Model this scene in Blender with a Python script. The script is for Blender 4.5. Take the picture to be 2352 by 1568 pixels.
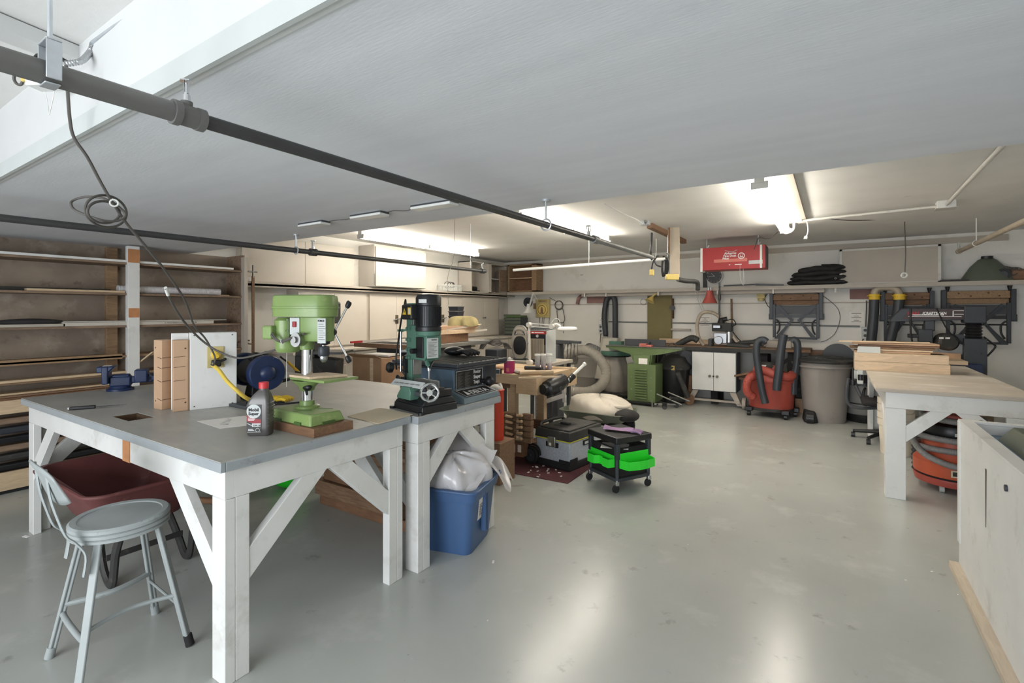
import bpy, bmesh, math, random
from mathutils import Vector, Matrix, Euler
random.seed(7)
PI=math.pi
for o in list(bpy.data.objects): bpy.data.objects.remove(o)
SC=bpy.context.scene; COL=SC.collection
# ---------------------------------------------------------------- camera
F=1133.0; CX=1176.0; HY=714.6; H=1.5; YAW=math.radians(33.0)
cd=bpy.data.cameras.new('camera'); cam=bpy.data.objects.new('camera',cd); COL.objects.link(cam)
cam.location=(0,0,H); cam.rotation_euler=(PI/2,0,YAW)
cd.sensor_width=36; cd.lens=36*F/2352; cd.shift_y=-(784-HY)/2352; cd.clip_start=.05
SC.camera=cam
# ---------------------------------------------------------------- world, exposure
w=bpy.data.worlds.new('world'); SC.world=w; w.use_nodes=True
w.node_tree.nodes['Background'].inputs[0].default_value=(.72,.82,1,1)
w.node_tree.nodes['Background'].inputs[1].default_value=.6
SC.view_settings.view_transform='Standard'; SC.view_settings.look='None'
SC.view_settings.gamma=1; SC.view_settings.exposure=1.02; SC.view_settings.use_curve_mapping=False
# daylight added from behind the camera, through an assumed, unseen open vehicle door
ld=bpy.data.lights.new('assumed_daylight','AREA'); ld.shape='RECTANGLE'; ld.size=4.6; ld.size_y=2.0
ld.energy=112; ld.color=(.93,.965,1)
lo=bpy.data.objects.new('assumed_daylight',ld); COL.objects.link(lo); lo.location=(-1.2,-3.35,1.15); lo.rotation_euler=(PI/2-.32,0,0)
TUBE=21.0      # strength of the fluorescent tubes
# ---------------------------------------------------------------- measuring helpers (photo pixel + known plane -> place)
cV=Vector((-math.sin(YAW),math.cos(YAW),0)); cR=Vector((math.cos(YAW),math.sin(YAW),0)); cO=Vector((0,0,H))
def ray(px,py): return cV+cR*((px-CX)/F)+Vector((0,0,(HY-py)/F))
def gz(px,py,z): r=ray(px,py); return cO+r*((z-H)/r.z)
def gY(px,py,y): r=ray(px,py); return cO+r*(y/r.y)
def gX(px,py,x): r=ray(px,py); return cO+r*(x/r.x)
def gd(px,py,d): return cO+ray(px,py)*d
# ---------------------------------------------------------------- materials
def lin(c): return tuple((v/255/12.92 if v/255<=.04045 else ((v/255+.055)/1.055)**2.4) for v in c)
MT={}
def mat(name,rgb,rough=.5,metal=0,var=.10,scale=6,dirt=None,bump=0,bscale=60,wood=0,emit=0,alpha=1,stretch=None,trans=0,coat=0,spec=.5):
    m=bpy.data.materials.new(name); m.use_nodes=True; nt=m.node_tree; N=nt.nodes; L=nt.links
    b=N['Principled BSDF']; b.inputs['Roughness'].default_value=rough; b.inputs['Metallic'].default_value=metal
    b.inputs['Specular IOR Level'].default_value=spec
    c=lin(rgb)
    tc=N.new('ShaderNodeTexCoord'); mp=N.new('ShaderNodeMapping'); L.new(tc.outputs['Object'],mp.inputs[0])
    if stretch: mp.inputs['Scale'].default_value=stretch
    out=None
    if wood:
        wv=N.new('ShaderNodeTexNoise'); wv.inputs['Scale'].default_value=scale; wv.inputs['Detail'].default_value=6; wv.inputs['Distortion'].default_value=1.2
        L.new(mp.outputs[0],wv.inputs['Vector'])
        fac=wv.outputs['Fac']
    else:
        ns=N.new('ShaderNodeTexNoise'); ns.inputs['Scale'].default_value=scale; ns.inputs['Detail'].default_value=5
        L.new(mp.outputs[0],ns.inputs['Vector']); fac=ns.outputs['Fac']
    cr=N.new('ShaderNodeValToRGB'); L.new(fac,cr.inputs[0])
    cr.color_ramp.elements[0].position=.3; cr.color_ramp.elements[1].position=.7
    k=wood if wood else var
    cr.color_ramp.elements[0].color=tuple(v*(1-k) for v in c)+(1,)
    cr.color_ramp.elements[1].color=tuple(min(1,v*(1+k)) for v in c)+(1,)
    out=cr.outputs[0]
    if dirt:
        for (drgb,lo_,hi_,dsc) in (dirt if isinstance(dirt,list) else [dirt]):
            n2=N.new('ShaderNodeTexNoise'); n2.inputs['Scale'].default_value=dsc; n2.inputs['Detail'].default_value=8; n2.inputs['Roughness'].default_value=.65
            L.new(mp.outputs[0],n2.inputs['Vector'])
            mr=N.new('ShaderNodeMapRange'); mr.inputs[1].default_value=lo_; mr.inputs[2].default_value=hi_
            L.new(n2.outputs['Fac'],mr.inputs[0])
            mx=N.new('ShaderNodeMix'); mx.data_type='RGBA'; L.new(mr.outputs[0],mx.inputs['Factor']); L.new(out,mx.inputs['A'])
            mx.inputs['B'].default_value=lin(drgb)+(1,); out=mx.outputs['Result']
    L.new(out,b.inputs['Base Color'])
    if bump:
        n3=N.new('ShaderNodeTexNoise'); n3.inputs['Scale'].default_value=bscale; n3.inputs['Detail'].default_value=4; L.new(mp.outputs[0],n3.inputs['Vector'])
        bp=N.new('ShaderNodeBump'); bp.inputs['Strength'].default_value=bump; bp.inputs['Distance'].default_value=.004
        L.new(n3.outputs['Fac'],bp.inputs['Height']); L.new(bp.outputs[0],b.inputs['Normal'])
    if emit:
        b.inputs['Emission Color'].default_value=c+(1,); b.inputs['Emission Strength'].default_value=emit
    if alpha<1: b.inputs['Alpha'].default_value=alpha
    if trans: b.inputs['Transmission Weight'].default_value=trans
    if coat: b.inputs['Coat Weight'].default_value=coat
    MT[name]=m; return m
mat('floor_paint',(178,181,176),.24,var=.06,scale=1.3,dirt=[((194,196,192),.56,.72,2.2),((146,146,139),.62,.74,5.5),((112,108,100),.69,.74,15)],bump=.05,bscale=14,spec=.5)
mat('ceiling_paint',(230,229,226),.75,var=.05,scale=2,dirt=((200,195,186),.66,.82,3),bump=.25,bscale=35)
mat('soffit_paint',(228,230,234),.6,var=.04,scale=1.5,bump=.12,bscale=25,stretch=(1,6,1))
mat('beam_paint',(212,213,212),.5,var=.03,scale=3,dirt=((150,140,130),.74,.78,7),bump=.08,bscale=20)
mat('wall_paint',(227,225,218),.7,var=.05,scale=1.5,dirt=((200,195,184),.6,.82,2.5),bump=.05,bscale=25)
mat('white_paint',(224,224,221),.42,var=.05,scale=4,dirt=[((196,194,188),.56,.75,5),((110,100,90),.715,.735,15)],bump=.06,bscale=22)
mat('cream_paint',(196,189,178),.5,var=.04,scale=2,dirt=((190,180,164),.62,.8,3))
mat('taupe_paint',(178,170,158),.55,var=.05,scale=3)
mat('bench_top',(166,165,160),.4,var=.08,scale=3,dirt=[((186,182,174),.52,.72,2.6),((140,134,124),.66,.78,8)],stretch=(1,2.2,1),bump=.06,bscale=18)
mat('bench_edge',(158,164,168),.4,var=.08,scale=6,dirt=((110,112,112),.62,.74,12))
mat('dusty_top',(184,175,162),.6,var=.07,scale=3,dirt=[((214,210,203),.5,.66,2.6),((150,136,118),.64,.78,5)],stretch=(.7,1.6,1))
mat('wood_dark',(134,112,92),.7,wood=.3,scale=5,stretch=(6,1,6),dirt=((98,82,68),.55,.75,3))
mat('wood_shelf',(150,122,92),.65,wood=.25,scale=6,stretch=(8,1,8))
mat('concrete_dark',(146,132,117),.85,var=.2,scale=3,dirt=[((172,160,145),.52,.72,4),((112,98,86),.58,.74,7)],bump=.3,bscale=30)
mat('pine',(208,184,154),.55,wood=.14,scale=7,stretch=(1,8,8))
mat('pale_wood',(200,186,166),.6,wood=.10,scale=7,stretch=(8,1,8))
mat('pine_y',(200,176,144),.55,wood=.14,scale=7,stretch=(8,1,8))
mat('beech',(200,174,140),.5,wood=.14,scale=8,stretch=(1,9,9))
mat('mdf',(192,158,128),.7,wood=.06,scale=5)
mat('brown_wood',(122,90,66),.55,wood=.2,scale=6,stretch=(1,7,7))
mat('old_wood',(128,100,76),.75,wood=.25,scale=8,stretch=(1,8,8))
mat('cardboard',(160,126,96),.85,var=.08)
mat('green_lt',(130,154,92),.3,var=.05,scale=3,dirt=((168,176,120),.62,.8,9))
mat('green_dk',(76,100,52),.4,var=.06)
mat('green_mach',(104,122,80),.4,var=.07,scale=3,dirt=((150,150,112),.6,.82,7))
mat('green_teal',(84,122,106),.38,var=.07,scale=5,dirt=((110,140,124),.62,.8,9))
mat('olive',(122,112,72),.7,var=.06)
mat('black',(28,29,31),.4,var=.1)
mat('black_dusty',(52,52,50),.6,var=.15,dirt=((112,104,94),.58,.8,6))
mat('black_matte',(24,24,25),.75,var=.1)
mat('rubber',(30,30,30),.8,var=.1)
mat('dark_grey',(66,68,72),.5,var=.08)
mat('char_plastic',(52,56,62),.45,var=.06)
mat('navy',(32,48,84),.35,var=.1,dirt=((70,76,92),.62,.8,12))
mat('steel',(190,192,195),.28,metal=1,var=.08,scale=20)
mat('steel_dull',(150,150,148),.45,metal=.8,var=.12)
mat('chrome',(220,222,225),.12,metal=1,var=.02)
mat('iron_pipe',(76,76,76),.42,metal=.35,var=.12,scale=9,dirt=((130,130,128),.66,.78,6))
mat('pipe_mid',(112,111,109),.45,metal=.2,var=.08,scale=9)
mat('pipe_grey',(132,132,130),.5,metal=.2,var=.08)
mat('pipe_tan',(176,164,146),.6,var=.1)
mat('bronze_bolt',(120,112,96),.4,metal=.7)
mat('galv',(200,205,210),.35,metal=.6,var=.06,scale=30)
mat('blue_plastic',(66,96,138),.42,var=.05,scale=3)
mat('bag_clear',(222,220,222),.2,var=.03,alpha=.8,spec=.7)
mat('bag_dust',(190,182,172),.35,var=.12,scale=5,alpha=.72,spec=.7)
mat('bag_cloth',(188,182,170),.85,var=.08,scale=5)
mat('canvas',(206,198,184),.9,var=.06,scale=4,dirt=((170,160,146),.6,.8,4))
mat('khaki',(172,158,112),.9,var=.12,scale=12)
mat('black_cloth',(44,42,42),.85,var=.2,scale=9)
mat('purple_cloth',(156,126,160),.85,var=.12,scale=14)
mat('yellow',(228,190,52),.5,var=.06)
mat('yellow_green',(206,202,72),.5,var=.05)
mat('yellow_old',(214,190,110),.6,var=.08)
mat('yellow_dirty',(190,174,120),.7,var=.12,scale=7)
mat('red_cap',(200,52,58),.4,var=.04)
mat('red_mach',(166,44,44),.45,var=.08,dirt=((120,60,56),.62,.8,5))
mat('red_vac',(168,74,62),.5,var=.1,scale=3,dirt=((130,92,80),.55,.78,3))
mat('orange_vac',(196,90,58),.42,var=.08,scale=3,dirt=((150,100,84),.6,.8,4))
mat('red_tube',(196,60,36),.45,var=.05)
mat('red_lamp',(178,84,76),.5,var=.05)
mat('pink',(208,122,110),.6)
mat('magenta',(170,40,96),.45,var=.1)
mat('maroon',(104,58,56),.6,var=.15,scale=5,dirt=((140,100,90),.6,.76,7))
mat('mat_red',(88,46,50),.85,var=.15,scale=9)
mat('redgrey',(138,104,98),.7)
mat('lime',(46,220,52),.4,var=.03)
mat('grey_can',(146,140,134),.55,var=.05,scale=3,dirt=((120,112,104),.6,.8,3))
mat('grey_hose',(150,144,134),.6,var=.08)
mat('hose_vac',(140,138,136),.55,var=.06)
mat('stool_paint',(160,166,166),.4,var=.07,scale=7,dirt=((120,128,126),.64,.76,14))
mat('rtr_blue',(98,122,144),.42,var=.06,dirt=((130,142,154),.62,.8,9))
mat('grey_blue',(120,136,144),.4,var=.05)
mat('white_plastic',(228,228,224),.4,var=.03)
mat('white_dusty',(206,204,198),.6,var=.06,scale=6,dirt=((176,172,164),.58,.78,6))
mat('paper',(238,234,228),.8,var=.02)
mat('paper_tan',(222,206,178),.8,var=.03)
mat('label_grey',(196,200,198),.6,var=.03)
mat('label_dark',(48,46,44),.5)
mat('arm_label',(66,50,52),.5,var=.04)
mat('ink',(30,30,32),.6,var=0)
mat('ink_white',(240,240,238),.6,var=0)
mat('ink_red',(180,40,44),.6,var=0)
mat('ink_grey',(120,116,112),.7,var=0)
mat('tan_patch',(190,132,88),.75,wood=.12,scale=9)
mat('tote_grey',(168,176,184),.5,var=.18,scale=60)
mat('bottle_grey',(96,94,92),.32,metal=.3,var=.04)
mat('lbl_red',(150,36,44),.5)
mat('bucket_white',(226,216,200),.5,var=.04)
mat('glass_clear',(226,228,228),.1,alpha=.4,spec=.7)
mat('lens_plastic',(232,232,228),.3,var=.02)
mat('tube_on',(255,247,234),.4,emit=TUBE,var=0)
mat('yellow_cord',(226,196,84),.5,var=.03)
mat('cord_grey',(88,84,80),.6,var=.08)
mat('cord_tan',(170,162,148),.6)
mat('hole_dark',(92,70,50),.9,var=.2,scale=30)
mat('speaker_tan',(164,156,140),.6,var=.08)
mat('green_sheet',(90,97,84),.35,var=.08)
# ---------------------------------------------------------------- mesh builder
def frame(d,up=None):
    d=Vector(d).normalized()
    up=Vector(up) if up else (Vector((0,0,1)) if abs(d.z)<.95 else Vector((0,1,0)))
    x=d.cross(up)
    if x.length<1e-5: x=d.cross(Vector((1,0,0)))
    x.normalize(); y=x.cross(d).normalized(); return x,y,d
def smooth_pts(P,sub=6,closed=False):
    P=[Vector(p) for p in P]; n=len(P)
    if n<3: return P
    out=[]; rng=n if closed else n-1
    for i in range(rng):
        if closed: a,b,c,d=P[(i-1)%n],P[i],P[(i+1)%n],P[(i+2)%n]
        else: a,b,c,d=P[max(0,i-1)],P[i],P[i+1],P[min(n-1,i+2)]
        for s in range(sub):
            t=s/sub
            out.append(.5*((2*b)+(c-a)*t+(2*a-5*b+4*c-d)*t*t+(3*b-a-3*c+d)*t**3))
    if not closed: out.append(P[-1])
    return out
class B:
    def __init__(s): s.bm=bmesh.new(); s.M=None
    def v(s,p):
        p=Vector(p)
        if s.M is not None: p=s.M@p
        return s.bm.verts.new(p)
    def quadbox(s,P):   # 8 corners: bottom 4 ccw, top 4 ccw
        V=[s.v(p) for p in P]
        for f in ((3,2,1,0),(4,5,6,7),(0,1,5,4),(1,2,6,5),(2,3,7,6),(3,0,4,7)): s.bm.faces.new([V[i] for i in f])
        return s
    def box(s,x0,x1,y0,y1,z0,z1,ins=0):   # ins: inset of the top (or flare if negative)
        if x0>x1:x0,x1=x1,x0
        if y0>y1:y0,y1=y1,y0
        if z0>z1:z0,z1=z1,z0
        i=ins
        return s.quadbox([(x0,y0,z0),(x1,y0,z0),(x1,y1,z0),(x0,y1,z0),(x0+i,y0+i,z1),(x1-i,y0+i,z1),(x1-i,y1-i,z1),(x0+i,y1-i,z1)])
    def obox(s,c,size,rot=(0,0,0)):
        c=Vector(c); R=Euler(rot).to_matrix(); h=[v/2 for v in size]
        P=[c+R@Vector((a*h[0],b*h[1],e*h[2])) for e in(-1,1) for a,b in((-1,-1),(1,-1),(1,1),(-1,1))]
        return s.quadbox(P)
    def beam(s,p0,p1,w,h,up=None):
        p0=Vector(p0);p1=Vector(p1);x,y,d=frame(p1-p0,up)
        P=[q+x*(a*w/2)+y*(b*h/2) for q in(p0,p1) for a,b in((-1,-1),(1,-1),(1,1),(-1,1))]
        return s.quadbox(P)
    def ring(s,c,x,y,r,n,ry=None):
        ry=r if ry is None else ry
        return [s.v(c+x*(r*math.cos(2*PI*i/n))+y*(ry*math.sin(2*PI*i/n))) for i in range(n)]
    def skin(s,rings,closed=False,cap=True):
        n=len(rings[0]); k=len(rings)
        for j in range(k if closed else k-1):
            A=rings[j];C=rings[(j+1)%k]
            for i in range(n): s.bm.faces.new((A[i],A[(i+1)%n],C[(i+1)%n],C[i]))
        if cap and not closed:
            s.bm.faces.new(rings[0][::-1]); s.bm.faces.new(rings[-1])
        return s
    def cyl(s,p0,p1,r0,r1=None,n=20,cap=True):
        p0=Vector(p0);p1=Vector(p1);r1=r0 if r1 is None else r1;x,y,d=frame(p1-p0)
        return s.skin([s.ring(p0,x,y,max(r0,1e-4),n),s.ring(p1,x,y,max(r1,1e-4),n)],cap=cap)
    def tube(s,P,r,n=8,sub=6,closed=False,ribs=0,rib=.12,flat=None,cap=True):
        P=smooth_pts(P,sub,closed) if sub>1 else [Vector(p) for p in P]
        if ribs:   # corrugated hose: resample finely
            L=[0]
            for a,b in zip(P,P[1:]): L.append(L[-1]+(b-a).length)
            T=L[-1]; k=int(T/ribs*4); Q=[]; j=0
            for i in range(k+1):
                t=T*i/k
                while j<len(P)-2 and L[j+1]<t: j+=1
                u=(t-L[j])/max(1e-9,L[j+1]-L[j]); Q.append(P[j].lerp(P[j+1],min(1,u)))
            P=Q
        m=len(P); rings=[]; x=None
        for i,p in enumerate(P):
            if closed: d=P[(i+1)%m]-P[i-1]
            else: d=P[min(m-1,i+1)]-P[max(0,i-1)]
            d.normalize()
            if x is None: x,y,_=frame(d)
            else:
                x=(x-d*x.dot(d)); 
                if x.length<1e-6: x,_,_=frame(d)
                x.normalize()
            y=d.cross(x)
            rr=r[i*len(r)//m] if isinstance(r,(list,tuple)) else r
            if ribs: rr=rr*(1+(rib if i%4 in(1,2) else -rib*.3))
            rings.append(s.ring(p,x,y,rr,n,ry=None if flat is None else rr*flat))
        return s.skin(rings,closed=closed,cap=cap)
    def lathe(s,prof,c=(0,0,0),n=28,axis=(0,0,1),sx=1,sy=1,cap=True):
        c=Vector(c);d=Vector(axis).normalized()
        if abs(d.z)>.99: x,y=Vector((1,0,0)),Vector((0,1,0))*(1 if d.z>0 else -1)
        else: x,y,_=frame(d)
        R=[s.ring(c+d*z,x,y,max(r,1e-4)*sx,n,max(r,1e-4)*sy) for r,z in prof]
        return s.skin(R,cap=cap)
    def prism(s,poly,axis,a,b):   # poly in the two other axes (order x,y,z without axis)
        def mk(u,v,w): return {'x':(w,u,v),'y':(u,w,v),'z':(u,v,w)}[axis]
        A=[s.v(mk(u,v,a)) for u,v in poly];C=[s.v(mk(u,v,b)) for u,v in poly]; n=len(poly)
        for i in range(n): s.bm.faces.new((A[i],A[(i+1)%n],C[(i+1)%n],C[i]))
        s.bm.faces.new(A[::-1]); s.bm.faces.new(C); return s
    def poly3(s,pts,off):   # flat polygon with thickness vector
        off=Vector(off);A=[s.v(p) for p in pts];C=[s.v(Vector(p)+off) for p in pts];n=len(pts)
        for i in range(n): s.bm.faces.new((A[i],A[(i+1)%n],C[(i+1)%n],C[i]))
        s.bm.faces.new(A[::-1]); s.bm.faces.new(C); return s
    def ell(s,c,r,n=16,m=10):
        c=Vector(c); r=(r,r,r) if not isinstance(r,(tuple,list)) else r
        return s.skin([[s.v((c.x+r[0]*math.sin(PI*j/m)*math.cos(2*PI*i/n),c.y+r[1]*math.sin(PI*j/m)*math.sin(2*PI*i/n),c.z-r[2]*math.cos(PI*j/m))) for i in range(n)] for j in [.15]+list(range(1,m))+[m-.15]])
    def torus(s,c,R,r,axis=(0,0,1),n=32,k=8):
        c=Vector(c);x,y,d=frame(axis)
        return s.tube([c+x*(R*math.cos(2*PI*i/n))+y*(R*math.sin(2*PI*i/n)) for i in range(n)],r,k,sub=1,closed=True)
    def grid(s,f,nu,nv,th=0):   # f(u,v)->point ; u,v in 0..1 ; closed slab if th
        V=[[s.v(f(i/nu,j/nv)) for j in range(nv+1)] for i in range(nu+1)]
        for i in range(nu):
            for j in range(nv): s.bm.faces.new((V[i][j],V[i+1][j],V[i+1][j+1],V[i][j+1]))
        return s
def out(name,b,m,parent=None,bev=0,seg=2,sub=0,ang=38,solid=0,label=None):
    bm=b.bm; bmesh.ops.recalc_face_normals(bm,faces=bm.faces)
    me=bpy.data.meshes.new(name); bm.to_mesh(me); bm.free()
    for p in me.polygons: p.use_smooth=True
    try: me.set_sharp_from_angle(angle=math.radians(ang))
    except Exception: pass
    o=bpy.data.objects.new(name,me); COL.objects.link(o); me.materials.append(MT[m] if isinstance(m,str) else m)
    if parent: o.parent=parent
    if solid:
        s=o.modifiers.new('solid','SOLIDIFY'); s.thickness=solid; s.offset=0
    if bev:
        mo=o.modifiers.new('bevel','BEVEL'); mo.width=bev; mo.segments=seg; mo.limit_method='ANGLE'; mo.angle_limit=math.radians(40)
        try: mo.harden_normals=False
        except Exception: pass
    if sub:
        mo=o.modifiers.new('sub','SUBSURF'); mo.levels=sub; mo.render_levels=sub
    if label: o['label']=label
    return o
def T(name,label,cat,loc=(0,0,0),rz=0,group=None):
    o=bpy.data.objects.new(name,None); COL.objects.link(o); o.location=loc; o.rotation_euler=(0,0,rz); o.empty_display_size=.1
    o['label']=label; o['category']=cat
    if group:o['group']=group
    return o
def tag(o,label,cat,group=None):
    o['label']=label;o['category']=cat
    if group:o['group']=group
    return o
def S(o): o['kind']='structure'; return o
def one(name,b,m,label,cat,group=None,**k): return tag(out(name,b,m,**k),label,cat,group)
def text(s,org,xd,up,size,m,parent=None,name='lettering',ext=.0008,bold=0,sx=1,align='LEFT'):
    cu=bpy.data.curves.new(name,'FONT'); cu.body=s; cu.size=size; cu.extrude=ext; cu.offset=bold; cu.align_x=align; cu.resolution_u=3
    t=bpy.data.objects.new('t',cu); COL.objects.link(t)
    bpy.context.view_layer.update()
    me=bpy.data.meshes.new_from_object(t.evaluated_get(bpy.context.evaluated_depsgraph_get())); bpy.data.objects.remove(t)
    x=Vector(xd).normalized(); y=Vector(up); y=(y-x*y.dot(x)).normalized(); z=x.cross(y)
    Mx=Matrix((x,y,z)).transposed().to_4x4(); Mx.translation=Vector(org)
    me.transform(Mx@Matrix.Diagonal((sx,1,1,1))); me.materials.clear(); me.materials.append(MT[m])
    o=bpy.data.objects.new(name,me); COL.objects.link(o)
    if parent:o.parent=parent
    return o
def dup(r,loc=None,rz=None,label=None,group=None):
    n=r.copy(); COL.objects.link(n)
    if loc is not None:n.location=loc
    if rz is not None:n.rotation_euler=(0,0,rz)
    if label:n['label']=label
    if group:n['group']=group
    for c in list(r.children):
        k=c.copy();COL.objects.link(k);k.parent=n
        for g in list(c.children):
            q=g.copy();COL.objects.link(q);q.parent=k
    return n
Vz=Vector((0,0,1))
# ================================================================= SETTING
WX,BY,RX,FY=-6.08,9.05,2.9,-3.5; ZC=2.57; ZF=2.48; ZS=2.145; S0,S1=.675,2.66
S(out('floor',B().box(WX,RX,FY,BY,-.12,0),'floor_paint'))
S(out('ceiling',B().box(WX,RX,1.2,BY,ZC,ZC+.15),'ceiling_paint'))
S(out('ceiling',B().box(WX,RX,FY,1.2,ZF,ZF+.24),'ceiling_paint'))
S(out('trim_1',B().box(WX,RX,S0,S1,ZS,ZC),'soffit_paint'))             # the deep boxed beam
S(out('trim_2',B().box(WX,RX,S0-.02,S0+.0,ZS-.004,ZF),'beam_paint'))
S(out('trim_10',B().box(WX,RX,S0-.034,S0-.0205,ZS-.008,ZS+.058),'label_grey'))
S(out('wall_left',B().box(WX-.15,WX,FY,BY,0,ZC+.1),'wall_paint'))
S(out('wall_back',B().box(WX-.15,RX+.15,BY,BY+.15,0,ZC+.1),'wall_paint'))
S(out('wall_right',B().box(RX,RX+.15,FY,BY,0,ZC+.1),'wall_paint'))
fw=B(); fw.box(WX-.15,-3.6,FY-.15,FY,0,ZC+.1).box(1.2,RX+.15,FY-.15,FY,0,ZC+.1).box(-3.6,1.2,FY-.15,FY,2.2,ZC+.1)
S(out('wall_front',fw,'wall_paint'))
S(out('trim_3',B().box(-5.95,1.95,BY-.03,BY,2.44,2.52),'taupe_paint'))
# small white beam running across the front ceiling to the boxed beam, and the cable channel
S(out('trim_4',B().beam((-3.05,.55,ZF-.0),(-2.0,-.6,ZF-.0),.01,.01),'beam_paint'))
b=B(); p=gz(175,132,ZF-.03); q=gz(0,62,ZF-.03); d=(q-p).normalized(); b.beam(p,p+d*4,.10,.05)
S(out('trim_5',b,'beam_paint'))
# thin battens on the back wall
S(out('trim_6',B().box(-5.2,1.2,BY-.012,BY,1.622,1.642),'taupe_paint'))
# ================================================================= FLUORESCENT STRIPS
def strip(x,y0,y1,zc,label,n=2,housing='white_plastic',along='y'):
    L=y1-y0; t=T('strip_light',label,'light',(x,(y0+y1)/2,zc),0,'fluorescent strip lights on the ceiling')
    b=B(); h=L/2
    b.quadbox([(-.035,-h,-.085),(.035,-h,-.085),(.035,h,-.085),(-.035,h,-.085),(-.035,-h,0),(.035,-h,0),(.035,h,0),(-.035,h,0)])
    out('housing',b,housing,t,bev=.004)
    for k in range(n):
        a=-h+L*k/n+.03; c=-h+L*(k+1)/n-.03
        for s in(-1,1):
            o=out('tube',B().cyl((s*.038,a,-.108),(s*.038,c,-.108),.016,n=12),'tube_on',t)
        for yy in(a-.02,c+.008): out('socket',B().box(-.06,.06,yy,yy+.014,-.128,-.075),'white_plastic',t)
    return t
strip(-5.12,4.27,6.78,ZC,'left-hand double fluorescent strip above the cream cupboards')
strip(-2.68,4.2,6.6,ZC,'middle fluorescent strip partly hidden behind the sprinkler pipe')
strip(-.47,4.2,6.8,ZC,'right-hand fluorescent strip beside the red air filter')
# long taupe board on the ceiling beside the right strip
S(out('trim_7',B().box(-.34,-.25,4.1,6.75,ZC-.03,ZC),'taupe_paint'))
# slim cabinet lights under the boxed beam
u=None
for i,(x0,x1,lb) in enumerate(((-3.30,-3.02,'leftmost of the three slim unlit lamps under the boxed beam'),(-2.72,-2.42,'middle one of the three slim unlit lamps under the boxed beam'),(-2.16,-1.84,'rightmost slim unlit lamp under the boxed beam, next to the pipe'))):
    t=T('under_cabinet_light',lb,'light',((x0+x1)/2,2.22,ZS),0,'slim lamps under the boxed beam')
    h=(x1-x0)/2
    out('body',B().box(-h,h,-.035,.04,-.012,0),'dark_grey',t,bev=.003)
    out('diffuser',B().box(-h+.004,h-.004,-.04,.045,-.026,-.010),'lens_plastic',t,bev=.004)
one('lamp_wire',B().tube([(-3.02,2.24,ZS-.004),(-2.9,2.22,ZS-.01),(-2.8,2.25,ZS-.006),(-2.72,2.23,ZS-.004)],.0025).tube([(-2.42,2.24,ZS-.004),(-2.32,2.2,ZS-.012),(-2.25,2.25,ZS-.01),(-2.16,2.22,ZS-.004)],.0025),'cord_grey','thin wire linking the slim lamps under the boxed beam','wire')
# ================================================================= SPRINKLER PIPES
def head(P,t,up=1,s=1):
    b=B(); P=Vector(P)
    b.cyl(P,P+Vz*.03*s,.014*s).cyl(P+Vz*.03*s,P+Vz*.04*s,.010*s)
    for a in(-1,1): b.beam(P+Vector((a*.014,0,.035))*s+P*0,P+Vector((a*.017,0,.085))*s,.006*s,.006*s)
    b=B() if False else b
    b.cyl(P+Vz*.085*s,P+Vz*.090*s,.024*s)
    b.cyl(P+Vz*.04*s,P+Vz*.08*s,.005*s)
    return out('sprinkler_head',b,'chrome',t)
t=T('sprinkler_pipe','large dark sprinkler pipe crossing diagonally in the foreground under the beam','pipe',(0,0,0))
PZ=2.0
a=Vector((-1.372,-1.5,PZ)); k1=Vector((-1.385,gX(402,254,-1.385).y,PZ)); k2=Vector((-1.388,gX(462,276,-1.388).y,PZ)); km=(k1.y+k2.y)/2; e=Vector((-1.40,4.55,PZ))
out('near_pipe',B().cyl(a,k1,.0245,n=24),'pipe_mid',t)
out('pipe',B().cyl(k2,Vector((-1.39,3.2,PZ)),.0185,n=24),'iron_pipe',t)
out('thin_pipe',B().cyl(Vector((-1.39,3.2,PZ)),e,.019,n=20).cyl(Vector((-1.39,3.17,PZ)),Vector((-1.39,3.24,PZ)),.027),'pipe_grey',t)
b=B().cyl(k1-Vector((0,.007,0)),k1+Vector((0,.009,0)),.031,n=24).cyl(k1,k2,.027,n=24).cyl(k2-Vector((0,.012,0)),k2+Vector((0,.006,0)),.029,n=24).cyl(Vector((-1.387,km-.004,PZ+.02)),Vector((-1.387,km-.004,PZ+.036)),.014)
out('tee_fitting',b,'pipe_mid',t)
head((-1.387,km-.004,PZ+.034),t,s=.62); head((-1.40,3.12,PZ+.015),t,s=.8)
hg=B(); hp=gz(136,150,PZ); hy=hp.y
hx=-1.376
hg.tube([(hx,hy,PZ+.075),(hx+.012,hy,PZ+.07),(hx+.027,hy,PZ+.045),(hx+.0285,hy,PZ),(hx+.019,hy,PZ-.021),(hx,hy,PZ-.0285),(hx-.019,hy,PZ-.021),(hx-.0285,hy,PZ),(hx-.027,hy,PZ+.045),(hx-.012,hy,PZ+.07),(hx,hy,PZ+.075)],.012,n=10,sub=3,flat=.15)
hg=B().box(hx+.0245,hx+.028,hy-.013,hy+.013,PZ-.02,PZ+.06).box(hx-.028,hx-.0245,hy-.013,hy+.013,PZ-.02,PZ+.06).box(hx-.028,hx+.028,hy-.013,hy+.013,PZ+.06,PZ+.064).box(hx-.02,hx+.02,hy-.013,hy+.013,PZ-.029,PZ-.0255)
out('hanger_strap',hg,'galv',t,bev=.0015)
out('hanger_rod',B().cyl((hx,hy,PZ+.05),(hx,hy,ZF),.0045).cyl((hx,hy,PZ+.064),(hx,hy,PZ+.072),.010,n=6),'galv',t)
for yy in(2.5,):
    out('hanger_ring',B().torus((-1.39,yy,PZ),.032,.005,axis=(0,1,0)).cyl((-1.39,yy,PZ+.03),(-1.39,yy,ZS),.006).cyl((-1.39,yy,ZS-.012),(-1.39,yy,ZS),.025),'galv',t)
t=T('sprinkler_pipe','dark sprinkler pipe running beside the tall shelving and cream cupboards','pipe',(0,0,0))
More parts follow.
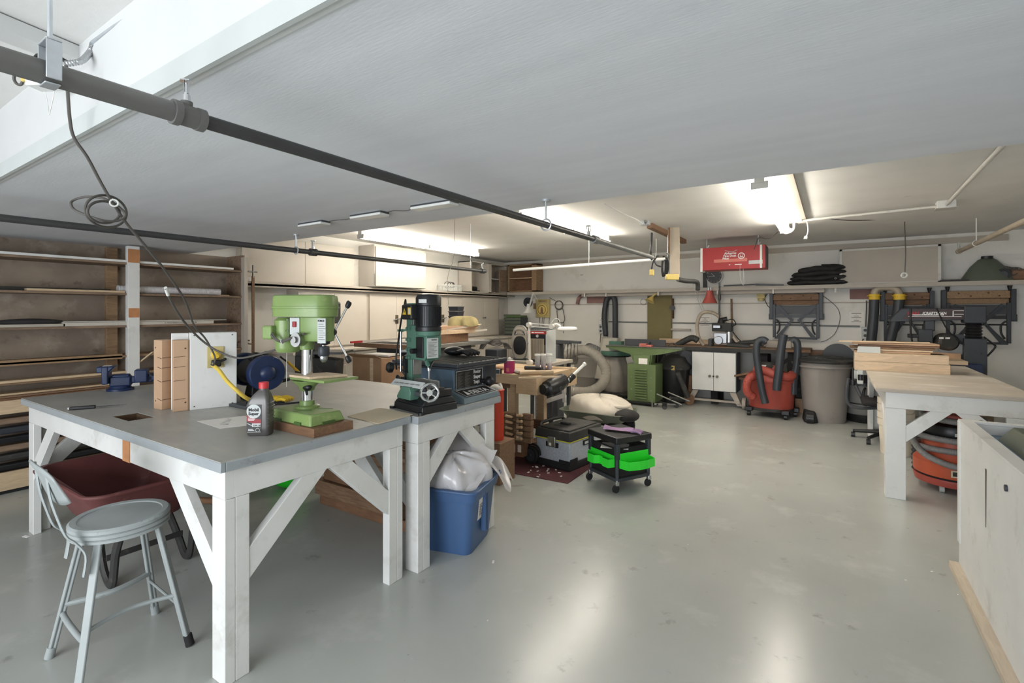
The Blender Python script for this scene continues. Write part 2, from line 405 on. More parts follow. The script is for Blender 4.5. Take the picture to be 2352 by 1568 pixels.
P2=2.01; xa=lambda y:-3.76+.0*y
pa=gz(0,500,P2); pb=gz(1115,623,P2); dd=(pb-pa)
out('pipe',B().cyl(pa-dd*.35,pb,.021,n=20),'iron_pipe',t)
for px,f in((740,1),(1112,.8)):
    q=gz(px,577 if px<900 else 622,P2); q=pa+dd*((q-pa).dot(dd)/dd.dot(dd))
    out('tee_fitting',B().cyl(q-dd.normalized()*.03,q+dd.normalized()*.03,.032),'iron_pipe',t); head(q+Vz*.02,t,s=.9)
q=pa+dd*.40
out('hanger_ring',B().torus(q,.03,.005,axis=dd).cyl(q+Vz*.03,(q.x,q.y,ZS),.007).cyl((q.x,q.y,ZS-.012),(q.x,q.y,ZS),.022),'galv',t)
# rods that hang the far end from the back ceiling
q=pa+dd*.93
out('hanger_rod',B().cyl(q,(q.x,q.y,ZC),.004),'galv',t)
t=T('white_pipe','long white pipe crossing the room above the cream cupboards','pipe',(0,0,0))
w0=gY(1000,609,6.3); w1=gY(1540,598,6.9); 
out('pipe',B().cyl((-4.1,6.35,2.13),(w1.x,6.65,w1.z),.021,n=16),'white_plastic',t)
out('hanger_rod',B().cyl((-2.9,6.47,2.14),(-2.9,6.47,ZC),.004).cyl((w1.x+.03,6.65,w1.z),(w1.x+.03,6.65,ZC),.004),'galv',t)
# sprinkler branch at the right
t=T('sprinkler_pipe','tan sprinkler pipe ending in a head at the far right','pipe',(0,0,0))
s0=gz(2203,577,2.28); s1=gz(2352,508,2.28); s1=s0+(s1-s0)*2.2
out('pipe',B().cyl(s0,s1,.026,n=18).cyl(s0-Vz*.0-(s1-s0).normalized()*.03,s0+(s1-s0).normalized()*.03,.033).cyl(s0,s0+Vz*.04,.016),'pipe_tan',t)
head(s0+Vz*.035,t,s=.9)
q=s0+(s1-s0)*.16
out('hanger_rod',B().torus(q,.032,.005,axis=s1-s0).cyl(q+Vz*.03,(q.x,q.y,ZC),.006),'white_plastic',t)
# ================================================================= CONDUITS, BOXES AND CORDS OVERHEAD
one('conduit',B().tube([gz(356,0,ZF-.03)+Vector((.9,0,0)),gz(356,0,ZF-.03),gz(214,100,ZF-.03)],.010,n=10,sub=1),'galv','metal conduit along the front ceiling edge next to the white beam','conduit')
one('conduit',B().tube([gz(350,0,ZF-.012)+Vector((.9,0,0)),gz(350,0,ZF-.012),gz(214,100,ZF-.012)],.006,n=8,sub=1),'cord_grey','thin grey cable lying beside the metal conduit on the front ceiling','cable')
fx=gz(214,100,ZF-.035)
one('flexible_conduit',B().tube([fx,gd(208,118,1.75),gd(190,138,1.70),gd(172,144,1.68),gd(150,146,1.66)],.009,ribs=.008,rib=.15),'steel','short ribbed metal conduit looping down to the big pipe','conduit')
t=T('junction_box','white metal junction box behind the big pipe with a tan plug','box',tuple(gd(103,190,1.78)),.5)
out('body',B().box(-.045,.045,-.03,.03,-.02,.03),'white_plastic',t,bev=.004)
out('cover',B().box(-.05,.05,-.034,.034,.028,.034),'white_plastic',t,bev=.003)
t=T('cord_plug','pale yellow plug with a small grey loop under the front pipe','plug',tuple(gd(70,181,1.8)),.4)
out('body',B().box(-.03,.03,-.014,.014,-.012,.012),'yellow_old',t,bev=.005)
out('loop',B().torus((-.055,0,.002),.018,.005,axis=(0,1,.3)),'cord_grey',t)
one('cable',B().tube([gd(78,140,1.7),gd(85,128,1.68),gd(105,124,1.66),gd(128,128,1.66),gd(160,146,1.68)],.006),'black','short black cable arching behind the big pipe','cable')
one('wire',B().tube([gd(122,140,1.6),gd(126,190,1.6),gd(122,225,1.6),gd(113,264,1.62)],.0015).tube([gd(104,210,1.7),gd(110,240,1.68),gd(113,264,1.62)],.0012),'white_plastic','fine white wires dangling below the junction box','wire')
# the long drooping power cord with a tied coil
cp=[(152,150,1.63),(155,200,1.64),(160,270,1.66),(170,316,1.68),(200,360,1.72),(232,420,1.78),(258,464,1.83),(290,512,1.90),(330,560,2.0),(380,622,2.2),(425,690,2.45),(445,745,2.7),(470,775,2.85),(485,800,2.9),(494,822,2.92),(490,838,2.90),(484,836,2.89)]
t=T('power_cord','long black power cord drooping from the pipe to the white outlet box','cord',(0,0,0))
out('cable',B().tube([gd(*p) for p in cp],.0052,n=8,sub=5),'cord_grey',t)
t2=T('power_cord','second black cord leading past the outlet box to the green drill press','cord',(0,0,0))
cp=[(380,662,2.28),(392,690,2.35),(420,735,2.5),(460,778,2.7),(500,806,2.75),(548,822,2.76),(600,812,2.7),(640,800,2.62),(668,782,2.56),(688,770,2.50),(700,766,2.46)]
out('cable',B().tube([gd(*p) for p in cp],.0055,n=8,sub=5),'cord_grey',t2)
out('white_tip',B().cyl(gd(380,660,2.28),gd(386,678,2.31),.007),'white_plastic',t2)
# coil
def loop(c,rx,ry,d,ph=0,tilt=0,n=22,turn=1.0):
    return [gd(c[0]+rx*math.cos(ph+2*PI*turn*i/n)*math.cos(tilt)-ry*math.sin(ph+2*PI*turn*i/n)*math.sin(tilt),c[1]+ry*math.sin(ph+2*PI*turn*i/n)*math.cos(tilt)+rx*math.cos(ph+2*PI*turn*i/n)*math.sin(tilt),d+.0016*(c[0]+rx*math.cos(ph+2*PI*turn*i/n)-250)) for i in range(n+1)]
b=B()
b.tube(loop((238,487),37,25,1.83,0,.1),.0045,sub=3,cap=False)
b.tube(loop((243,485),48,36,1.84,1,.25),.0045,sub=3,cap=False)
b.tube([gd(*q) for q in [(258,464,1.83),(232,454,1.82),(195,452,1.81),(168,460,1.80),(163,470,1.79),(175,484,1.80),(215,500,1.81),(250,508,1.83),(275,505,1.86),(288,492,1.87),(272,474,1.85),(258,464,1.83)]],.0045,sub=4)
out('coil',b,'cord_grey',t)
out('white_tie',B().torus(gd(262,466,1.82),.012,.003,axis=ray(262,470)),'white_plastic',t)
# hanging light cords and wires in the back half
def wire(P,r,m,label,cat='wire',name='wire'): return one(name,B().tube([gd(*p) for p in P],r,n=6),m,label,cat)
wire([(1048,470,5.0),(1044,500,5.0),(1044,560,5.0),(1040,600,5.1),(1028,640,5.1),(1030,700,5.2)],.0025,'cord_tan','thin pull string hanging in front of the left strip light','string','pull_string')
wire([(1390,468,4.2),(1430,490,4.5),(1460,503,4.7),(1476,515,4.85)],.006,'white_plastic','white cable on the back ceiling leading to the wooden post bracket','cable','cable')
# ================================================================= WORKBENCHES
def bench(name,label,x0,x1,y0,y1,h,topm='bench_top',edgem='bench_edge',leg=.10,ap=.125,ov=.03,ovx=None,brace=True,group=None,holes=None,lip=.043,shade=None):
    t=T(name,label,'workbench',((x0+x1)/2,(y0+y1)/2,0),0,group); ox,oy=t.location.x,t.location.y
    hx,hy=(x1-x0)/2,(y1-y0)/2
    b=B()
    if holes:   # top with one square cut-out
        a0,a1,b0,b1=[v-(ox if i<2 else oy) for i,v in enumerate(holes)]
        z0,z1=h-.03,h
        O=[(-hx,-hy),(hx,-hy),(hx,hy),(-hx,hy)]; I=[(a0,b0),(a1,b0),(a1,b1),(a0,b1)]
        for z,f in((z1,1),(z0,-1)):
            o=[b.v((x,y,z)) for x,y in O]; i=[b.v((x,y,z)) for x,y in I]
            for k in range(4): b.bm.faces.new((o[k],o[(k+1)%4],i[(k+1)%4],i[k]))
        b.bm.verts.ensure_lookup_table(); V=b.bm.verts
        for k in range(4):
            b.bm.faces.new((V[k],V[(k+1)%4],V[8+(k+1)%4],V[8+k])); b.bm.faces.new((V[4+k],V[4+(k+1)%4],V[12+(k+1)%4],V[12+k]))
    else: b.box(-hx,hx,-hy,hy,h-.03,h)
    out('tabletop',b,topm,t)
    b=B(); w=.018
    b.box(-hx-.003,hx+.003,-hy-.003,-hy+w,h-lip,h-.004).box(-hx-.003,hx+.003,hy-w,hy+.003,h-lip,h-.004).box(-hx-.003,-hx+w,-hy+w,hy-w,h-lip,h-.004).box(hx-w,hx+.003,-hy+w,hy-w,h-lip,h-.004)
    out('edge_strip',b,edgem,t,bev=.003)
    ax,ay=hx-(ov if ovx is None else ovx),hy-ov; zt=h-lip+.004; zb=zt-ap
    for (u0,u1,v0,v1) in((-ax,ax,-ay,-ay+.038),(-ax,ax,ay-.038,ay),(-ax,-ax+.038,-ay+.038,ay-.038),(ax-.038,ax,-ay+.038,ay-.038)):
        out('apron',B().box(u0,u1,v0,v1,zb,zt),'white_paint',t,bev=.002)
    for sx in(-1,1):
        for sy in(-1,1):
            b=B(); X0=sx*ax; Y0=sy*ay
            b.box(X0,X0-sx*leg,Y0,Y0-sy*.042,0,zb-.001).box(X0,X0-sx*.052,Y0-sy*.0425,Y0-sy*leg,0,zb-.001)
            out('leg',b,'white_paint',t,bev=.003)
    if brace:
        R2=.36
        for sx in(-1,1):
            for sy in(-1,1):
                # in the Y direction on the side faces
                r=min(R2,ay-leg-.045); zl=zb-r-.02; y_leg=sy*(ay-leg+.0); y_top=sy*(ay-leg-r)
                def pr(a,bb,c,d): return [(a,c),(bb,c),(bb,d)]
                s=sy; wd=.125; X0=sx*(ax-.004)
                poly=[(y_leg,zl),(y_leg,zl+wd*1.05),(y_top+s*wd*1.05-s*wd*.3,zb),(y_top-s*wd*.3,zb)]
                out('brace',B().prism(poly,'x',X0-sx*.04,X0),'white_paint',t,bev=.002)
                r=min(R2,ax-leg-.045); zl=zb-r-.02; x_leg=sx*(ax-leg); x_top=sx*(ax-leg-r); s=sx; Y0=sy*(ay-.004)
                poly=[(x_leg,zl),(x_leg,zl+wd*1.05),(x_top+s*wd*1.05-s*wd*.3,zb),(x_top-s*wd*.3,zb)]
                out('brace',B().prism(poly,'y',Y0-sy*.04,Y0),'white_paint',t,bev=.002)
    return t
TZ=.91
hl=gz(262,955,TZ)
t1=bench('workbench','large white-legged grey-topped workbench in front, holding the green drill press',-4.62,-2.0,.995,2.025,TZ,holes=(-3.40,-3.17,1.10,1.225))
out('hole_lining',B().box(-3.40-t1.location.x-.003,-3.40-t1.location.x+.008,1.10-t1.location.y,1.225-t1.location.y,TZ-.10,TZ-.004).box(-3.40-t1.location.x,-3.17-t1.location.x,1.225-t1.location.y-.01,1.225-t1.location.y,TZ-.10,TZ-.004).box(-3.40-t1.location.x,-3.17-t1.location.x,1.09-t1.location.y,1.235-t1.location.y,TZ-.115,TZ-.10),'hole_dark',t1)
out('bare_wood_patch',B().box(-3.02-t1.location.x,-2.935-t1.location.x,1.022-t1.location.y,1.027-t1.location.y,TZ-.166,TZ-.041),'tan_patch',t1)
bench('workbench','second white-legged grey workbench just behind the first, holding the mortising machine',-4.66,-1.955,2.04,2.86,TZ-.005)
bench('workbench','right-hand workbench with dusty pale top and white legs',.30,1.255,4.965,7.45,.88,topm='dusty_top',edgem='dusty_top',leg=.13,ap=.13,ov=.015,ovx=.06,lip=.03)
# ================================================================= METAL STOOL
t=T('metal_stool','pale grey-blue metal stool with round seat and low curved backrest','stool',(-2.63,.885,0),-.05)
SH=.61
out('seat',B().lathe([(.165,SH-.062),(.178,SH-.058),(.178,SH-.048),(.172,SH-.044),(.179,SH-.040),(.179,SH-.028),(.173,SH-.024),(.180,SH-.020),(.180,SH-.008),(.172,SH),(.150,SH-.002),(.148,SH-.006),(.05,SH-.007)],n=48),'stool_paint',t)
legs=[(-1,-1),(1,-1),(1,1),(-1,1)]
for sx,sy in legs:
    a=Vector((sx*.105,sy*.105,SH-.055)); c=Vector((sx*.195,sy*.19,.04)); 
    out('leg',B().beam(a,c,.030,.014,up=(sx,-sy,0) if 0 else (sx*.7,sy*.7,0)).beam(a+Vector((-sx*.006,-sy*.006,0)),c+Vector((-sx*.006,-sy*.006,0)),.012,.020,up=(sx*.7,sy*.7,0)),'stool_paint',t,bev=.004)
    rub=(sx,sy)==(1,1)
    c2=c+(c-a).normalized()*.038
    out('foot_cap',B().cyl(c-(c-a).normalized()*.01,c2,.017,.018,n=14),'rubber' if rub else 'stool_paint',t,label='black rubber foot cap' if rub else None)
for i in range(4):
    p=legs[i];q=legs[(i+1)%4]; zz=.19 if i%2==0 else .23; k=.15
    f=lambda s: Vector((s[0]*(.105+.09*(SH-.055-zz)/(SH-.095))-s[0]*.006,s[1]*(.105+.085*(SH-.055-zz)/(SH-.095))-s[1]*.006,zz))
    P0=f(p);P1=f(q); mid=(P0+P1)/2; n=Vector((mid.x,mid.y,0)).normalized()
    if i==0: out('foot_rail',B().tube([P0,P0.lerp(P1,.15)+n*.004,mid+n*.006,P0.lerp(P1,.85)+n*.004,P1],.0115,n=10),'stool_paint',t)
    elif i==2: out('foot_rail',B().cyl(P0,P1,.006,n=8),'stool_paint',t)
    else: out('foot_rail',B().tube([P0,P0.lerp(P1,.25)-n*.03,mid-n*.045,P0.lerp(P1,.75)-n*.03,P1],.009 if i==1 else .012,n=8),'stool_paint',t)
# backrest curved plate
def bk(u,v):
    a=(u-.5)*1.5; x=math.sin(a)*.20/.68; y=-.225-.055*math.cos(a)+.055+(-.02*v)
    wd=.155-.05*abs(2*u-1)**3
    return (x*.95,y-.03*v,.765+ (v-.5)*wd+.052)
out('backrest',B().grid(bk,18,5),'stool_paint',t,solid=.006)
for sx in(-1,1):
    x=sx*.085
    b=B(); P=[(x,-.262,.885),(x,-.250,.78),(x*1.02,-.232,.70),(x*1.1,-.205,.61),(x*1.25,-.178,.575),(x*1.45,-.150,.52),(x*1.5,-.158,.44)]
    out('back_support',B().tube(P,.014,n=8,sub=4,flat=.35),'stool_paint',t)
# ================================================================= DRILL PRESS
bx,by=-2.29,1.60; rz=0
t=T('wooden_board','thick reddish-brown wooden board under the green drill press','board',(-2.235,1.545,TZ),.0)
out('board',B().box(-.205,.215,-.125,.10,0,.042),'brown_wood',t,bev=.002)
dp=T('drill_press','lime green bench drill press with chrome column, standing on a brown board','drill press',(-2.245,1.545,TZ+.042),0)
G='green_lt'
b=B(); b.quadbox([(-.185,-.115,0),(.185,-.115,0),(.185,.085,0),(-.185,.085,0),(-.165,-.10,.052),(.165,-.10,.052),(.165,.07,.052),(-.165,.07,.052)])
out('base',b,G,dp,bev=.008)
for b in(B().box(.06,.11,-.119,-.10,-.001,.014),B().box(-.11,-.05,-.119,-.10,-.001,.014),B().box(.17,.189,-.05,.02,-.001,.014),B().beam((.0,-.085,.0525),(.06,-.02,.0525),.008,.002),B().beam((.05,.02,.0525),(.11,.065,.0525),.008,.002)): out('slot',b,'green_dk',dp)
cx,cy=-.037,.02
out('column_flange',B().lathe([(.062,.052),(.062,.060),(.055,.064),(.038,.066),(.036,.088),(.028,.090)],c=(cx,cy,0)),G,dp)
out('column',B().cyl((cx,cy,.06),(cx,cy,.45),.0275,n=32),'chrome',dp)
# table
b=B(); b.box(cx-.075,cx+.205,cy-.05,cy+.16,.195,.208).lathe([(.030,.138),(.036,.142),(.042,.16),(.075,.192)],c=(cx,cy,0),n=24)
out('work_table',b,G,dp,bev=.003)
out('scrap_board',B().quadbox([(cx-.07,cy-.055,.209),(cx+.10,cy-.055,.209),(cx+.17,cy+.12,.209),(cx-.0,cy+.12,.209),(cx-.07,cy-.055,.220),(cx+.10,cy-.055,.220),(cx+.17,cy+.12,.220),(cx-.0,cy+.12,.220)]),'pine',dp,label='pale scrap board lying on the press table')
out('table_lever',B().cyl((cx+.02,cy-.02,.15),(cx+.085,cy-.06,.135),.007).ell((cx+.03,cy-.02,.16),(.03,.02,.018)),'black',dp)
# head : belt cover elongated along X-ish
hz=.615
def stad(x0,x1,r,z,n=10):
    P=[]
    for i in range(n+1): a=-PI/2+PI*i/n; P.append((x1+r*math.cos(a),r*math.sin(a)))
    for i in range(n+1): a=PI/2+PI*i/n; P.append((x0+r*.8*math.cos(a),r*math.sin(a)*1.0))
    return [(x,y+cy,z) for x,y in P]
def loft(b,secs): return b.skin([[b.v(p) for p in s] for s in secs])
HEAD0=len(dp.children); x0,x1=-.185,.075
b=B(); loft(b,[stad(x0,x1,.090,.520),stad(x0,x1,.092,.56),stad(x0,x1,.098,.562),stad(x0,x1,.098,.572),stad(x0,x1,.092,.574),stad(x0,x1,.090,.612),stad(x0,x1,.086,.626),stad(x0,x1,.076,.632)])
out('belt_cover',b,G,dp)
b=B(); loft(b,[stad(-.05,.085,.056,.395),stad(-.05,.085,.062,.41),stad(-.05,.085,.062,.519)])
b.cyl((cx,cy,.35),(cx,cy,.42),.040,.046)
b.cyl((cx,cy-.03,.405),(cx-.0,cy-.085,.405),.034,n=24)
out('head_casting',b,G,dp,bev=.003)
out('quill_boss',B().cyl((.085,cy,.38),(.085,cy,.40),.045).cyl((.085,cy,.372),(.085,cy,.38),.036),G,dp)
out('black_collar',B().lathe([(.02,.350),(.036,.356),(.036,.366),(.048,.368),(.048,.374),(.02,.376)],c=(.085,cy,0)),'black',dp)
out('chuck',B().lathe([(.010,.345),(.030,.343),(.033,.338),(.033,.298),(.030,.294),(.022,.292)],c=(.085,cy,0)),'char_plastic',dp)
out('chuck_nose',B().lathe([(.012,.372),(.012,.342),(.02,.30),(.023,.294),(.023,.278),(.012,.262),(.012,.262)][::-1],c=(.085,cy,0)),'steel',dp)
b=B().cyl((cx,cy-.085,.405),(cx,cy-.10,.405),.036,n=28).cyl((cx,cy-.10,.405),(cx,cy-.115,.405),.016)
out('spring_cap',b,'steel_dull',dp)
out('switch_plate',B().box(-.118+.05,-.05+.05,cy-.0665,cy-.0625,.43,.515) if 0 else B().box(-.105,-.035,cy-.068,cy-.062,.43,.516),'label_grey',dp,bev=.002)
out('switch',B().box(-.082,-.055,cy-.076,cy-.067,.468,.496),'lbl_red',dp,bev=.003)
# label
lb=out('name_plate',B().box(.092,.148,cy-.0645,cy-.060,.388,.512),'label_grey',dp)
lm=Matrix.Translation((0,0,0))
text('FORCE',(.095,cy-.0655,.496),(1,0,0),(0,0,1),.0125,'ink',lb,sx=1.15,bold=.0006)
b=B()
for i in range(8): b.box(.098,.098+.035+.01*(i%3),cy-.0652,cy-.0645,.482-i*.011,.4845-i*.011)
out('small_print',b,'ink_grey',lb)
# motor behind (to the left)
mx=-.205
b=B(); b.lathe([(.060,.335),(.072,.350),(.074,.36),(.074,.39),(.078,.392),(.078,.50),(.06,.515)],c=(mx+.02,cy+.01,0),n=32)
out('motor',b,G,dp)
out('motor_box',B().box(mx-.075,mx-.005,cy-.10,cy-.045,.405,.475),G,dp,bev=.010,seg=3)
b=B().cyl((-.125,cy-.05,.50),(-.125,cy-.05,.42),.012).cyl((-.125,cy-.05,.50),(-.125,cy-.05,.510),.022).cyl((-.125,cy-.05,.445),(-.125,cy-.05,.452),.020).box(-.15,-.10,cy-.04,cy+.02,.41,.50)
out('tension_bracket',b,'green_dk',dp)
b=B().tube([(-.21,cy-.10,.43),(-.17,cy-.105,.405),(-.12,cy-.11,.395),(-.06,cy-.115,.412),(-.04,cy-.105,.415)],.006).tube([(-.205,cy-.10,.44),(-.16,cy-.11,.41),(-.12,cy-.112,.40),(-.06,cy-.117,.420)],.0035)
out('motor_cable',b,'cord_grey',dp)
out('cord_tie',B().torus((-.12,cy-.11,.397),.010,.0025,axis=(1,0,.2)),'white_plastic',dp)
# feed handles on the far right side
hub=Vector((.135,cy+.03,.44))
out('feed_hub',B().ell(hub,(.018,.018,.018)).cyl((.10,cy+.0,.44),hub,.016),'black',dp)
for (dx,dy,dz,L) in((.44,.25,.86,.155),(.44,.25,-.86,.155),(-.8,.3,-.1,.08)):
    d=Vector((dx,dy,dz)).normalized()
    if L>.1:
        h=out('feed_handle',B().cyl(hub,hub+d*L,.006),'chrome',dp)
        out('knob',B().lathe([(.009,0),(.015,.008),(.017,.03),(.012,.04)],c=hub+d*(L-.01),axis=d,n=16),'black',h)
out('pull_string',B().cyl((mx+.045,cy-.03,.34),(mx+.06,cy-.05,.16),.0015,n=5),'white_plastic',dp)
hm=Matrix.Translation((cx,cy,0))@Matrix.Rotation(math.radians(20),4,'Z')@Matrix.Diagonal((.80,.95,1,1))@Matrix.Translation((-cx,-cy,0))
for ch in dp.children:
    nm=ch.name.split('.')[0]
    if nm in('base','slot','column_flange','column','work_table','scrap_board','table_lever'): continue
    up_=.025 if nm in('quill_boss','black_collar','chuck','chuck_nose') else 0
    ch.matrix_local=Matrix.Translation((0,0,up_))@hm
# ================================================================= OIL BOTTLE
ob=T('oil_bottle','grey motor oil bottle with red cap and red label in front of the drill press','bottle',(-2.297,1.325,TZ),math.radians(36))
def rr(wx,wy,z,r=.012,off=0,n=4):
    P=[]
    for (sx,sy,a0) in((1,-1,-PI/2),(1,1,0),(-1,1,PI/2),(-1,-1,PI)):
        for i in range(n+1):
            a=a0+PI/2*i/n; P.append((off+sx*(wx-r)+r*math.cos(a),sy*(wy-r)+r*math.sin(a),z))
    return P
b=B(); loft(b,[rr(.046,.030,0,.016),rr(.052,.034,.006,.016),rr(.054,.036,.04,.016),rr(.053,.035,.10,.016),rr(.054,.036,.145,.016),rr(.048,.034,.17,.016,.004),rr(.034,.030,.195,.016,.010),rr(.024,.022,.21,.014,.014),rr(.019,.019,.218,.018,.016),rr(.019,.019,.226,.018,.016)])
out('body',b,'bottle_grey',ob)
b=B()
for i in range(7): b.box(.032,.0545,-.034,.034,.045+i*.018,.049+i*.018)
out('grip_ribs',b,'bottle_grey',ob,bev=.003)
out('cap',B().lathe([(.022,.222),(.0225,.248),(.020,.252),(.01,.252)],c=(.016,0,0),n=24),'red_cap',ob)
lb=out('label',B().box(-.046,.022,-.0368,-.035,.018,.150),'label_dark',ob)
out('red_panel',B().prism([(-.045,.100),(-.010,.084),(.02,.080),(.02,.050),(-.045,.072)],'y',-.0375,-.0367),'lbl_red',lb)
out('round_panel',B().cyl((-.014,-.0367,.118),(-.014,-.0378,.118),.033,n=28),'label_grey',lb)
text('Mobil',(-.038,-.0384,.119),(1,0,0),(0,0,1),.021,'ink',lb,bold=.0005)
text('Super',(-.038,-.0384,.101),(1,0,0),(0,0,1),.020,'ink',lb,bold=.0005)
b=B()
for i in range(3): b.box(-.040,-.012+.004*(i%2),-.0384,-.0375,.0865-i*.0055,.0888-i*.0055)
b.beam((-.044,-.038,.062),(-.022,-.038,.052),.001,.002).box(-.040,-.018,-.038,-.037,.033,.0355).box(-.040,-.012,-.038,-.037,.028,.0305).box(-.044,.018,-.038,-.037,.0205,.0215)
out('small_print',b,'ink_white',lb)
out('grade_panel',B().box(-.022,.018,-.0382,-.037,.046,.062),'label_grey',lb)
text('5W-30',(-.016,-.0386,.048),(1,0,0),(0,0,1),.012,'ink',lb)
out('seal',B().torus((.004,-.0378,.030),.009,.0012,axis=(0,1,0)),'label_grey',lb)
# ================================================================= CARDS, PAPERS, KNIFE, GLOVE
def flat(name,pts,z,th,m,label,cat,**k): 
    P=[gz(px,py,z) for px,py in pts]; c=sum(P,Vector())/len(P)
    t=B().poly3([p-c for p in P],(0,0,th)); o=one(name,t,m,label,cat,**k); o.location=c; return o
flat('card_sheet',[(798,957),(868,974),(948,952),(872,937)],TZ,.004,'paper_tan','cream square board lying at the corner beside the drill press','board')
flat('paper_sheet',[(452,967),(505,984),(612,972),(560,955)],TZ,.0008,'paper','printed paper sheet lying left of the oil bottle','paper')
b=B()
for i in range(5):
    p=gz(515+i*3,974-i*3,TZ+.0014); b.obox(p,(.05-.006*i,.004,.0004),(0,0,.35))
one('printed_lines',b,'ink_grey','faint printed lines on the white paper sheet','paper')
flat('paper_sheet',[(560,955),(612,972),(660,962),(600,946)],TZ,.0006,'paper_tan','tan paper sheet under the printed sheet beside the bottle','paper')
flat('paper_sheet',[(630,943),(668,950),(735,940),(695,932)],TZ+.05,.0015,'paper','white sheet on the low carton behind the drill press','paper')
t=T('carton','low white carton with dark print behind the oil bottle','box',tuple(gz(662,960,TZ)),.08)
out('body',B().box(-.09,.08,-.05,.06,0,.045),'paper',t,bev=.002)
out('print',B().box(-.02,.01,-.0515,-.05,.008,.036).box(.03,.06,-.0515,-.05,.008,.036),'label_dark',t)
k=T('kitchen_knife','black-handled knife with dark blade lying on the front workbench','knife',tuple(gz(225,937,TZ)),math.radians(62))
out('handle',B().box(-.13,-.01,-.011,.011,.001,.02),'black',k,bev=.005)
out('end_cap',B().box(-.142,-.128,-.012,.012,.001,.021),'steel_dull',k,bev=.004)
out('blade',B().poly3([(-.01,-.009,.008),(.14,0,.008),(.02,.014,.008),(-.01,.012,.008)],(0,0,.002)),'dark_grey',k)
gl=B()
for i in range(4): gl.tube([(.0,-.03+i*.02,.012),(.04,-.035+i*.022,.02),(.075,-.04+i*.026,.012)],.011,n=8)
gl.ell((-.03,0,.018),(.05,.045,.018)); gl.tube([(-.03,.03,.015),(.01,.055,.02),(.03,.07,.012)],.011,n=8)
o=one('work_glove',gl,'yellow','crumpled yellow work glove behind the bench grinder','glove'); o.location=gz(642,921,TZ); o.rotation_euler=(0,0,.4)
# ================================================================= VISE
v=T('bench_vise','dark blue bench vise at the far left corner of the front workbench','vise',(-4.47,1.50,TZ),1.1)
N_='navy'
out('base',B().lathe([(.085,0),(.085,.015),(.07,.02),(.062,.035)],n=20),N_,v)
out('body',B().box(-.06,.07,-.045,.045,.03,.105).box(-.05,.06,-.035,.035,.09,.12),N_,v,bev=.012,seg=3)
out('fixed_jaw',B().box(-.10,-.06,-.075,.075,.055,.185).quadbox([(-.13,-.07,.14),(-.06,-.07,.14),(-.06,.07,.14),(-.13,.07,.14),(-.13,-.07,.185),(-.02,-.07,.185),(-.02,.07,.185),(-.13,.07,.185)]),N_,v,bev=.008)
out('sliding_jaw',B().box(.09,.17,-.06,.06,.055,.15).box(.06,.2,-.03,.03,.05,.10).box(.17,.22,-.03,.03,.06,.12),N_,v,bev=.008)
out('label',B().obox((-.075,0,.1865),(.05,.06,.001),(0,0,0)),'paper',v)
out('screw',B().cyl((.10,0,.075),(.25,0,.075),.012),'steel_dull',v)
out('handle',B().cyl((.235,-.09,.06),(.235,.09,.09),.006).ell((.235,-.09,.06),.01).ell((.235,.09,.09),.01),'steel_dull',v)
one('metal_clamp',B().box(-.09,.09,-.02,.02,.0,.012).box(-.09,-.06,-.02,.02,.012,.045).cyl((.0,0,.02),(.13,.0,.02),.009),'steel_dull','small grey steel clamp lying beside the vise','clamp').location=(-4.22,1.86,TZ)
# ================================================================= WOOD BLOCK WITH KERFS and OUTLET BOX
Q=[gz(*q,TZ) for q in((353,938),(371,941.5),(394,938),(397,946),(432,942.5))]; z0=Q[3]
t=T('notched_wood_block','tall tan wooden block with saw kerfs standing against the white outlet post','wood block',(z0.x,z0.y,TZ)); hgt=.42
Q=[q-z0 for q in Q]; bk_=Vector((-.055,.075,0))
b=B().poly3([Q[0],Q[1],Q[2],Q[2]+bk_*.6,Q[0]+bk_*.75],(0,0,hgt-.003)); out('left_block',b,'mdf',t,bev=.003)
b=B().poly3([Q[2]+Vector((.001,.0,0)),Q[3],Q[4],Q[4]+bk_*.45,Q[2]+bk_*.5+Vector((.004,0,0))],(0,0,hgt)); out('right_block',b,'mdf',t,bev=.003)
def kerf(A,C,u0,u1,z,dz):
    n=(C-A).cross(Vz).normalized()*.0012; return B().beam(A.lerp(C,u0)+Vz*z+n,A.lerp(C,u1)+Vz*(z+dz)+n,.003,.0022,up=Vz)
for z in(.08,.19,.27,.33): out('saw_kerf',kerf(Q[1],Q[2],.05,.95,z-.02,.002),'hole_dark',t); out('saw_kerf',kerf(Q[3],Q[4],.05,.8,z-.01,.004),'hole_dark',t); out('saw_kerf',kerf(Q[0],Q[1],.5,1,z-.015,-.008),'hole_dark',t)
for A,C,u in((Q[0],Q[1],.25),(Q[3],Q[4],.82)):
    for zz in(.05,.37): p=A.lerp(C,u); n=(C-A).cross(Vz).normalized(); out('screw_hole',B().cyl(p+Vz*zz-n*.004,p+Vz*zz+n*.001,.005,n=10),'hole_dark',t)
ox=T('outlet_box','tall white painted outlet post beside the notched wooden block','outlet box',(-3.205,1.43,TZ),math.radians(70))
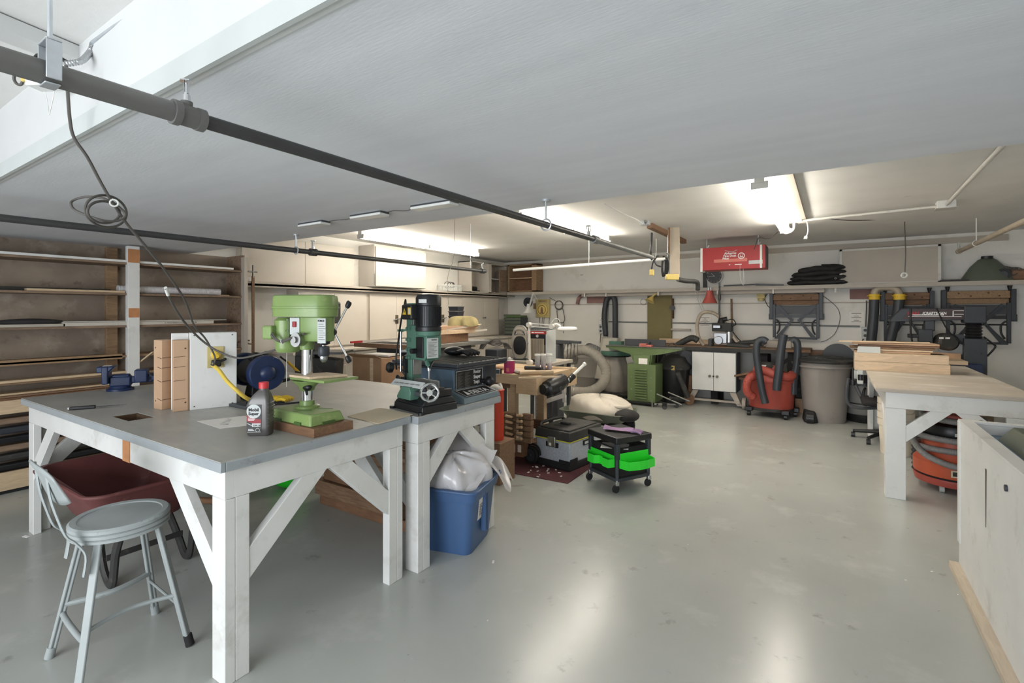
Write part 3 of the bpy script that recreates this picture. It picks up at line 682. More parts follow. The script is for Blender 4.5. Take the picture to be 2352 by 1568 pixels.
# local x runs along the visible face
out('body',B().box(-.012,.235,0,.10,0,.46),'white_paint',ox,bev=.003)
out('side_board',B().box(-.10,-.013,.075,.10,0,.458),'white_paint',ox,bev=.003)
pl=out('cover_plate',B().box(.075,.165,-.006,0,.245,.375),'yellow_dirty',ox,bev=.003)
out('socket',B().cyl((.12,-.006,.325),(.12,-.010,.325),.028,n=20).cyl((.12,-.006,.275),(.12,-.010,.275),.02,n=20),'label_grey',pl)
out('yellow_plug',B().lathe([(.026,0),(.026,.022),(.018,.04),(.012,.055)],c=(.12,-.008,.325),axis=(0,-1,-.1),n=16),'yellow',ox)
out('black_plug',B().box(.095,.145,-.05,-.008,.255,.295).cyl((.14,-.03,.285),(.175,-.035,.30),.008),'black',ox,bev=.006)
for x,z in((.01,.445),(.21,.445),(.01,.02),(.21,.02)): out('screw',B().cyl((x,-.002,z),(x,.002,z),.004,n=8),'bronze_bolt',ox)
t=T('extension_cord','thick yellow cord dropping from the outlet plate onto the workbench','cord',(0,0,0))
out('cable',B().tube([gd(488,838,2.93),gd(503,850,2.88),gd(520,873,2.84),gd(540,893,2.82),gd(560,910,2.85),gd(572,917,2.9)],.011,n=10),'yellow_cord',t)
one('bench_wire',B().tube([(-3.10,1.70,TZ+.012),(-3.0,1.68,TZ+.008),(-2.92,1.78,TZ+.008),(-2.85,1.95,TZ+.008),(-2.95,2.0,TZ+.01)],.006).tube([(-3.12,1.72,TZ+.02),(-3.0,1.73,TZ+.02),(-2.93,1.85,TZ+.01)],.005),'black','black cable bunched beside the grinder base','cable')
one('dark_block',B().box(-.06,.07,-.05,.07,0,.15),'char_plastic','square dark steel block standing behind the outlet post','block',bev=.004).location=(-3.52,1.70,TZ)
one('steel_bar',B().box(-.12,.12,-.03,.03,0,.018),'dark_grey','flat dark bar lying at the foot of the outlet post','bar',bev=.003).location=(-3.07,1.64,TZ)
# ================================================================= BENCH GRINDERS
def grinder(label,loc,rz,full=True):
    g=T('bench_grinder',label,'bench grinder',loc,rz)
    out('base',B().box(-.075,.075,-.07,.07,0,.03).quadbox([(-.06,-.05,.03),(.06,-.05,.03),(.06,.05,.03),(-.06,.05,.03),(-.045,-.035,.12),(.045,-.035,.12),(.045,.035,.12),(-.045,.035,.12)]),'black',g,bev=.008)
    pa=out('rating_plate',B().box(-.03,.03,-.0535,-.052,.035,.085),'black',g)
    b=B()
    for i in range(5): b.box(-.022,.022-.006*(i%2),-.0545,-.0535,.042+i*.008,.045+i*.008)
    out('small_print',b,'ink_white',pa)
    out('motor',B().lathe([(.05,-.13),(.078,-.115),(.084,-.10),(.084,.10),(.078,.115),(.05,.13)],c=(0,0,.185),axis=(1,0,0),n=36),'black_dusty',g)
    out('top_box',B().box(-.035,.035,-.035,.035,.262,.30),'black',g,bev=.006)
    for s in(-1,1):
        h=B()
        prof=[(.03,.128),(.108,.13),(.113,.138),(.113,.19),(.108,.198),(.05,.20),(.045,.212),(.03,.222),(.01,.226)]
        h.lathe(prof,c=(0,.0,.19),axis=(s,0,0),n=40)
        w_=out('wheel_guard',h,'navy',g)
        out('grinding_wheel',B().cyl((s*.14,-.02,.185),(s*.175,-.02,.185),.105,n=36),'steel_dull',w_)
        out('tool_rest',B().box(s*.13,s*.185,-.175,-.105,.13,.14).cyl((s*.15,-.10,.12),(s*.15,-.16,.13),.010),'black',g,bev=.003)
    return g
g=grinder('dark blue bench grinder behind the oil bottle, with a yellow eye shield',(-3.25,1.84,TZ),math.radians(172))
sh=out('eye_shield',B().poly3([(-.135,-.13,.26),(-.205,-.13,.26),(-.205,-.21,.18),(-.135,-.21,.18)],(0,.004,.004)),'yellow',g)
out('shield_arm',B().cyl((-.17,-.09,.29),(-.17,-.14,.25),.007),'black',g)
out('power_cord',B().tube([(.06,-.03,.30),(.14,-.05,.30),(.05,-.12,.27),(-.02,-.13,.16),(-.03,-.11,.08)],.006),'black',g)
grinder('second dark grinder half hidden behind the notched wooden block',(-3.98,1.72,TZ),math.radians(-8))
# ================================================================= MORTISING MACHINE
m=T('mortising_machine','dark green mortising machine with black upright motor on black cast base','mortising machine',(-2.10,2.245,TZ-.005),math.radians(-12))
GT='green_teal'
out('base',B().quadbox([(-.15,-.125,0),(.16,-.125,0),(.16,.135,0),(-.15,.135,0),(-.145,-.12,.045),(.155,-.12,.045),(.155,.13,.045),(-.145,.13,.045)]).quadbox([(-.145,-.12,.045),(.155,-.12,.045),(.155,.13,.045),(-.145,.13,.045),(-.10,-.09,.085),(.15,-.09,.085),(.15,.10,.085),(-.10,.10,.085)]).box(-.02,.15,-.09,.10,.085,.13),'black',m,bev=.007)
for x,y in((-.15,-.13),(.155,-.13)): out('foot_lug',B().cyl((x,y,0),(x,y,.014),.018,n=14),'black',m)
out('column',B().box(-.145,-.085,-.035,.035,.10,.645),GT,m,bev=.006)
out('column_slide',B().box(-.083,-.07,-.03,.03,.20,.60),'steel_dull',m,bev=.002)
out('head',B().prism([(-.105,.30),(.075,.30),(.10,.33),(.10,.45),(.02,.45),(-.02,.51),(-.105,.51)],'y',-.055,.055),GT,m,bev=.006)
for z in(.31,.36,.42,.49): out('gib_bolt',B().cyl((-.10,-.056,z),(-.06,-.056,z),.012,n=14).cyl((-.085,-.06,z),(-.085,-.075,z),.008,n=10),GT,m)
out('ring_collar',B().cyl((.045,0,.45),(.045,0,.475),.072,.078,n=32),GT,m)
mo=out('motor',B().lathe([(.06,.475),(.078,.478),(.078,.50),(.073,.505),(.073,.625),(.077,.63),(.077,.675),(.068,.695),(.01,.70)],c=(.045,0,0),n=40),'black',m)
b=B()
for i in range(32):
    a=2*PI*i/32; b.obox((.045+.0745*math.cos(a),.0745*math.sin(a),.565),(.008,.003,.115),(0,0,a))
out('cooling_fin',b,'black',m)
out('terminal_box',B().box(-.06,.045,-.125,-.06,.545,.635),'black',m,bev=.010,seg=3)
pl=out('warning_sign',B().prism([(-.045,.575),(-.005,.575),(-.025,.612)],'y',-.1265,-.125),'yellow',m)
out('bolt_mark',B().prism([(-.022,.606),(-.031,.592),(-.026,.592),(-.028,.580),(-.018,.595),(-.024,.595)],'y',-.1275,-.1264),'ink',pl)
pl=out('yellow_label',B().box(.012,.044,-.1262,-.125,.575,.617),'yellow',m)
out('print',B().box(.018,.040,-.127,-.1262,.581,.611),'label_grey',pl)
pl=out('motor_plate',B().obox((.085,-.070,.655),(.05,.004,.022),(0,0,.55)),'steel_dull',m); out('plate_print',B().obox((.0825,-.0725,.658),(.036,.002,.005),(0,0,.55)).obox((.0825,-.0725,.650),(.030,.002,.004),(0,0,.55)),'ink',pl)
out('side_cover',B().box(.0,.075,-.062,-.055,.315,.44),'black',m,bev=.004)
out('cover_knob',B().cyl((.0,-.06,.355),(.0,-.095,.355),.016,n=16),'black',m)
pl=out('instruction_label',B().box(.1005,.1025,-.05,.03,.315,.435),'label_grey',m)
b=B()
for i in range(11): b.box(.1025,.103,-.042,.02-.01*(i%3),.405-.008*i,.408-.008*i)
b.box(.1025,.103,-.02,.02,.42,.428)
out('small_print',b,'ink_grey',pl)
out('chisel_mount',B().cyl((.05,0,.30),(.05,0,.265),.028,.02).cyl((.07,-.02,.29),(.12,-.05,.27),.010),GT,m)
out('chisel',B().cyl((.05,0,.265),(.05,0,.235),.012).cyl((.05,0,.235),(.05,0,.165),.006,n=8),'steel',m)
out('chuck_arm',B().tube([(.09,0,.29),(.11,-.03,.275),(.13,-.05,.265)],.009),'black',m)
out('fence',B().box(-.10,.17,-.02,-.012,.145,.185),'steel_dull',m)
pl=out('fence_label',B().quadbox([(-.13,-.155,.150),(.125,-.115,.145),(.125,-.08,.175),(-.13,-.12,.180),(-.13,-.156,.153),(.125,-.116,.148),(.125,-.081,.178),(-.13,-.121,.183)]),'label_grey',m)
b=B()
for i in range(5): b.beam((-.10+.045*i,-.146+.007*i,.1655),(-.07+.045*i,-.141+.007*i,.1655),.012,.002)
out('fence_print',b,'ink_grey',pl)
out('vise_block',B().prism([(-.07,.075),(.07,.075),(.075,.125),(.06,.15),(-.02,.15),(-.07,.09)],'y',-.15,-.07),GT,m,bev=.004)
out('cross_slide',B().box(-.02,.14,-.09,.05,.125,.14).box(.06,.15,-.12,-.02,.10,.125).cyl((.04,-.10,.115),(.16,-.10,.115),.014),'dark_grey',m,bev=.003)
hw=out('hand_wheel',B().torus((.195,-.10,.13),.048,.009,axis=(.8,-.6,0),n=30).cyl((.165,-.08,.13),(.205,-.107,.13),.018),'chrome',m)
b=B(); ax=Vector((.8,-.6,0)).normalized(); xx,yy,_=frame(ax); c0=Vector((.195,-.10,.13))
for i in range(5):
    a=2*PI*i/5; b.beam(c0,c0+(xx*math.cos(a)+yy*math.sin(a))*.046,.012,.007)
out('spoke',b,'chrome',hw)
out('crank_knob',B().cyl(c0+yy*.04,c0+yy*.04+ax*.06,.010).cyl(c0-xx*.03,c0-xx*.03+ax*.03,.012),'black',hw)
out('stop_rod',B().cyl((-.215,-.03,.21),(-.215,-.03,.47),.0065).cyl((-.215,-.03,.46),(-.215,-.03,.475),.011),'steel',m)
out('rod_bracket',B().beam((-.22,-.03,.475),(-.10,-.01,.475),.014,.012).beam((-.24,-.03,.472),(-.19,-.03,.472),.02,.014),GT,m)
out('rack_arm',B().beam((-.22,-.03,.34),(-.10,-.01,.345),.014,.014).cyl((-.215,-.03,.33),(-.215,-.03,.36),.011),'steel',m)
out('black_knob',B().lathe([(.012,0),(.034,.01),(.036,.035),(.02,.05)],c=(-.245,-.06,.235),axis=(-.3,-.8,.1),n=10).cyl((-.235,-.03,.24),(-.20,-.0,.18),.008),'black',m)
out('clamp_cluster',B().torus((-.22,-.05,.165),.018,.008,axis=(.2,1,0)).box(-.20,-.165,-.045,.0,.10,.18).cyl((-.19,-.04,.11),(-.18,-.06,.06),.007),'black',m,bev=.003)
out('feed_lever',B().cyl((-.14,-.05,.10),(-.115,-.06,.22),.007).cyl((-.165,-.08,.03),(-.14,-.05,.11),.009).box(-.15,-.125,-.055,-.03,.21,.32),'black',m)
out('motor_cable',B().tube([(-.06,-.09,.59),(-.09,-.075,.66),(-.12,-.06,.65),(-.16,-.055,.57),(-.19,-.05,.50),(-.24,-.03,.42),(-.27,-.03,.30),(-.25,-.04,.22)],.006),'black',m)
out('yellow_tag',B().box(-.09,-.078,-.0365,-.035,.38,.42),'yellow',m)
# ================================================================= ROUTER SHAPER
r=T('router_table','blue-grey router shaper with black ribbed top behind the mortising machine','router table',(-2.30,2.705,TZ-.005),0)
out('cabinet',B().box(-.21,.19,-.17,.17,.005,.215),'rtr_blue',r,bev=.006)
b=B().box(-.32,.28,-.235,.345,.228,.252).box(-.315,.275,-.23,.34,.212,.226)
out('top',b,'char_plastic',r,bev=.004)
b=B()
for i in range(11): b.box(-.31,.27,-.215+i*.05,-.205+i*.05,.252,.256)
out('top_rib',b,'black_dusty',r)
pl=out('label',B().box(.1905,.1925,-.15,.155,.045,.195),'label_dark',r)
b=B().box(.1925,.1935,-.147,.152,.188,.191).box(.1925,.1935,-.147,.152,.049,.052).box(.1925,.1935,-.147,-.144,.05,.19).box(.1925,.1935,.149,.152,.05,.19)
out('label_border',b,'ink_white',pl)
for i,s in enumerate(('Router','Shaper','Toupie')): text(s,(.1932,.045,.160-.036*i),(0,1,0),(0,0,1),.036,'ink_white',pl,bold=.0007,sx=.8)
b=B()
for c in range(2):
    for i in range(15): b.box(.1925,.1932,-.13+c*.08,-.075+c*.08-.012*((i*7)%3),.172-i*.0075,.1745-i*.0075)
out('small_print',b,'ink_grey',pl)
b=B()
b.quadbox([(.19,-.23,0),(.335,-.23,0),(.335,.175,0),(.19,.175,0),(.19,-.21,.075),(.325,-.22,.035),(.325,.165,.035),(.19,.155,.075)])
out('switch_base',b,'grey_blue',r,bev=.004)
n=Vector((.04,0,.135)).normalized()
pl=out('name_plate',B().poly3([(.315,-.19,.039),(.315,.145,.039),(.215,.145,.069),(.215,-.19,.069)],(.0007,0,.002)),'label_dark',r)
b=B()
for A,C in(((.31,-.183,.0425),(.31,.138,.0425)),((.22,-.183,.0695),(.22,.138,.0695)),((.31,-.183,.0425),(.22,-.183,.0695)),((.31,.138,.0425),(.22,.138,.0695))): b.beam(A,C,.003,.002)
out('plate_border',b,'ink_white',pl)
text('DELTA',(.296,-.10,.0485),(0,1,0),(-.1,0,.03),.066,'ink_white',pl,bold=.001,sx=.95)
out('logo',B().poly3([(.296,-.155,.0478),(.296,-.115,.0478),(.240,-.135,.0648)],(0,0,.0015)),'ink_white',pl)
out('side_knob',B().cyl((.19,.13,.10),(.24,.13,.10),.016).ell((.26,.14,.10),(.034,.034,.034)),'black',r)
out('under_motor',B().box(.02,.19,.18,.33,.06,.21),'char_plastic',r,bev=.01)
# ================================================================= THINGS UNDER AND AROUND THE WORKBENCHES
# stacked brown drawer boxes under the second bench
zb=0
for i,(h,x0,x1,y0,lb) in enumerate(((.075,-3.36,-2.42,2.385,'lowest brown board of the pile under the second workbench'),(.115,-3.40,-2.46,2.37,'thick brown board second from the floor under the second workbench'),(.10,-3.33,-2.50,2.40,'third brown board up in the pile under the second workbench'),(.09,-3.30,-2.40,2.42,'fourth board, greyish brown, in the pile under the second workbench'))):
    c=((x0+x1)/2,(y0+.25),zb); o=one('wooden_board',B().box(-(x1-x0)/2,(x1-x0)/2,-.22,.22,0,h-.002),'old_wood' if i%2 else 'brown_wood',lb,'board',group='boards piled under the workbench',bev=.004); o.location=c; zb+=h
t=T('slatted_crate','brown slatted crate standing on the boards under the second workbench','crate',(-2.85,2.62,zb),0)
for i in range(4): out('slat',B().box(-.38,.38,-.17,-.15,.01+i*.09,.065+i*.09),'old_wood',t,bev=.002)
for s in(-1,1): out('end_panel',B().box(s*.38,s*.40,-.17,.17,0,.36),'old_wood',t)
t=T('green_bag','bright green bag on the floor under the front workbench','bag',(-3.9,2.5,0))
out('body',B().ell((0,0,.16),(.2,.16,.16)),'lime',t); out('neck',B().lathe([(.05,.28),(.03,.33),(.06,.38)],n=12),'lime',t)
# wheelbarrow
t=T('wheelbarrow','dark red wheelbarrow parked under the front workbench behind the stool','wheelbarrow',(-3.62,1.25,0),0)
def tray(z,hx0,hx1,hy,r=.10): return [(x,y,z) for x,y in [(hx1-r*(1-math.sin(a)),(-hy+r*(1-math.cos(a)))) if 0 else (0,0) for a in()]] 
def rrect(x0,x1,y0,y1,z,r,n=5):
    P=[]
    for (cx_,cy_,a0) in((x1-r,y0+r,-PI/2),(x1-r,y1-r,0),(x0+r,y1-r,PI/2),(x0+r,y0+r,PI)):
        for i in range(n+1): a=a0+PI/2*i/n; P.append((cx_+r*math.cos(a),cy_+r*math.sin(a),z))
    return P
b=B(); R=[rrect(-.30,.28,-.20,.20,.285,.08),rrect(-.52,.42,-.31,.31,.52,.10),rrect(-.50,.40,-.29,.29,.52,.10),rrect(-.29,.27,-.19,.19,.30,.08)]
b.skin([[b.v((x,y,z+(.02 if abs(x)>.35 and x<0 else 0))) for x,y,z in s] for s in R])
out('tray',b,'maroon',t)
b=B().tube(rrect(-.525,.425,-.315,.315,.525,.10),.012,sub=1,closed=True)
out('rim',b,'maroon',t)
for s in(-1,1):
    h=out('handle',B().cyl((-.55,s*.10,.22),(.80,s*.20,.44),.019),'brown_wood',t)
    out('grip',B().cyl((.72,s*.193,.427),(.83,s*.202,.445),.023).ell((.835,s*.202,.446),(.022,.022,.022)),'pink',h)
    b=B().tube([(.10,s*.17,.27),(.22,s*.19,.10),(.30,s*.19,.02),(.36,s*.19,.04),(.40,s*.19,.20),(.45,s*.18,.33)],.018,n=8,flat=1.4)
    out('leg',b,'black_dusty',t)
out('leg_brace',B().beam((.27,-.19,.14),(.27,.19,.14),.01,.03),'black_dusty',t)
wl=out('wheel',B().cyl((-.52,-.045,.18),(-.52,.045,.18),.18,n=32),'rubber',t,bev=.02,seg=3)
out('hub',B().cyl((-.52,-.055,.18),(-.52,.055,.18),.09,n=24),'steel_dull',wl)
b=B(); random.seed(3)
for i in range(26): b.obox((random.uniform(-.25,.26),random.uniform(-.16,.16),.304),(random.uniform(.005,.02),.006,.003),(0,0,random.uniform(0,3)))
o=out('wood_chips',b,'paper_tan',t); o['kind']='stuff'
# blue tote with a clear bag
R0=math.radians(15)
c=Vector((-1.823,2.368,0))+Matrix.Rotation(R0,3,'Z')@Vector((-.235,.21,0))
t=T('storage_tote','blue plastic storage tote on the floor beside the second workbench leg','tote',c,R0)
b=B(); b.skin([[b.v(p) for p in s] for s in (rrect(-.20,.20,-.18,.18,0,.05),rrect(-.205,.205,-.185,.185,.02,.05),rrect(-.235,.235,-.215,.215,.33,.055),rrect(-.25,.25,-.228,.228,.335,.055),rrect(-.262,.262,-.24,.24,.40,.055),rrect(-.262,.262,-.24,.24,.41,.055),rrect(-.238,.238,-.216,.216,.41,.05),rrect(-.17,.17,-.15,.15,.03,.05))])
out('body',b,'blue_plastic',t)
out('lip',B().tube(rrect(-.27,.27,-.247,.247,.405,.06),.009,sub=1,closed=True),'blue_plastic',t)
out('corner_rib',B().box(.20,.245,.02,.05,.08,.34).box(.22,.255,-.04,-.02,.10,.40),'blue_plastic',t,bev=.006)
pl=out('sticker',B().quadbox([(.223,-.10,.19),(.223,-.04,.19),(.2245,-.04,.19),(.2245,-.10,.19),(.237,-.10,.335),(.237,-.04,.335),(.2385,-.04,.335),(.2385,-.10,.335)]),'paper',t)
b=B()
for i in range(7): b.box(.232+i*.0009,.2335+i*.0009,-.092,-.055-.008*(i%2),.22+i*.011,.224+i*.011)
out('small_print',b,'ink_grey',pl)
random.seed(5)
bg=B()
def bagf(u,v):
    a=2*PI*u; e=v
    rx=.250*(1-e**2.4); ry=.228*(1-e**2.4)
    k=1+.07*math.sin(5*a+2*e)+.04*math.sin(11*a)
    return (rx*k*math.cos(a)+.02*e+.05*e*math.sin(3*a),ry*k*math.sin(a)-.05*e,.395+.19*math.sin(e*1.5)*(1+.22*math.sin(2*a+.8)*(1-e))+.012*math.sin(9*a+6*e))
bg.grid(bagf,64,14)
def bag2(u,v):
    x=-.20+.42*u; y=-.25+.36*v
    return (x+.05*v,y+.03,.445+.17*v+.05*math.sin(3.2*u+1)-.03*(u-.3)**2*4*(1-v)+.012*math.sin(14*u+5*v))
bg.grid(bag2,20,14)
o=one('plastic_bag',bg,'bag_clear','crumpled translucent white plastic bag bulging out of the blue tote','bag',ang=80)
o.location=c; o.rotation_euler=(0,0,R0)
bg=B()
def bag3(u,v):
    x=.18+.16*v; y=.10+.2*u
    return (x+.02*math.sin(6*u),y,.46-.13*v*v+.03*math.sin(7*u+3*v))
bg.grid(bag3,14,10); o=out('bag_corner',bg,'bag_clear',o,ang=80)
# red cylinder
c=gd(1140,955,4.4)
t=T('red_cylinder','bright red upright cylinder between the second bench and the wooden workbench','cylinder',(c.x,c.y,.36),0)
out('body',B().cyl((0,0,0),(0,0,.44),.066,n=28),'red_tube',t)
out('rim',B().torus((0,0,.44),.066,.008),'red_tube',t)
out('contents',B().ell((0,0,.45),(.06,.06,.04)).cyl((-.03,0,.45),(.04,.02,.48),.025),'white_dusty',t)
one('wooden_block',B().box(-.12,.12,-.12,.12,0,.36),'old_wood','brown wooden block holding up the red cylinder','block',bev=.006).location=(c.x,c.y,0)
# ================================================================= TALL STORAGE SHELVING, LEFT WALL
XF=-5.70; YE=3.10; YS=-1.0
t=T('storage_shelving','tall dark wooden storage shelving along the left wall','shelving',(XF,1.0,0)); oy=1.0
def lx(b,x0,x1,y0,y1,z0,z1): return b.box(x0-XF,x1-XF,y0-oy,y1-oy,z0,z1)
out('back_panel',lx(B(),-6.07,-6.05,YS,YE,.02,ZS),'concrete_dark',t)
out('end_panel',lx(B(),-6.07,XF,YE-.02,YE,0,ZS),'wood_dark',t)
out('end_panel',lx(B(),-6.07,XF,YS,YS+.02,0,ZS),'wood_dark',t)
zs=[1.95,1.655,1.345,1.055]
for z in zs[:3]: out('shelf',lx(B(),-6.05,XF,YS,YE-.02,z,z+.02),'wood_dark',t,bev=.002)
out('shelf',lx(B(),-6.05,XF,YS,YE-.02,1.058,1.078),'wood_shelf',t,bev=.002); 
out('shelf_front',lx(B(),XF-.02,XF,YS,1.93,1.045,1.095),'wood_shelf',t,bev=.002)
out('shelf',lx(B(),-6.05,XF-.05,YS,2.9,.885,.905),'wood_shelf',t)
out('shelf',lx(B(),-6.05,XF,YS,2.9,.70,.72),'wood_shelf',t)
out('shelf_front',lx(B(),XF-.0,XF+.02,YS,2.9,.655,.765),'pine_y',t,bev=.002)
out('shelf_front',lx(B(),XF-.0,XF+.02,YS,2.9,.03,.18),'pine_y',t,bev=.002)
out('shelf',lx(B(),-6.05,XF,YS,2.9,.15,.17),'wood_dark',t)
y0=gX(291,800,XF).y; y1=gX(318,800,XF).y
p=out('post',lx(B(),XF-.03,XF+.03,y0,y1,0,2.13),'white_paint',t,bev=.003,label='white painted front post')
out('tan_patch',lx(B(),XF+.0305,XF+.032,y0+.004,y1-.004,1.44,1.53),'tan_patch',p)
out('bare_top',lx(B(),XF+.0305,XF+.032,y0,y1,1.97,2.10),'tan_patch',p)
y0=gX(240,700,-6.05).y; y1=gX(266,700,-6.05).y
out('post',lx(B(),-6.05,-6.0,y0,y1,0,2.13),'wood_shelf',t,bev=.003)
out('post',lx(B(),XF-.02,XF+.05,YE-.03,YE+.01,0,2.12),'taupe_paint',t)
out('leg_panel',lx(B(),-6.0,XF,YS,2.9,0,.03),'black_matte',t)
# things on the shelves
def on(name,px0,px1,z,th,dp,m,label,cat,xo=.03,group=None,bev=.002,rz=0):
    a=gX(px0,700,XF-xo).y; c=gX(px1,700,XF-xo).y
    o=one(name,B().box(-dp,0,-(c-a)/2,(c-a)/2,0,th),m,label,cat,group=group,bev=bev); o.location=(XF-xo,(a+c)/2,z); o.rotation_euler=(0,0,rz); return o
g='boards lying on the tall shelving'
on('white_moulding',-60,291,1.971,.022,.07,'white_plastic','long white moulding on the top shelf left of the white post','moulding',.0,group=g)
on('white_moulding',-40,200,1.971,.014,.05,'white_plastic','second white moulding behind the first on the top shelf','moulding',.10,group=g)
on('white_moulding',320,537,1.971,.022,.07,'white_plastic','white moulding on the top shelf right of the white post','moulding',.0,group=g)
on('pine_board',62,288,1.676,.020,.08,'pine_y','pale pine strip on the second shelf left of the white post','board',.01,group=g)
on('dark_board',-60,255,1.676,.034,.12,'black_dusty','long dark board at the back of the second shelf','board',.12,group=g)
r_=one('wrap_roll',B().tube([(0,-.62,0),(0,0,.0),(0,.62,0)],.036,n=14,ribs=.03,rib=.04),'bag_clear','long roll of translucent bubble wrap on the second shelf','roll'); 
a=gX(268,680,XF-.1).y;c=gX(502,680,XF-.1).y; r_.location=(XF-.08,(a+c)/2,1.715); r_.scale=(1,(c-a)/1.24,1)
on('pine_board',505,527,1.676,.008,.1,'pine_y','short pinkish strip beyond the bubble wrap roll','board',.02,group=g)
o=on('flooring_box',145,491,1.366,.032,.16,'cream_paint','long carton of flooring with printed side on the third shelf','box',.0,group=g)
text('A WATERPROOF SOLUTION',(XF+.001,gX(378,740,XF).y,1.374),(0,1,0),(0,0,1),.024,'ink_grey',None).parent=o
bpy.context.view_layer.update()
for ch in o.children: ch.matrix_parent_inverse=Matrix.Translation(-Vector(o.location))
on('flooring_box',-60,150,1.366,.024,.16,'taupe_paint','long grey-brown carton at the left end of the third shelf','box',.0,group=g)
on('white_board',-60,520,1.399,.010,.17,'white_dusty','thin white board lying across the cartons on the third shelf','board',.03,group=g)
b=B(); b.ell((0,0,.018),(.06,.22,.028)); o=one('dark_rag',b,'black_cloth','dark crumpled rag on the third shelf at far left','rag'); o.location=(XF-.04,gX(72,742,XF).y,1.392)
on('pine_board',-60,292,.906,.02,.12,'pine_y','pine board lying on the low shelf behind the vise','board',-.0,group=g)
for i in range(5):
    o=on('offcut_board',-60+8*i,292,.722+.018*i,.016,.16,('old_wood','pine_y','brown_wood','old_wood','pine_y')[i],'offcut board %s in the pile on the waist-high shelf'%('at the bottom','second from the bottom','in the middle','second from the top','on top')[i],'board',.01+.02*i,group=g)
for i in range(6):
    zz=.18+.075*i
    o=on('pipe_length',-80,292,zz,.05,.10,('black','black_dusty','wood_dark','black','char_plastic','wood_dark')[i],'dark length of material %s in the lowest bay'%('at the bottom','second up','third up','fourth up','fifth up','on top')[i],'board',.03+.02*(i%3),group='dark stock in the lowest bay',bev=.01)
# small shelf items at the right end
b=B()
for i in range(14): b.obox((random.uniform(-.08,.08),random.uniform(-.12,.12),.012+.006*i),(.12,.03,.01),(random.uniform(-.3,.3),random.uniform(-.3,.3),random.uniform(0,3)))
o=one('scrap_pile',b,'old_wood','small untidy heap of scraps at the right end of the shelving','scraps'); o.location=(XF-.15,gX(540,800,XF-.15).y,1.079); o['kind']='stuff'
one('leaning_stick',B().beam((XF+.0,gX(322,842,XF).y,1.0),(XF+.1,gX(352,818,XF+.1).y,1.10),.03,.012),'pine_y','short pale stick leaning behind the notched wooden block','stick')
# bar clamps hanging on the end post
t=T('bar_clamp','long steel bar clamp hanging on the end of the tall shelving','clamp',(XF-.02,YE+.022,0))
out('bar',B().cyl((0,0,.85),(0,0,2.05),.014),'iron_pipe',t)
out('jaw',B().box(-.02,.05,-.01,.03,1.86,1.90).cyl((0,0,1.80),(0,0,1.84),.024),'steel_dull',t,bev=.003)
t=T('bar_clamp','second bar clamp with a cross handle beside the cream wall','clamp',(-5.79,YE+.15,0))
out('bar',B().box(-.006,.006,-.015,.015,.80,1.92),'old_wood',t)
out('handle',B().cyl((0,-.06,1.97),(0,.05,1.97),.008).cyl((0,0,1.90),(0,0,2.05),.01),'steel_dull',t)
# ================================================================= CREAM CUPBOARDS, LEFT WALL
S(out('trim_8',B().box(WX,-6.0,3.2,4.9,1.86,2.44),'cream_paint'))
ld_=one('wall_ledge',B().box(WX,-5.80,3.17,BY,1.805,1.835).box(-5.83,-5.80,3.17,8.74,1.79,1.86),'taupe_paint','long narrow ledge shelf above the cream cupboards','shelf',bev=.002)
up=T('wall_panel','flat cream cupboard doors above the ledge, left of the deep cupboard','cupboard',(-6.0,4.1,1.87))
for y0,y1 in((-.88,-.03),(-.025,.78)): out('door',B().box(0,.022,y0,y1,0,.565),'cream_paint',up,bev=.002)
dc=T('wall_cupboard','deep cream wall cupboard standing on the ledge under the left strip light','cupboard',(-5.70,5.05,1.87))
out('body',B().box(-.37,-.03,0,1.08,0,.63),'cream_paint',dc,bev=.002)
out('door',B().box(-.022,.0,.012,1.08,.008,.60),'cream_paint',dc,bev=.002)
out('hinge',B().cyl((-.03,.004,.02),(-.03,.004,.19),.007,n=8),'steel_dull',dc)
t=T('cupboard_row','long row of flush cream cupboards with small latches under the ledge','cupboard',(-5.85,3.86,1.0))
out('body',B().box(-.225,-.022,0,4.68,0,.79),'taupe_paint',t)
ds=[.03,.57,1.14,1.20,1.757,2.35,2.90,3.46,4.05,4.60]
ds=[(.03,.575),(.58,1.15),(1.21,1.755),(1.76,2.34),(2.345,2.87),(2.875,3.44),(3.45,4.12),(4.125,4.62)]
for i,(a,c) in enumerate(ds):
    d_=out('door',B().box(-.02,0,a,c,.02,.76),'cream_paint',t,bev=.0015)
for y in(1.757,2.872):
    h=out('latch',B().box(0,.012,y-.03,y+.03,.30,.44),'bronze_bolt',t,bev=.003)
    out('handle',B().cyl((.01,y-.07,.36),(.03,y+.07,.385),.008).cyl((.01,y,.37),(.035,y,.37),.012),'steel_dull',h)
for y in(4.09,4.155): out('knob',B().cyl((0,y,.37),(.025,y,.37),.016),'steel_dull',t)
out('hinge_line',B().box(0,.003,.075,.082,.64,.72),'iron_pipe',t)
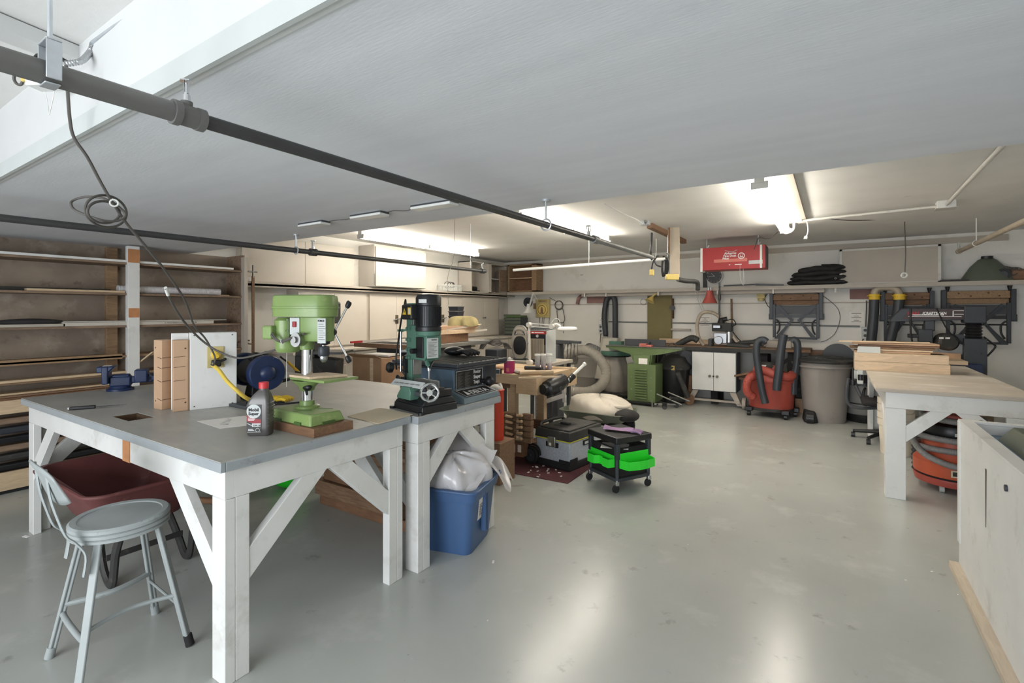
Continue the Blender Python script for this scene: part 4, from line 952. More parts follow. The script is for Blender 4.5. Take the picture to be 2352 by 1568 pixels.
# counter with drawers
cn=T('counter','cream drawer counter running along the left wall under the cupboards','counter',(-5.45,6.3,0))
out('worktop',B().box(-.62,0,-2.75,2.7,.965,.995),'dusty_top',cn,bev=.003)
out('carcass',B().box(-.60,-.05,-2.7,2.7,.08,.964),'cream_paint',cn)
for i,(a,c) in enumerate(((-2.66,-2.30),(-2.25,-1.95),(-1.80,-1.02),(-.98,-.30),(-.25,.4),(.45,1.2),(1.25,2.0),(2.05,2.65))):
    for j,(z0,z1) in enumerate(((.80,.94),(.56,.785),(.12,.545))):
        mm='taupe_paint' if i<2 else 'cream_paint'
        dr=out('drawer',B().box(-.05,-.03,a,c,z0,z1),mm,cn,bev=.004)
        if i>1 and j<2: out('pull',B().box(-.03,-.02,(a+c)/2-.07,(a+c)/2+.07,(z0+z1)/2-.02,(z0+z1)/2+.015),'bronze_bolt',dr,bev=.002)
# corner cupboards on the ledge
t=T('open_cupboard','white open-fronted cupboard standing on the ledge near the back corner','cupboard',(-5.75,7.44,1.862))
b=B().box(-.33,0,0,.02,0,.60).box(-.33,0,.56,.66,0,.60).box(-.33,0,0,.66,.58,.60).box(-.33,0,0,.66,0,.02)
out('frame',b,'cream_paint',t,bev=.002)
out('back',B().box(-.33,-.32,0,.66,0,.6),'taupe_paint',t)
t=T('open_cupboard','grey cupboard without doors filling the back left corner on the ledge','cupboard',(-5.78,8.12,1.862))
b=B().box(-.3,0,0,.02,0,.60).box(-.3,0,.56,.58,0,.60).box(-.3,0,0,.58,.58,.60).box(-.3,0,0,.58,0,.02)
out('frame',b,'taupe_paint',t); out('shelf',B().box(-.29,-.02,.02,.56,.29,.305),'white_dusty',t)
out('back',B().box(-.3,-.29,0,.58,0,.6),'taupe_paint',t); out('open_door',B().box(-.01,.01,.30,.56,.05,.50).box(.01,.02,.33,.53,.08,.47),'wood_dark',t,bev=.004)
t=T('brown_cupboard','brown open cupboard with one shelf standing on the back ledge in the corner','cupboard',(-5.80,8.75,1.905))
b=B().box(0,.05,0,.28,0,.575).box(.60,.71,0,.28,0,.575).box(0,.71,0,.28,.55,.575).box(0,.71,0,.28,0,.025)
out('frame',b,'wood_shelf',t,bev=.002); out('back',B().box(.05,.60,.26,.27,.02,.55),'brown_wood',t); out('shelf',B().box(.05,.60,.01,.26,.28,.295),'pine',t)
t=T('plastic_basket','white slotted plastic basket of cords standing on the left ledge','basket',(-5.93,7.02,1.862))
b=B(); 
for s in(-1,1): b.box(s*.115,s*.12,-.2,.2,.10,.125).box(s*.115,s*.12,-.2,.2,0,.015); b.box(-.12,.12,s*.195,s*.2,.10,.125).box(-.12,.12,s*.195,s*.2,0,.015)
for i in range(15):
    y=-.19+.38*i/14; 
    for s in(-1,1): b.box(s*.115,s*.12,y-.005,y+.005,.01,.11)
for i in range(8):
    x=-.11+.22*i/7
    for s in(-1,1): b.box(x-.005,x+.005,s*.195,s*.2,.01,.11)
b.box(-.12,.12,-.2,.2,0,.006)
out('body',b,'white_plastic',t)
b=B(); 
for i in range(5): b.torus((random.uniform(-.03,.03),-.02+.04*i,.11),.06-.005*i,.006,axis=(1,.4*(i-2),.1),n=20)
o=one('cord_coil',b,'cord_grey','coil of dark cords poking out of the white basket','cord'); o.location=(-5.93,7.0,1.875)
t=T('heat_gun','black power tool lying on the left ledge inside the white open cupboard','tool',(-5.85,7.62,1.885),1.3)
out('body',B().cyl((-.16,0,.06),(.08,0,.06),.045,.035),'black',t); out('grip',B().beam((.03,0,.05),(.10,.02,.0),.04,.05).box(.0,.14,-.04,.04,0,.02),'black',t,bev=.006); out('lever',B().cyl((-.12,0,.09),(-.17,0,.15),.01),'black',t)
one('lamp_fixture',B().box(0,.05,-.12,.12,0,.035),'white_plastic','small white lamp fitting on the front edge of the left ledge','light',bev=.004).location=(-5.80,gX(980,672,-5.8).y,1.77)
# bandsaw-like dark machine behind the drill press
t=T('band_saw','dark brown upright band saw standing behind the green drill press','band saw',(-4.95,3.56,0),math.radians(33))
BL='black_dusty'
out('upper_housing',B().prism([(-.24,1.36),(.20,1.36),(.20,1.60),(.14,1.635),(-.20,1.62),(-.24,1.57)],'y',-.12,.12),BL,t,bev=.012)
out('spine',B().box(-.24,-.02,-.10,.12,.95,1.40),BL,t,bev=.006)
out('lower_housing',B().prism([(-.24,.62),(.22,.62),(.24,.95),(-.24,1.0)],'y',-.12,.12),BL,t,bev=.012)
out('table',B().box(-.02,.32,-.2,.2,1.02,1.045),'iron_pipe',t); out('stand',B().box(-.2,.2,-.16,.16,0,.62,.03),BL,t,bev=.01)
out('tension_knob',B().cyl((.02,0,1.62),(.02,0,1.66),.008).cyl((.02,0,1.66),(.02,0,1.685),.04,n=14),'black',t)
# ================================================================= TABLE SAW WITH CLUTTER (middle distance)
TS=1.13
t=T('table_saw','grey table saw with a grooved cast top in front of the cream counter','table saw',(-4.15,4.45,0))
out('top',B().box(-.47,.45,-.55,.74,TS-.045,TS),'steel_dull',t,bev=.004)
b=B()
for i in range(9): b.box(-.46,.44,-.5+i*.03,-.49+i*.03,TS,TS+.003)
out('top_groove',b,'iron_pipe',t)
out('front_rail',B().beam((-.55,-.60,TS-.02),(.40,-.60,TS-.02),.03,.05),'old_wood',t,bev=.004)
out('cabinet',B().box(-.35,.36,-.45,.45,.25,TS-.05),'dark_grey',t,bev=.006); out('stand',B().box(-.38,.40,-.48,.48,0,.25,.04),'dark_grey',t)
t=T('cardboard_box','worn cardboard box standing in front of the table saw','box',(-4.03,3.62,0))
out('body',B().box(-.22,.22,-.17,.17,.45,1.02),'cardboard',t,bev=.004); out('tape',B().box(.05,.10,-.171,.171,.449,1.021),'pine',t); out('flap',B().quadbox([(-.22,-.17,1.02),(.22,-.17,1.02),(.22,-.17,1.025),(-.22,-.17,1.025),(-.22,-.26,1.06),(.22,-.26,1.06),(.22,-.255,1.065),(-.22,-.255,1.065)]),'cardboard',t)
one('wooden_crate',B().box(-.25,.25,-.2,.2,0,.448),'brown_wood','low wooden crate carrying the worn cardboard box','crate',bev=.006).location=(-4.03,3.62,0)
one('magazine',B().obox((0,0,.012),(.30,.2,.02),(0,0,.2)),'paper','white magazine on top of the worn cardboard box','magazine').location=(-4.03,3.66,1.026)
one('measuring_stick',B().beam(gd(832,784,5.4),gd(960,774,5.9),.02,.02).beam(gd(960,774,5.9),gd(1118,757,6.4),.02,.02),'cream_paint','long pale stick lying over the table saw','stick')
one('stick_end',B().beam(gd(805,786,5.32),gd(832,784,5.4),.021,.021),'ink_red','dark red end section of the long pale stick','stick')
one('pale_batten',B().beam(gd(990,763,5.6),gd(1105,745,6.2),.02,.015),'cream_paint','second pale batten slanting above the brown wood pile','batten')
for i,(px,py,L,h,mm,lb) in enumerate(((1040,812,.62,.10,'brown_wood','brown wooden box at the right end of the table saw top'),(1045,790,.72,.05,'pine','tan board lying on the brown wooden box'),(1060,783,.70,.04,'mdf','upper tan board under the khaki cloth'))):
    z=TS+(0,.102,.154)[i]; o=one(('wooden_box','tan_board','tan_board')[i],B().box(-L*.32,L*.32,-L*.5,L*.5,0,h),mm,lb,'board',bev=.003); o.location=(-3.98,4.55+.03*i,z); o.rotation_euler=(0,0,.12*(1-i))
b=B(); 
def kh(u,v):
    a=2*PI*u; e=v; k=1+.25*math.sin(3*a+1)+.12*math.sin(7*a)
    return (.17*k*math.cos(a)*(1-e**2.5),.25*k*math.sin(a)*(1-e**2.5),.14*math.sin(e*1.57)*(1+.35*math.sin(2*a)*(1-e))+.008*math.sin(9*a+8*e)*(1-e))
b.grid(kh,40,12)
o=one('khaki_cloth',b,'khaki','crumpled khaki cloth heaped on the tan boards','cloth',ang=80); o.location=(-3.84,4.80,TS+.19); o.scale=(.85,.8,.85)
b=B()
for i in range(4): b.tube([(0,-.05+i*.03,.03),(.07,-.06+i*.035,.04),(.13,-.06+i*.04,.02)],.016,n=8)
b.ell((-.06,0,.035),(.09,.07,.035))
one('black_glove',b,'black','black work glove lying on the router table','glove').location=(-2.36,2.92,TZ+.252)
b=B()
for i in range(6): b.tube([(-.14-.01*i,-.10,0),(-.09-.015*i,-.06,.08),(0,.0,.13-.018*i),(.06+.01*i,.05,.08),(.08+.02*i,.08,.0)],.006,n=6)
one('cable_bundle',b,'cord_grey','bundle of dark looped cables on the far side of the router table','cables').location=(-3.58,5.15,1.02)
one('cable_stand',B().box(-.10,.09,-.11,.11,0,1.02),'char_plastic','narrow dark grey stand carrying the looped cables','stand',bev=.01).location=(-3.58,5.15,0)
t=T('stacking_bins','tall column of nested black plastic bins near the cream cupboards','bins',tuple(gd(1048,700,6.5).xy)+(TS,),.1)
for i in range(7): out('bin',B().box(-.068,.068,-.068,.068,i*.062,i*.062+.055,-.006),'char_plastic',t,bev=.004); out('bin_rim',B().box(-.078,.078,-.078,.078,i*.062+.052,i*.062+.060),'char_plastic',t)
bx_=t.location
# ================================================================= WOODEN WORKBENCH, MIDDLE
WB=.87; wx,wy=-3.0,4.58
t=T('wooden_workbench','light beech woodworking bench with an end vise on trestle legs','workbench',(wx,wy,0))
out('benchtop',B().box(-.62,.45,-.44,.44,WB-.10,WB),'beech',t,bev=.003)
out('end_jaw',B().box(.49,.60,-.45,.45,WB-.185,WB),'beech',t,bev=.003)
out('skirt',B().box(.36,.488,-.445,.45,WB-.185,WB-.0),'beech',t,bev=.002)
out('inlay_line',B().box(-.62,.44,-.30,-.296,WB,WB+.0008).box(-.62,.44,.1,.104,WB,WB+.0008),'hole_dark',t)
out('square_hole',B().box(.36,.43,-.02,.06,WB-.01,WB+.0012),'hole_dark',t)
vb=out('vise_cover',B().tube([(.64,-.40,WB-.13),(.66,-.30,WB-.125),(.66,-.10,WB-.10),(.65,.02,WB-.09)],[.05,.075,.085,.085,.08,.05],n=16,sub=6),'black',t)
out('vise_bolt',B().cyl((.70,-.22,WB-.14),(.745,-.22,WB-.14),.022).torus((.745,-.22,WB-.14),.022,.006,axis=(1,0,0)),'dark_grey',vb)
out('vise_handle',B().cyl((.66,.02,WB-.13),(.70,.14,WB-.05),.018).cyl((.69,.10,WB-.07),(.76,.30,WB+.06),.016),'white_plastic',t)
out('handle_collar',B().cyl((.675,.09,WB-.10),(.705,.15,WB-.05),.032),'black',t); out('handle_end',B().cyl((.755,.29,WB+.055),(.765,.31,WB+.065),.022),'white_plastic',t)
for x in(.235,-.45):
    for y in(-.30,.30): out('leg',B().box(x-.045,x+.045,y-.035,y+.035,.08,WB-.10),'old_wood' if x<0 else 'beech',t,bev=.003)
    out('foot',B().box(x-.04,x+.04,-.56,.44,0,.08),'old_wood',t,bev=.012)
    out('stretcher',B().box(x-.03,x+.03,-.30,.30,.66,.73),'brown_wood',t)
out('rail',B().box(-.45,.27,.22,.26,.18,.28),'brown_wood',t); out('rail',B().box(-.45,.27,-.02,.02,.18,.28),'brown_wood',t)
out('tool_hanger',B().cyl((.05,-.30,.45),(.05,-.30,.76),.012).box(-.38,.22,-.34,-.32,.71,.75),'brown_wood',t)
# wooden handscrew clamps
names=('lowest','second from the bottom','middle','second from the top','topmost')
hs=None
for i in range(5):
    if hs is None:
        hs=T('handscrew_clamp','x','clamp',(-2.55,4.06,.235),.06,'wooden handscrew clamps stacked beside the bench leg')
        out('jaw',B().box(-.17,-.05,-.03,.03,0,.052),'old_wood',hs,bev=.006); out('jaw',B().box(.03,.14,-.03,.03,0,.052),'old_wood',hs,bev=.006)
        for s in(-1,1):
            sp=out('spindle',B().cyl((-.09,-.035+.0*s,.026+.008*s),(.07,-.05+.0*s,.026+.014*s),.006,n=8),'bronze_bolt',hs)
            out('handle',B().lathe([(.006,0),(.014,.01),(.013,.05),(.016,.07),(.008,.08)],c=(-.03+.02*s,-.045,.024+.01*s),axis=(s*.9,-.25,.15),n=12),'beech',sp)
        hs['label']='lowest wooden handscrew clamp in the stack beside the bench leg'
    else: dup(hs,(-2.55+.004*(i%2),4.06,.235+.056*i),.06+.03*(-1)**i,names[i]+' wooden handscrew clamp in the stack beside the bench leg')
t=T('wooden_box','low brown box with white paper labels under the handscrew clamps','box',(-2.53,4.09,.0))
out('body',B().box(-.15,.02,-.03,.10,.085,.232),'brown_wood',t,bev=.003); pl=out('label',B().box(-.12,-.07,-.0315,-.03,.12,.20),'paper',t); out('label',B().box(-.04,.0,-.0315,-.03,.13,.20),'paper',t)
# under-bench whites
t=T('angle_iron_stand','white perforated steel stand behind the wooden workbench','stand',(-2.62,5.17,0))
b=B().beam((-.30,-.12,0),(-.31,-.12,.62),.05,.012).beam((-.31,-.12,.40),(.0,-.02,.52),.05,.012,up=(0,1,0)).beam((.0,-.02,.44),(-.01,-.02,.62),.04,.01)
out('angle_iron',b,'white_dusty',t,bev=.002)
b=B()
for i in range(7): b.cyl((-.303,-.128,.10+.075*i),(-.303,-.112,.10+.075*i),.007,n=8)
out('bolt_hole',b,'hole_dark',t)
# things on the wooden bench
def at(px,py,z): return gz(px,py,z)
P=at(1170,856,WB)
t=T('paint_can','magenta paint can with a smeared label on the wooden workbench','can',P)
out('body',B().cyl((0,0,0),(0,0,.125),.056,n=28),'magenta',t); out('lid',B().cyl((0,0,.125),(0,0,.130),.05).ell((0,0,.14),(.02,.02,.022)),'white_dusty',t); out('label',B().box(.0,.03,-.058,-.05,.02,.055),'pink',t)
one('paper_stack',B().box(-.08,.08,-.06,.06,0,.03),'cardboard','small carton behind the magenta can','box',bev=.002).location=at(1148,848,WB)
t=T('small_box','small black box with white edge beside the magenta can','box',at(1142,858,WB),.3)
out('body',B().box(-.05,.04,-.03,.03,0,.05),'black',t,bev=.003); out('edge',B().box(.0,.04,-.031,-.03,0,.004).box(.0,.04,-.031,-.03,.046,.05).box(.036,.04,-.031,-.03,0,.05),'ink_white',t)
b=B()
for i in range(7): b.ell((random.uniform(-.09,.09),random.uniform(-.04,.04),.02),(random.uniform(.03,.05),.025,random.uniform(.015,.03)))
one('work_gloves',b,'canvas','pale crumpled work gloves on the wooden workbench','gloves').location=at(1198,858,WB)
one('dark_tool',B().cyl((-.09,0,.025),(.07,.02,.03),.022,.018).box(.05,.12,-.02,.02,.01,.045),'char_plastic','dark grey hand tool lying in front of the clear jars','tool',bev=.004).location=at(1222,851,WB)
o=one('wooden_dowel',B().cyl((-.17,0,.024),(.17,0,.024),.022,n=18),'beech','thick wooden dowel lying on the wooden workbench','dowel'); o.location=at(1232,861,WB); o.rotation_euler=(0,0,.75)
o=one('wooden_strip',B().box(-.2,.2,-.014,.014,0,.014),'pine','thin pine strip lying beside the wooden dowel','strip'); o.location=at(1238,868,WB); o.rotation_euler=(0,0,.82)
o=one('wooden_strip',B().box(-.25,.25,-.02,.02,0,.02),'pine','pine strip at the back edge of the wooden workbench','strip'); o.location=at(1262,847,WB); o.rotation_euler=(0,0,.6)
jj=None
for i,(px,lb) in enumerate(((1235,'left clear jar with white lid on the wooden workbench'),(1248,'middle clear jar with white lid on the wooden workbench'),(1262,'right clear jar with white lid on the wooden workbench'))):
    p=at(px,849,WB)
    if jj is None:
        jj=T('clear_jar',lb,'jar',p,0,'clear jars on the wooden workbench')
        out('body',B().lathe([(.022,0),(.024,.004),(.030,.135),(.030,.15)],n=20),'glass_clear',jj); out('contents',B().cyl((0,0,.003),(0,0,.06),.0215,.0245,n=16),'purple_cloth',jj); out('lid',B().cyl((0,0,.15),(0,0,.17),.033,n=20),'white_plastic',jj)
    else: dup(jj,p,0,lb)
# magnifier lamp
t=T('magnifier_lamp','white magnifier lamp on a long jointed arm clamped to the wooden workbench','lamp',at(1217,838,WB))
top=Vector((-.04,.05,.47)); el=Vector((.20,.18,.45))
for s in(-1,1): out('arm',B().beam(Vector((0,s*.012,.04)),top+Vector((0,s*.012,0)),.012,.010),'white_dusty',t)
for s in(-1,1): out('arm',B().beam(top+Vector((0,0,s*.018)),el+Vector((0,0,s*.018)),.010,.010),'white_dusty',t)
out('joint',B().cyl(top-Vector((.0,.03,0)),top+Vector((0,.03,0)),.028).cyl(el-Vector((0,.03,.0)),el+Vector((0,.03,0)),.03).cyl((0,-.03,.03),(0,.03,.03),.03).cyl((0,0,-.0),(0,0,.03),.02),'white_dusty',t)
out('head',B().lathe([(.02,.03),(.09,.028),(.115,.012),(.118,-.005),(.10,-.02),(.06,-.022)][::-1],c=(el.x+.17,el.y+.06,el.z-.03),n=36),'white_plastic',t)
out('neck',B().tube([el,el+Vector((.04,.02,.03)),el+Vector((.09,.04,.0))],.014).tube([el+Vector((-.02,0,.03)),el+Vector((.03,.0,.09)),el+Vector((.08,.02,.08)),el+Vector((.09,.03,.01))],.003),'white_plastic',t)
# table behind with speaker and machine
t=T('side_table','plain grey side table behind the wooden workbench','table',(-2.98,5.55,0))
out('top',B().box(-.50,.13,-.26,.30,.83,.87),'taupe_paint',t,bev=.003)
for x in(-.46,.09):
    for y in(-.22,.26): out('leg',B().box(x-.02,x+.02,y-.02,y+.02,0,.83),'dark_grey',t)
p=gz(1196,826,.87)
t=T('fan_heater','upright tan oval heater with black round grille behind the wooden workbench','heater',p,.30)
def ov(w,h,y,n=32,zc=.225): return [(w*math.copysign(abs(math.cos(2*PI*i/n))**.8,math.cos(2*PI*i/n)),y,zc+h*math.copysign(abs(math.sin(2*PI*i/n))**.8,math.sin(2*PI*i/n))) for i in range(n)]
b=B(); loft(b,[ov(.08,.20,.06),ov(.105,.222,.03),ov(.107,.225,-.03),ov(.095,.21,-.05)]); out('body',b,'speaker_tan',t)
b=B(); loft(b,[ov(.083,.12,-.045,zc=.19),ov(.083,.12,-.056,zc=.19),ov(.07,.105,-.062,zc=.19)]); out('grille',b,'black_matte',t)
out('handle',B().tube([(-.065,-.048,.33),(-.05,-.075,.375),(.0,-.08,.39),(.05,-.075,.375),(.065,-.048,.33)],.012).tube([(-.06,-.05,.33),(0,-.062,.35),(.06,-.05,.33)],.008),'chrome',t)
out('edge_ring',B().tube([Vector(q) for q in ov(.102,.219,-.045)],.007,sub=1,closed=True),'steel_dull',t)
out('stand',B().box(-.09,.09,-.07,.07,0,.02),'black',t)
p=gz(1243,832,.87)
t=T('planer','silver benchtop thickness planer with black and red front panel','planer',p,.10)
out('side_panel',B().box(-.13,-.11,-.12,.16,0,.40),'label_grey',t,bev=.004); out('side_panel',B().box(.11,.13,-.12,.16,0,.40),'label_grey',t,bev=.004)
out('body',B().box(-.109,.109,-.10,.16,.22,.40),'black',t,bev=.006); out('bed',B().box(-.109,.109,-.16,.2,.02,.05),'black',t)
out('tray_panel',B().box(-.085,.10,-.145,-.135,.05,.30),'speaker_tan',t,bev=.003)
b=B()
for i in range(12): b.box(-.08+.015*i,-.076+.015*i,-.148,-.145,.055,.295)
out('panel_line',b,'cord_grey',t)
b=B().quadbox([(-.13,-.15,.39),(.13,-.15,.39),(.13,.16,.42),(-.13,.16,.42),(-.13,-.15,.405),(.13,-.15,.405),(.13,.16,.435),(-.13,.16,.435)])
out('top_cover',b,'steel_dull',t,bev=.003)
b=B()
for i in range(12): b.beam((-.12+.0218*i,-.15,.408),(-.12+.0218*i,.15,.436),.006,.005)
out('top_slat',b,'char_plastic',t)
pl=out('red_strip',B().box(-.11,.12,-.152,-.105,.355,.39),'red_mach',t); out('lettering_bar',B().box(-.02,.10,-.1535,-.152,.368,.378).box(-.06,-.03,-.1535,-.152,.366,.380),'ink_white',pl)
out('dial',B().cyl((.0,-.10,.33),(.0,-.12,.33),.018,n=18),'white_plastic',t)
out('crank',B().cyl((-.12,-.13,.24),(-.10,-.18,.25),.012),'steel_dull',t)
t=T('tool_stand','long dark tool arm with dangling cords behind the planer','stand',tuple(gd(1292,785,6.9).xy)+(0,),.0)
out('bar',B().beam((-.28,0,1.085),(.28,0,1.075),.05,.035).box(-.18,.12,-.05,.05,1.045,1.095),'dark_grey',t,bev=.004); out('post',B().box(-.30,-.02,-.12,.1,0,1.04),'dark_grey',t,bev=.02)
for i in range(4): out('cord_loop',B().tube([(.06+.05*i,-.03,1.06),(.04+.05*i,-.04,.92),(.07+.05*i,-.04,.82),(.10+.05*i,-.04,.92),(.09+.05*i,-.03,1.06)],.006,n=6),'cord_grey',t)
# ---------------------------------------------------------------- floor mat, tool chest, rolling seat, tray
b=B(); P=[gz(1120,1080,0),gz(1305,1112,0),gz(1372,1058,0),(-2.55,5.0,0),(-3.2,4.75,0)]
P=[(-2.93,3.80,0),(-1.93,3.86,0),(-1.95,4.9,0),(-2.95,4.9,0)]
one('floor_mat',B().poly3(P,(0,0,.006)),'mat_red','dark red floor mat under the wheeled tool chest and bench','mat')
b=B()
for i in range(16): p=gz(random.uniform(1190,1290),random.uniform(1070,1095),.006); b.obox(p+Vector((0,0,.003)),(random.uniform(.008,.03),.012,.004),(0,0,random.uniform(0,3)))
o=one('wood_chips',b,'paper','pale wood chips scattered on the red floor mat','chips'); o['kind']='stuff'
n0=gz(1309,1084,.006)
t=T('tool_chest','wheeled grey and black tool chest with yellow seal on the red mat','tool chest',(n0.x,n0.y,.006),math.radians(-8))
# local: near corner at 0 ; x negative to the left, y away
W_,D_=.40,.56
out('base',B().box(-W_-.005,.005,-.005,D_+.005,.0,.07),'black_matte',t,bev=.012)
out('corner_guard',B().box(-.12,.008,-.008,.0,.05,.095).box(.0,.008,.0,.12,.05,.11),'black_matte',t); out('side_guard',B().box(.0,.008,.36,.44,.05,.12),'black_matte',t)
out('body',B().box(-W_,0,0,D_,.065,.265),'tote_grey',t,bev=.015,seg=3)
out('yellow_seal',B().box(-W_-.006,.006,-.006,D_+.006,.266,.276),'yellow_green',t)
b=B().quadbox([(-W_-.01,-.01,.276),(.01,-.01,.276),(.01,D_+.01,.276),(-W_-.01,D_+.01,.276),(-W_,.0,.36),(.0,.0,.36),(.0,D_,.36),(-W_,D_,.36)])
b.box(-W_+.03,-.03,.03,D_-.03,.36,.375)
out('lid',b,'black_dusty',t,bev=.012)
out('lid_recess',B().box(-.28,-.12,.12,.30,.3752,.377).box(-.25,-.15,.20,.24,.377,.395),'black_matte',t,bev=.004)
out('lid_handle',B().tube([(-W_-.01,.10,.34),(-W_-.035,.14,.375),(-W_-.035,.46,.375),(-W_-.01,.50,.34)],.016,n=10),'black_dusty',t)
l=out('latch',B().box(-.245,-.155,-.022,-.004,.205,.30),'steel',t,bev=.004); out('latch_plate',B().box(-.27,-.13,-.012,.0,.20,.245),'black_matte',l); out('latch_tag',B().box(-.225,-.2,-.024,-.022,.215,.24),'paper',l)
out('side_label',B().box(.0,.012,.22,.33,.205,.25),'black_matte',t); out('side_label_plate',B().box(.012,.014,.235,.31,.215,.238),'label_grey',t)
for x in(-W_+.04,):
    w_=out('wheel',B().cyl((-W_-.03,-.012,.088),(-W_-.03,-.055,.088),.088,n=32),'rubber',t,bev=.012,seg=3); out('hub',B().cyl((-W_-.03,-.054,.088),(-W_-.03,-.060,.088),.058,n=24).ell((-W_-.03,-.06,.088),(.018,.008,.018)),'char_plastic',w_)
w_=out('wheel',B().cyl((-W_-.03,D_-.01,.088),(-W_-.03,D_+.035,.088),.088,n=24),'rubber',t,bev=.012); 
out('wheel_arch',B().tube([(-W_-.11,-.03,.11),(-W_-.08,-.03,.17),(-W_-.02,-.03,.195),(-W_+.05,-.03,.17),(-W_+.075,-.03,.10)],.011,n=8),'black_matte',t)
# rolling seat with lime trays
n0=gz(1425,1112,.085)
n1=gz(1417,1131,0)
t=T('rolling_seat','black rolling mechanic seat with bright green side trays and casters','rolling seat',(n1.x,n1.y,0),math.radians(12))
Wd,Dd=.36,.35   # local: near corner 0; left = -x ; right-far = +y
t.rotation_euler=(0,0,math.radians(-29))
CH='char_plastic'
b=B().beam((-Wd,0,.10),(0,0,.10),.022,.03).beam((0,0,.10),(0,Dd,.10),.022,.03).beam((0,Dd,.10),(-Wd,Dd,.10),.022,.03).beam((-Wd,Dd,.10),(-Wd,0,.10),.022,.03)
out('base_frame',b,CH,t,bev=.004)
for x in(0,-Wd):
    for y in(0,Dd):
        out('post',B().cyl((x*.98-.004,y*.97+.006,.10),(x*.98-.004,y*.97+.006,.39),.016,n=14).box(x*.98-.022,x*.98+.014,y*.97-.012,y*.97+.024,.27,.40),CH,t,bev=.003)
        ca=out('caster',B().box(x-.012,x+.012,y-.018,y+.018,.055,.09).cyl((x,y,.06),(x,y,.10),.01),'steel',t,bev=.003)
        out('wheel',B().cyl((x-.012,y-.012,.031),(x+.012,y-.012,.031),.031,n=24),'rubber',ca,bev=.004)
out('side_panel',B().box(-Wd+.01,-.01,.006,.014,.12,.36),'black_matte',t); out('side_panel',B().box(-.014,-.006,.01,Dd-.01,.12,.36),'black_matte',t)
out('side_panel',B().box(-Wd+.01,-.01,Dd-.014,Dd-.006,.12,.36),'black_matte',t); out('shelf',B().box(-Wd,0,0,Dd,.115,.12),'black_matte',t)
out('tool_shelf',B().box(-Wd+.01,-.01,.01,Dd-.01,.335,.345),'black_matte',t)
out('seat',B().box(-Wd-.02,.02,-.02,Dd+.02,.40,.455),'black',t,bev=.010,seg=3)
def bin_(b,pts,z0,z1,th=.004):
    n=len(pts)
    for i in range(n):
        a=Vector(pts[i]+(0,));c=Vector(pts[(i+1)%n]+(0,)); b.beam(a+Vz*(z0+z1)/2,c+Vz*(z0+z1)/2,z1-z0,th,up=(c-a).cross(Vz)) if 0 else b.poly3([a+Vz*z0,c+Vz*z0,c+Vz*z1,a+Vz*z1],(c-a).cross(Vz).normalized()*th)
    b.poly3([Vector(p+(z0,)) for p in pts],(0,0,.004)); return b
b=B(); bin_(b,[(-.335,-.01),(-.335,-.045),(-.27,-.095),(-.19,-.095),(-.165,-.05),(-.125,-.05),(-.10,-.07),(-.03,-.07),(-.02,-.01)],.205,.275); b.box(-.34,-.02,-.012,-.004,.205,.30)
out('green_tray',b,'lime',t,bev=.0015,label='bright green tray on the left side')
b=B(); bin_(b,[(.01,.02),(.10,.04),(.12,.14),(.12,.22),(.10,.32),(.01,.34)],.20,.27); b.box(.008,.014,.02,.34,.20,.32)
out('green_tray',b,'lime',t,bev=.0015,label='bright green tray on the right side')
pp=Matrix.Rotation(math.radians(-29),3,'Z')
o=one('paper_sheet',B().box(-.13,.10,-.10,.08,0,.002),'paper','folded paper lying on the shelf inside the rolling seat','paper'); o.location=Vector((n1.x,n1.y,.347))+pp@Vector((-.12,.10,0)); o.rotation_euler=(0,0,.3)
b=B()
def gf(u,v): return (-.13+.26*u,-.06+.12*v*(1-.3*u),.014+.014*math.sin(7*u+3*v)*math.sin(3.1*v)+.012*math.sin(3.14*v))
b.grid(gf,18,10)
for i in range(3): b.tube([(.11,-.05+.03*i,.014),(.16,-.06+.035*i,.02),(.20,-.065+.03*i,.008)],.011,n=8)
o=one('purple_gloves',b,'purple_cloth','pair of light purple gloves lying on the black rolling seat','gloves',ang=80); o.location=Vector((n1.x,n1.y,.458))+pp@Vector((-.17,.17,0)); o.rotation_euler=(0,0,math.radians(8))
# green tray with folded drop cloth
p=gz(1335,962,.30); p=Vector((-2.38,5.62,0))
t=T('garden_cart','low dark green garden cart behind the wheeled tool chest','cart',p,.0); t.scale=(.88,.95,1)
b=B(); b.skin([[b.v(q) for q in s] for s in (rrect(-.38,.38,-.26,.26,.20,.10),rrect(-.46,.46,-.33,.33,.31,.12),rrect(-.48,.48,-.35,.35,.315,.12),rrect(-.44,.44,-.31,.31,.315,.11),rrect(-.36,.36,-.24,.24,.23,.1))])
out('tray',b,'green_sheet',t)
for x in(-.3,.3):
    for y in(-.25,.25): out('wheel',B().cyl((x,y-.02,.11),(x,y+.02,.11),.11,n=20),'rubber',t)
out('axle',B().cyl((-.3,-.25,.11),(-.3,.25,.11),.012).cyl((.3,-.25,.11),(.3,.25,.11),.012).box(-.3,.3,-.03,.03,.12,.20),'black',t)
def dc_(u,v):
    a=2*PI*u; k=1+.06*math.sin(4*a+1); s=(1-.99*v**2.3)
    return (.43*k*math.cos(a)*s+.02*math.sin(9*v),.30*k*math.sin(a)*s,.235*math.sin(1.57*v**.75)*(1+.10*math.sin(2*a+1))+.008*math.sin(13*a+9*v))
b=B().grid(dc_,56,14)
for i in range(4): b.tube([(.25,-.2+.02*i,.03+.04*i),(.38,-.12,.04+.035*i),(.42,.02,.04+.035*i),(.36,.16,.03+.035*i)],.024,n=8)
o=one('drop_cloth',b,'canvas','thick folded off-white drop cloth lying in the green cart','cloth',ang=70); o.location=p+Vector((0,0,.235)); o.scale=(.88,.95,1)
one('black_liner',B().ell((.40,-.14,.30),(.14,.14,.07)),'black_cloth','black plastic bunched under the folded drop cloth','bag').location=p
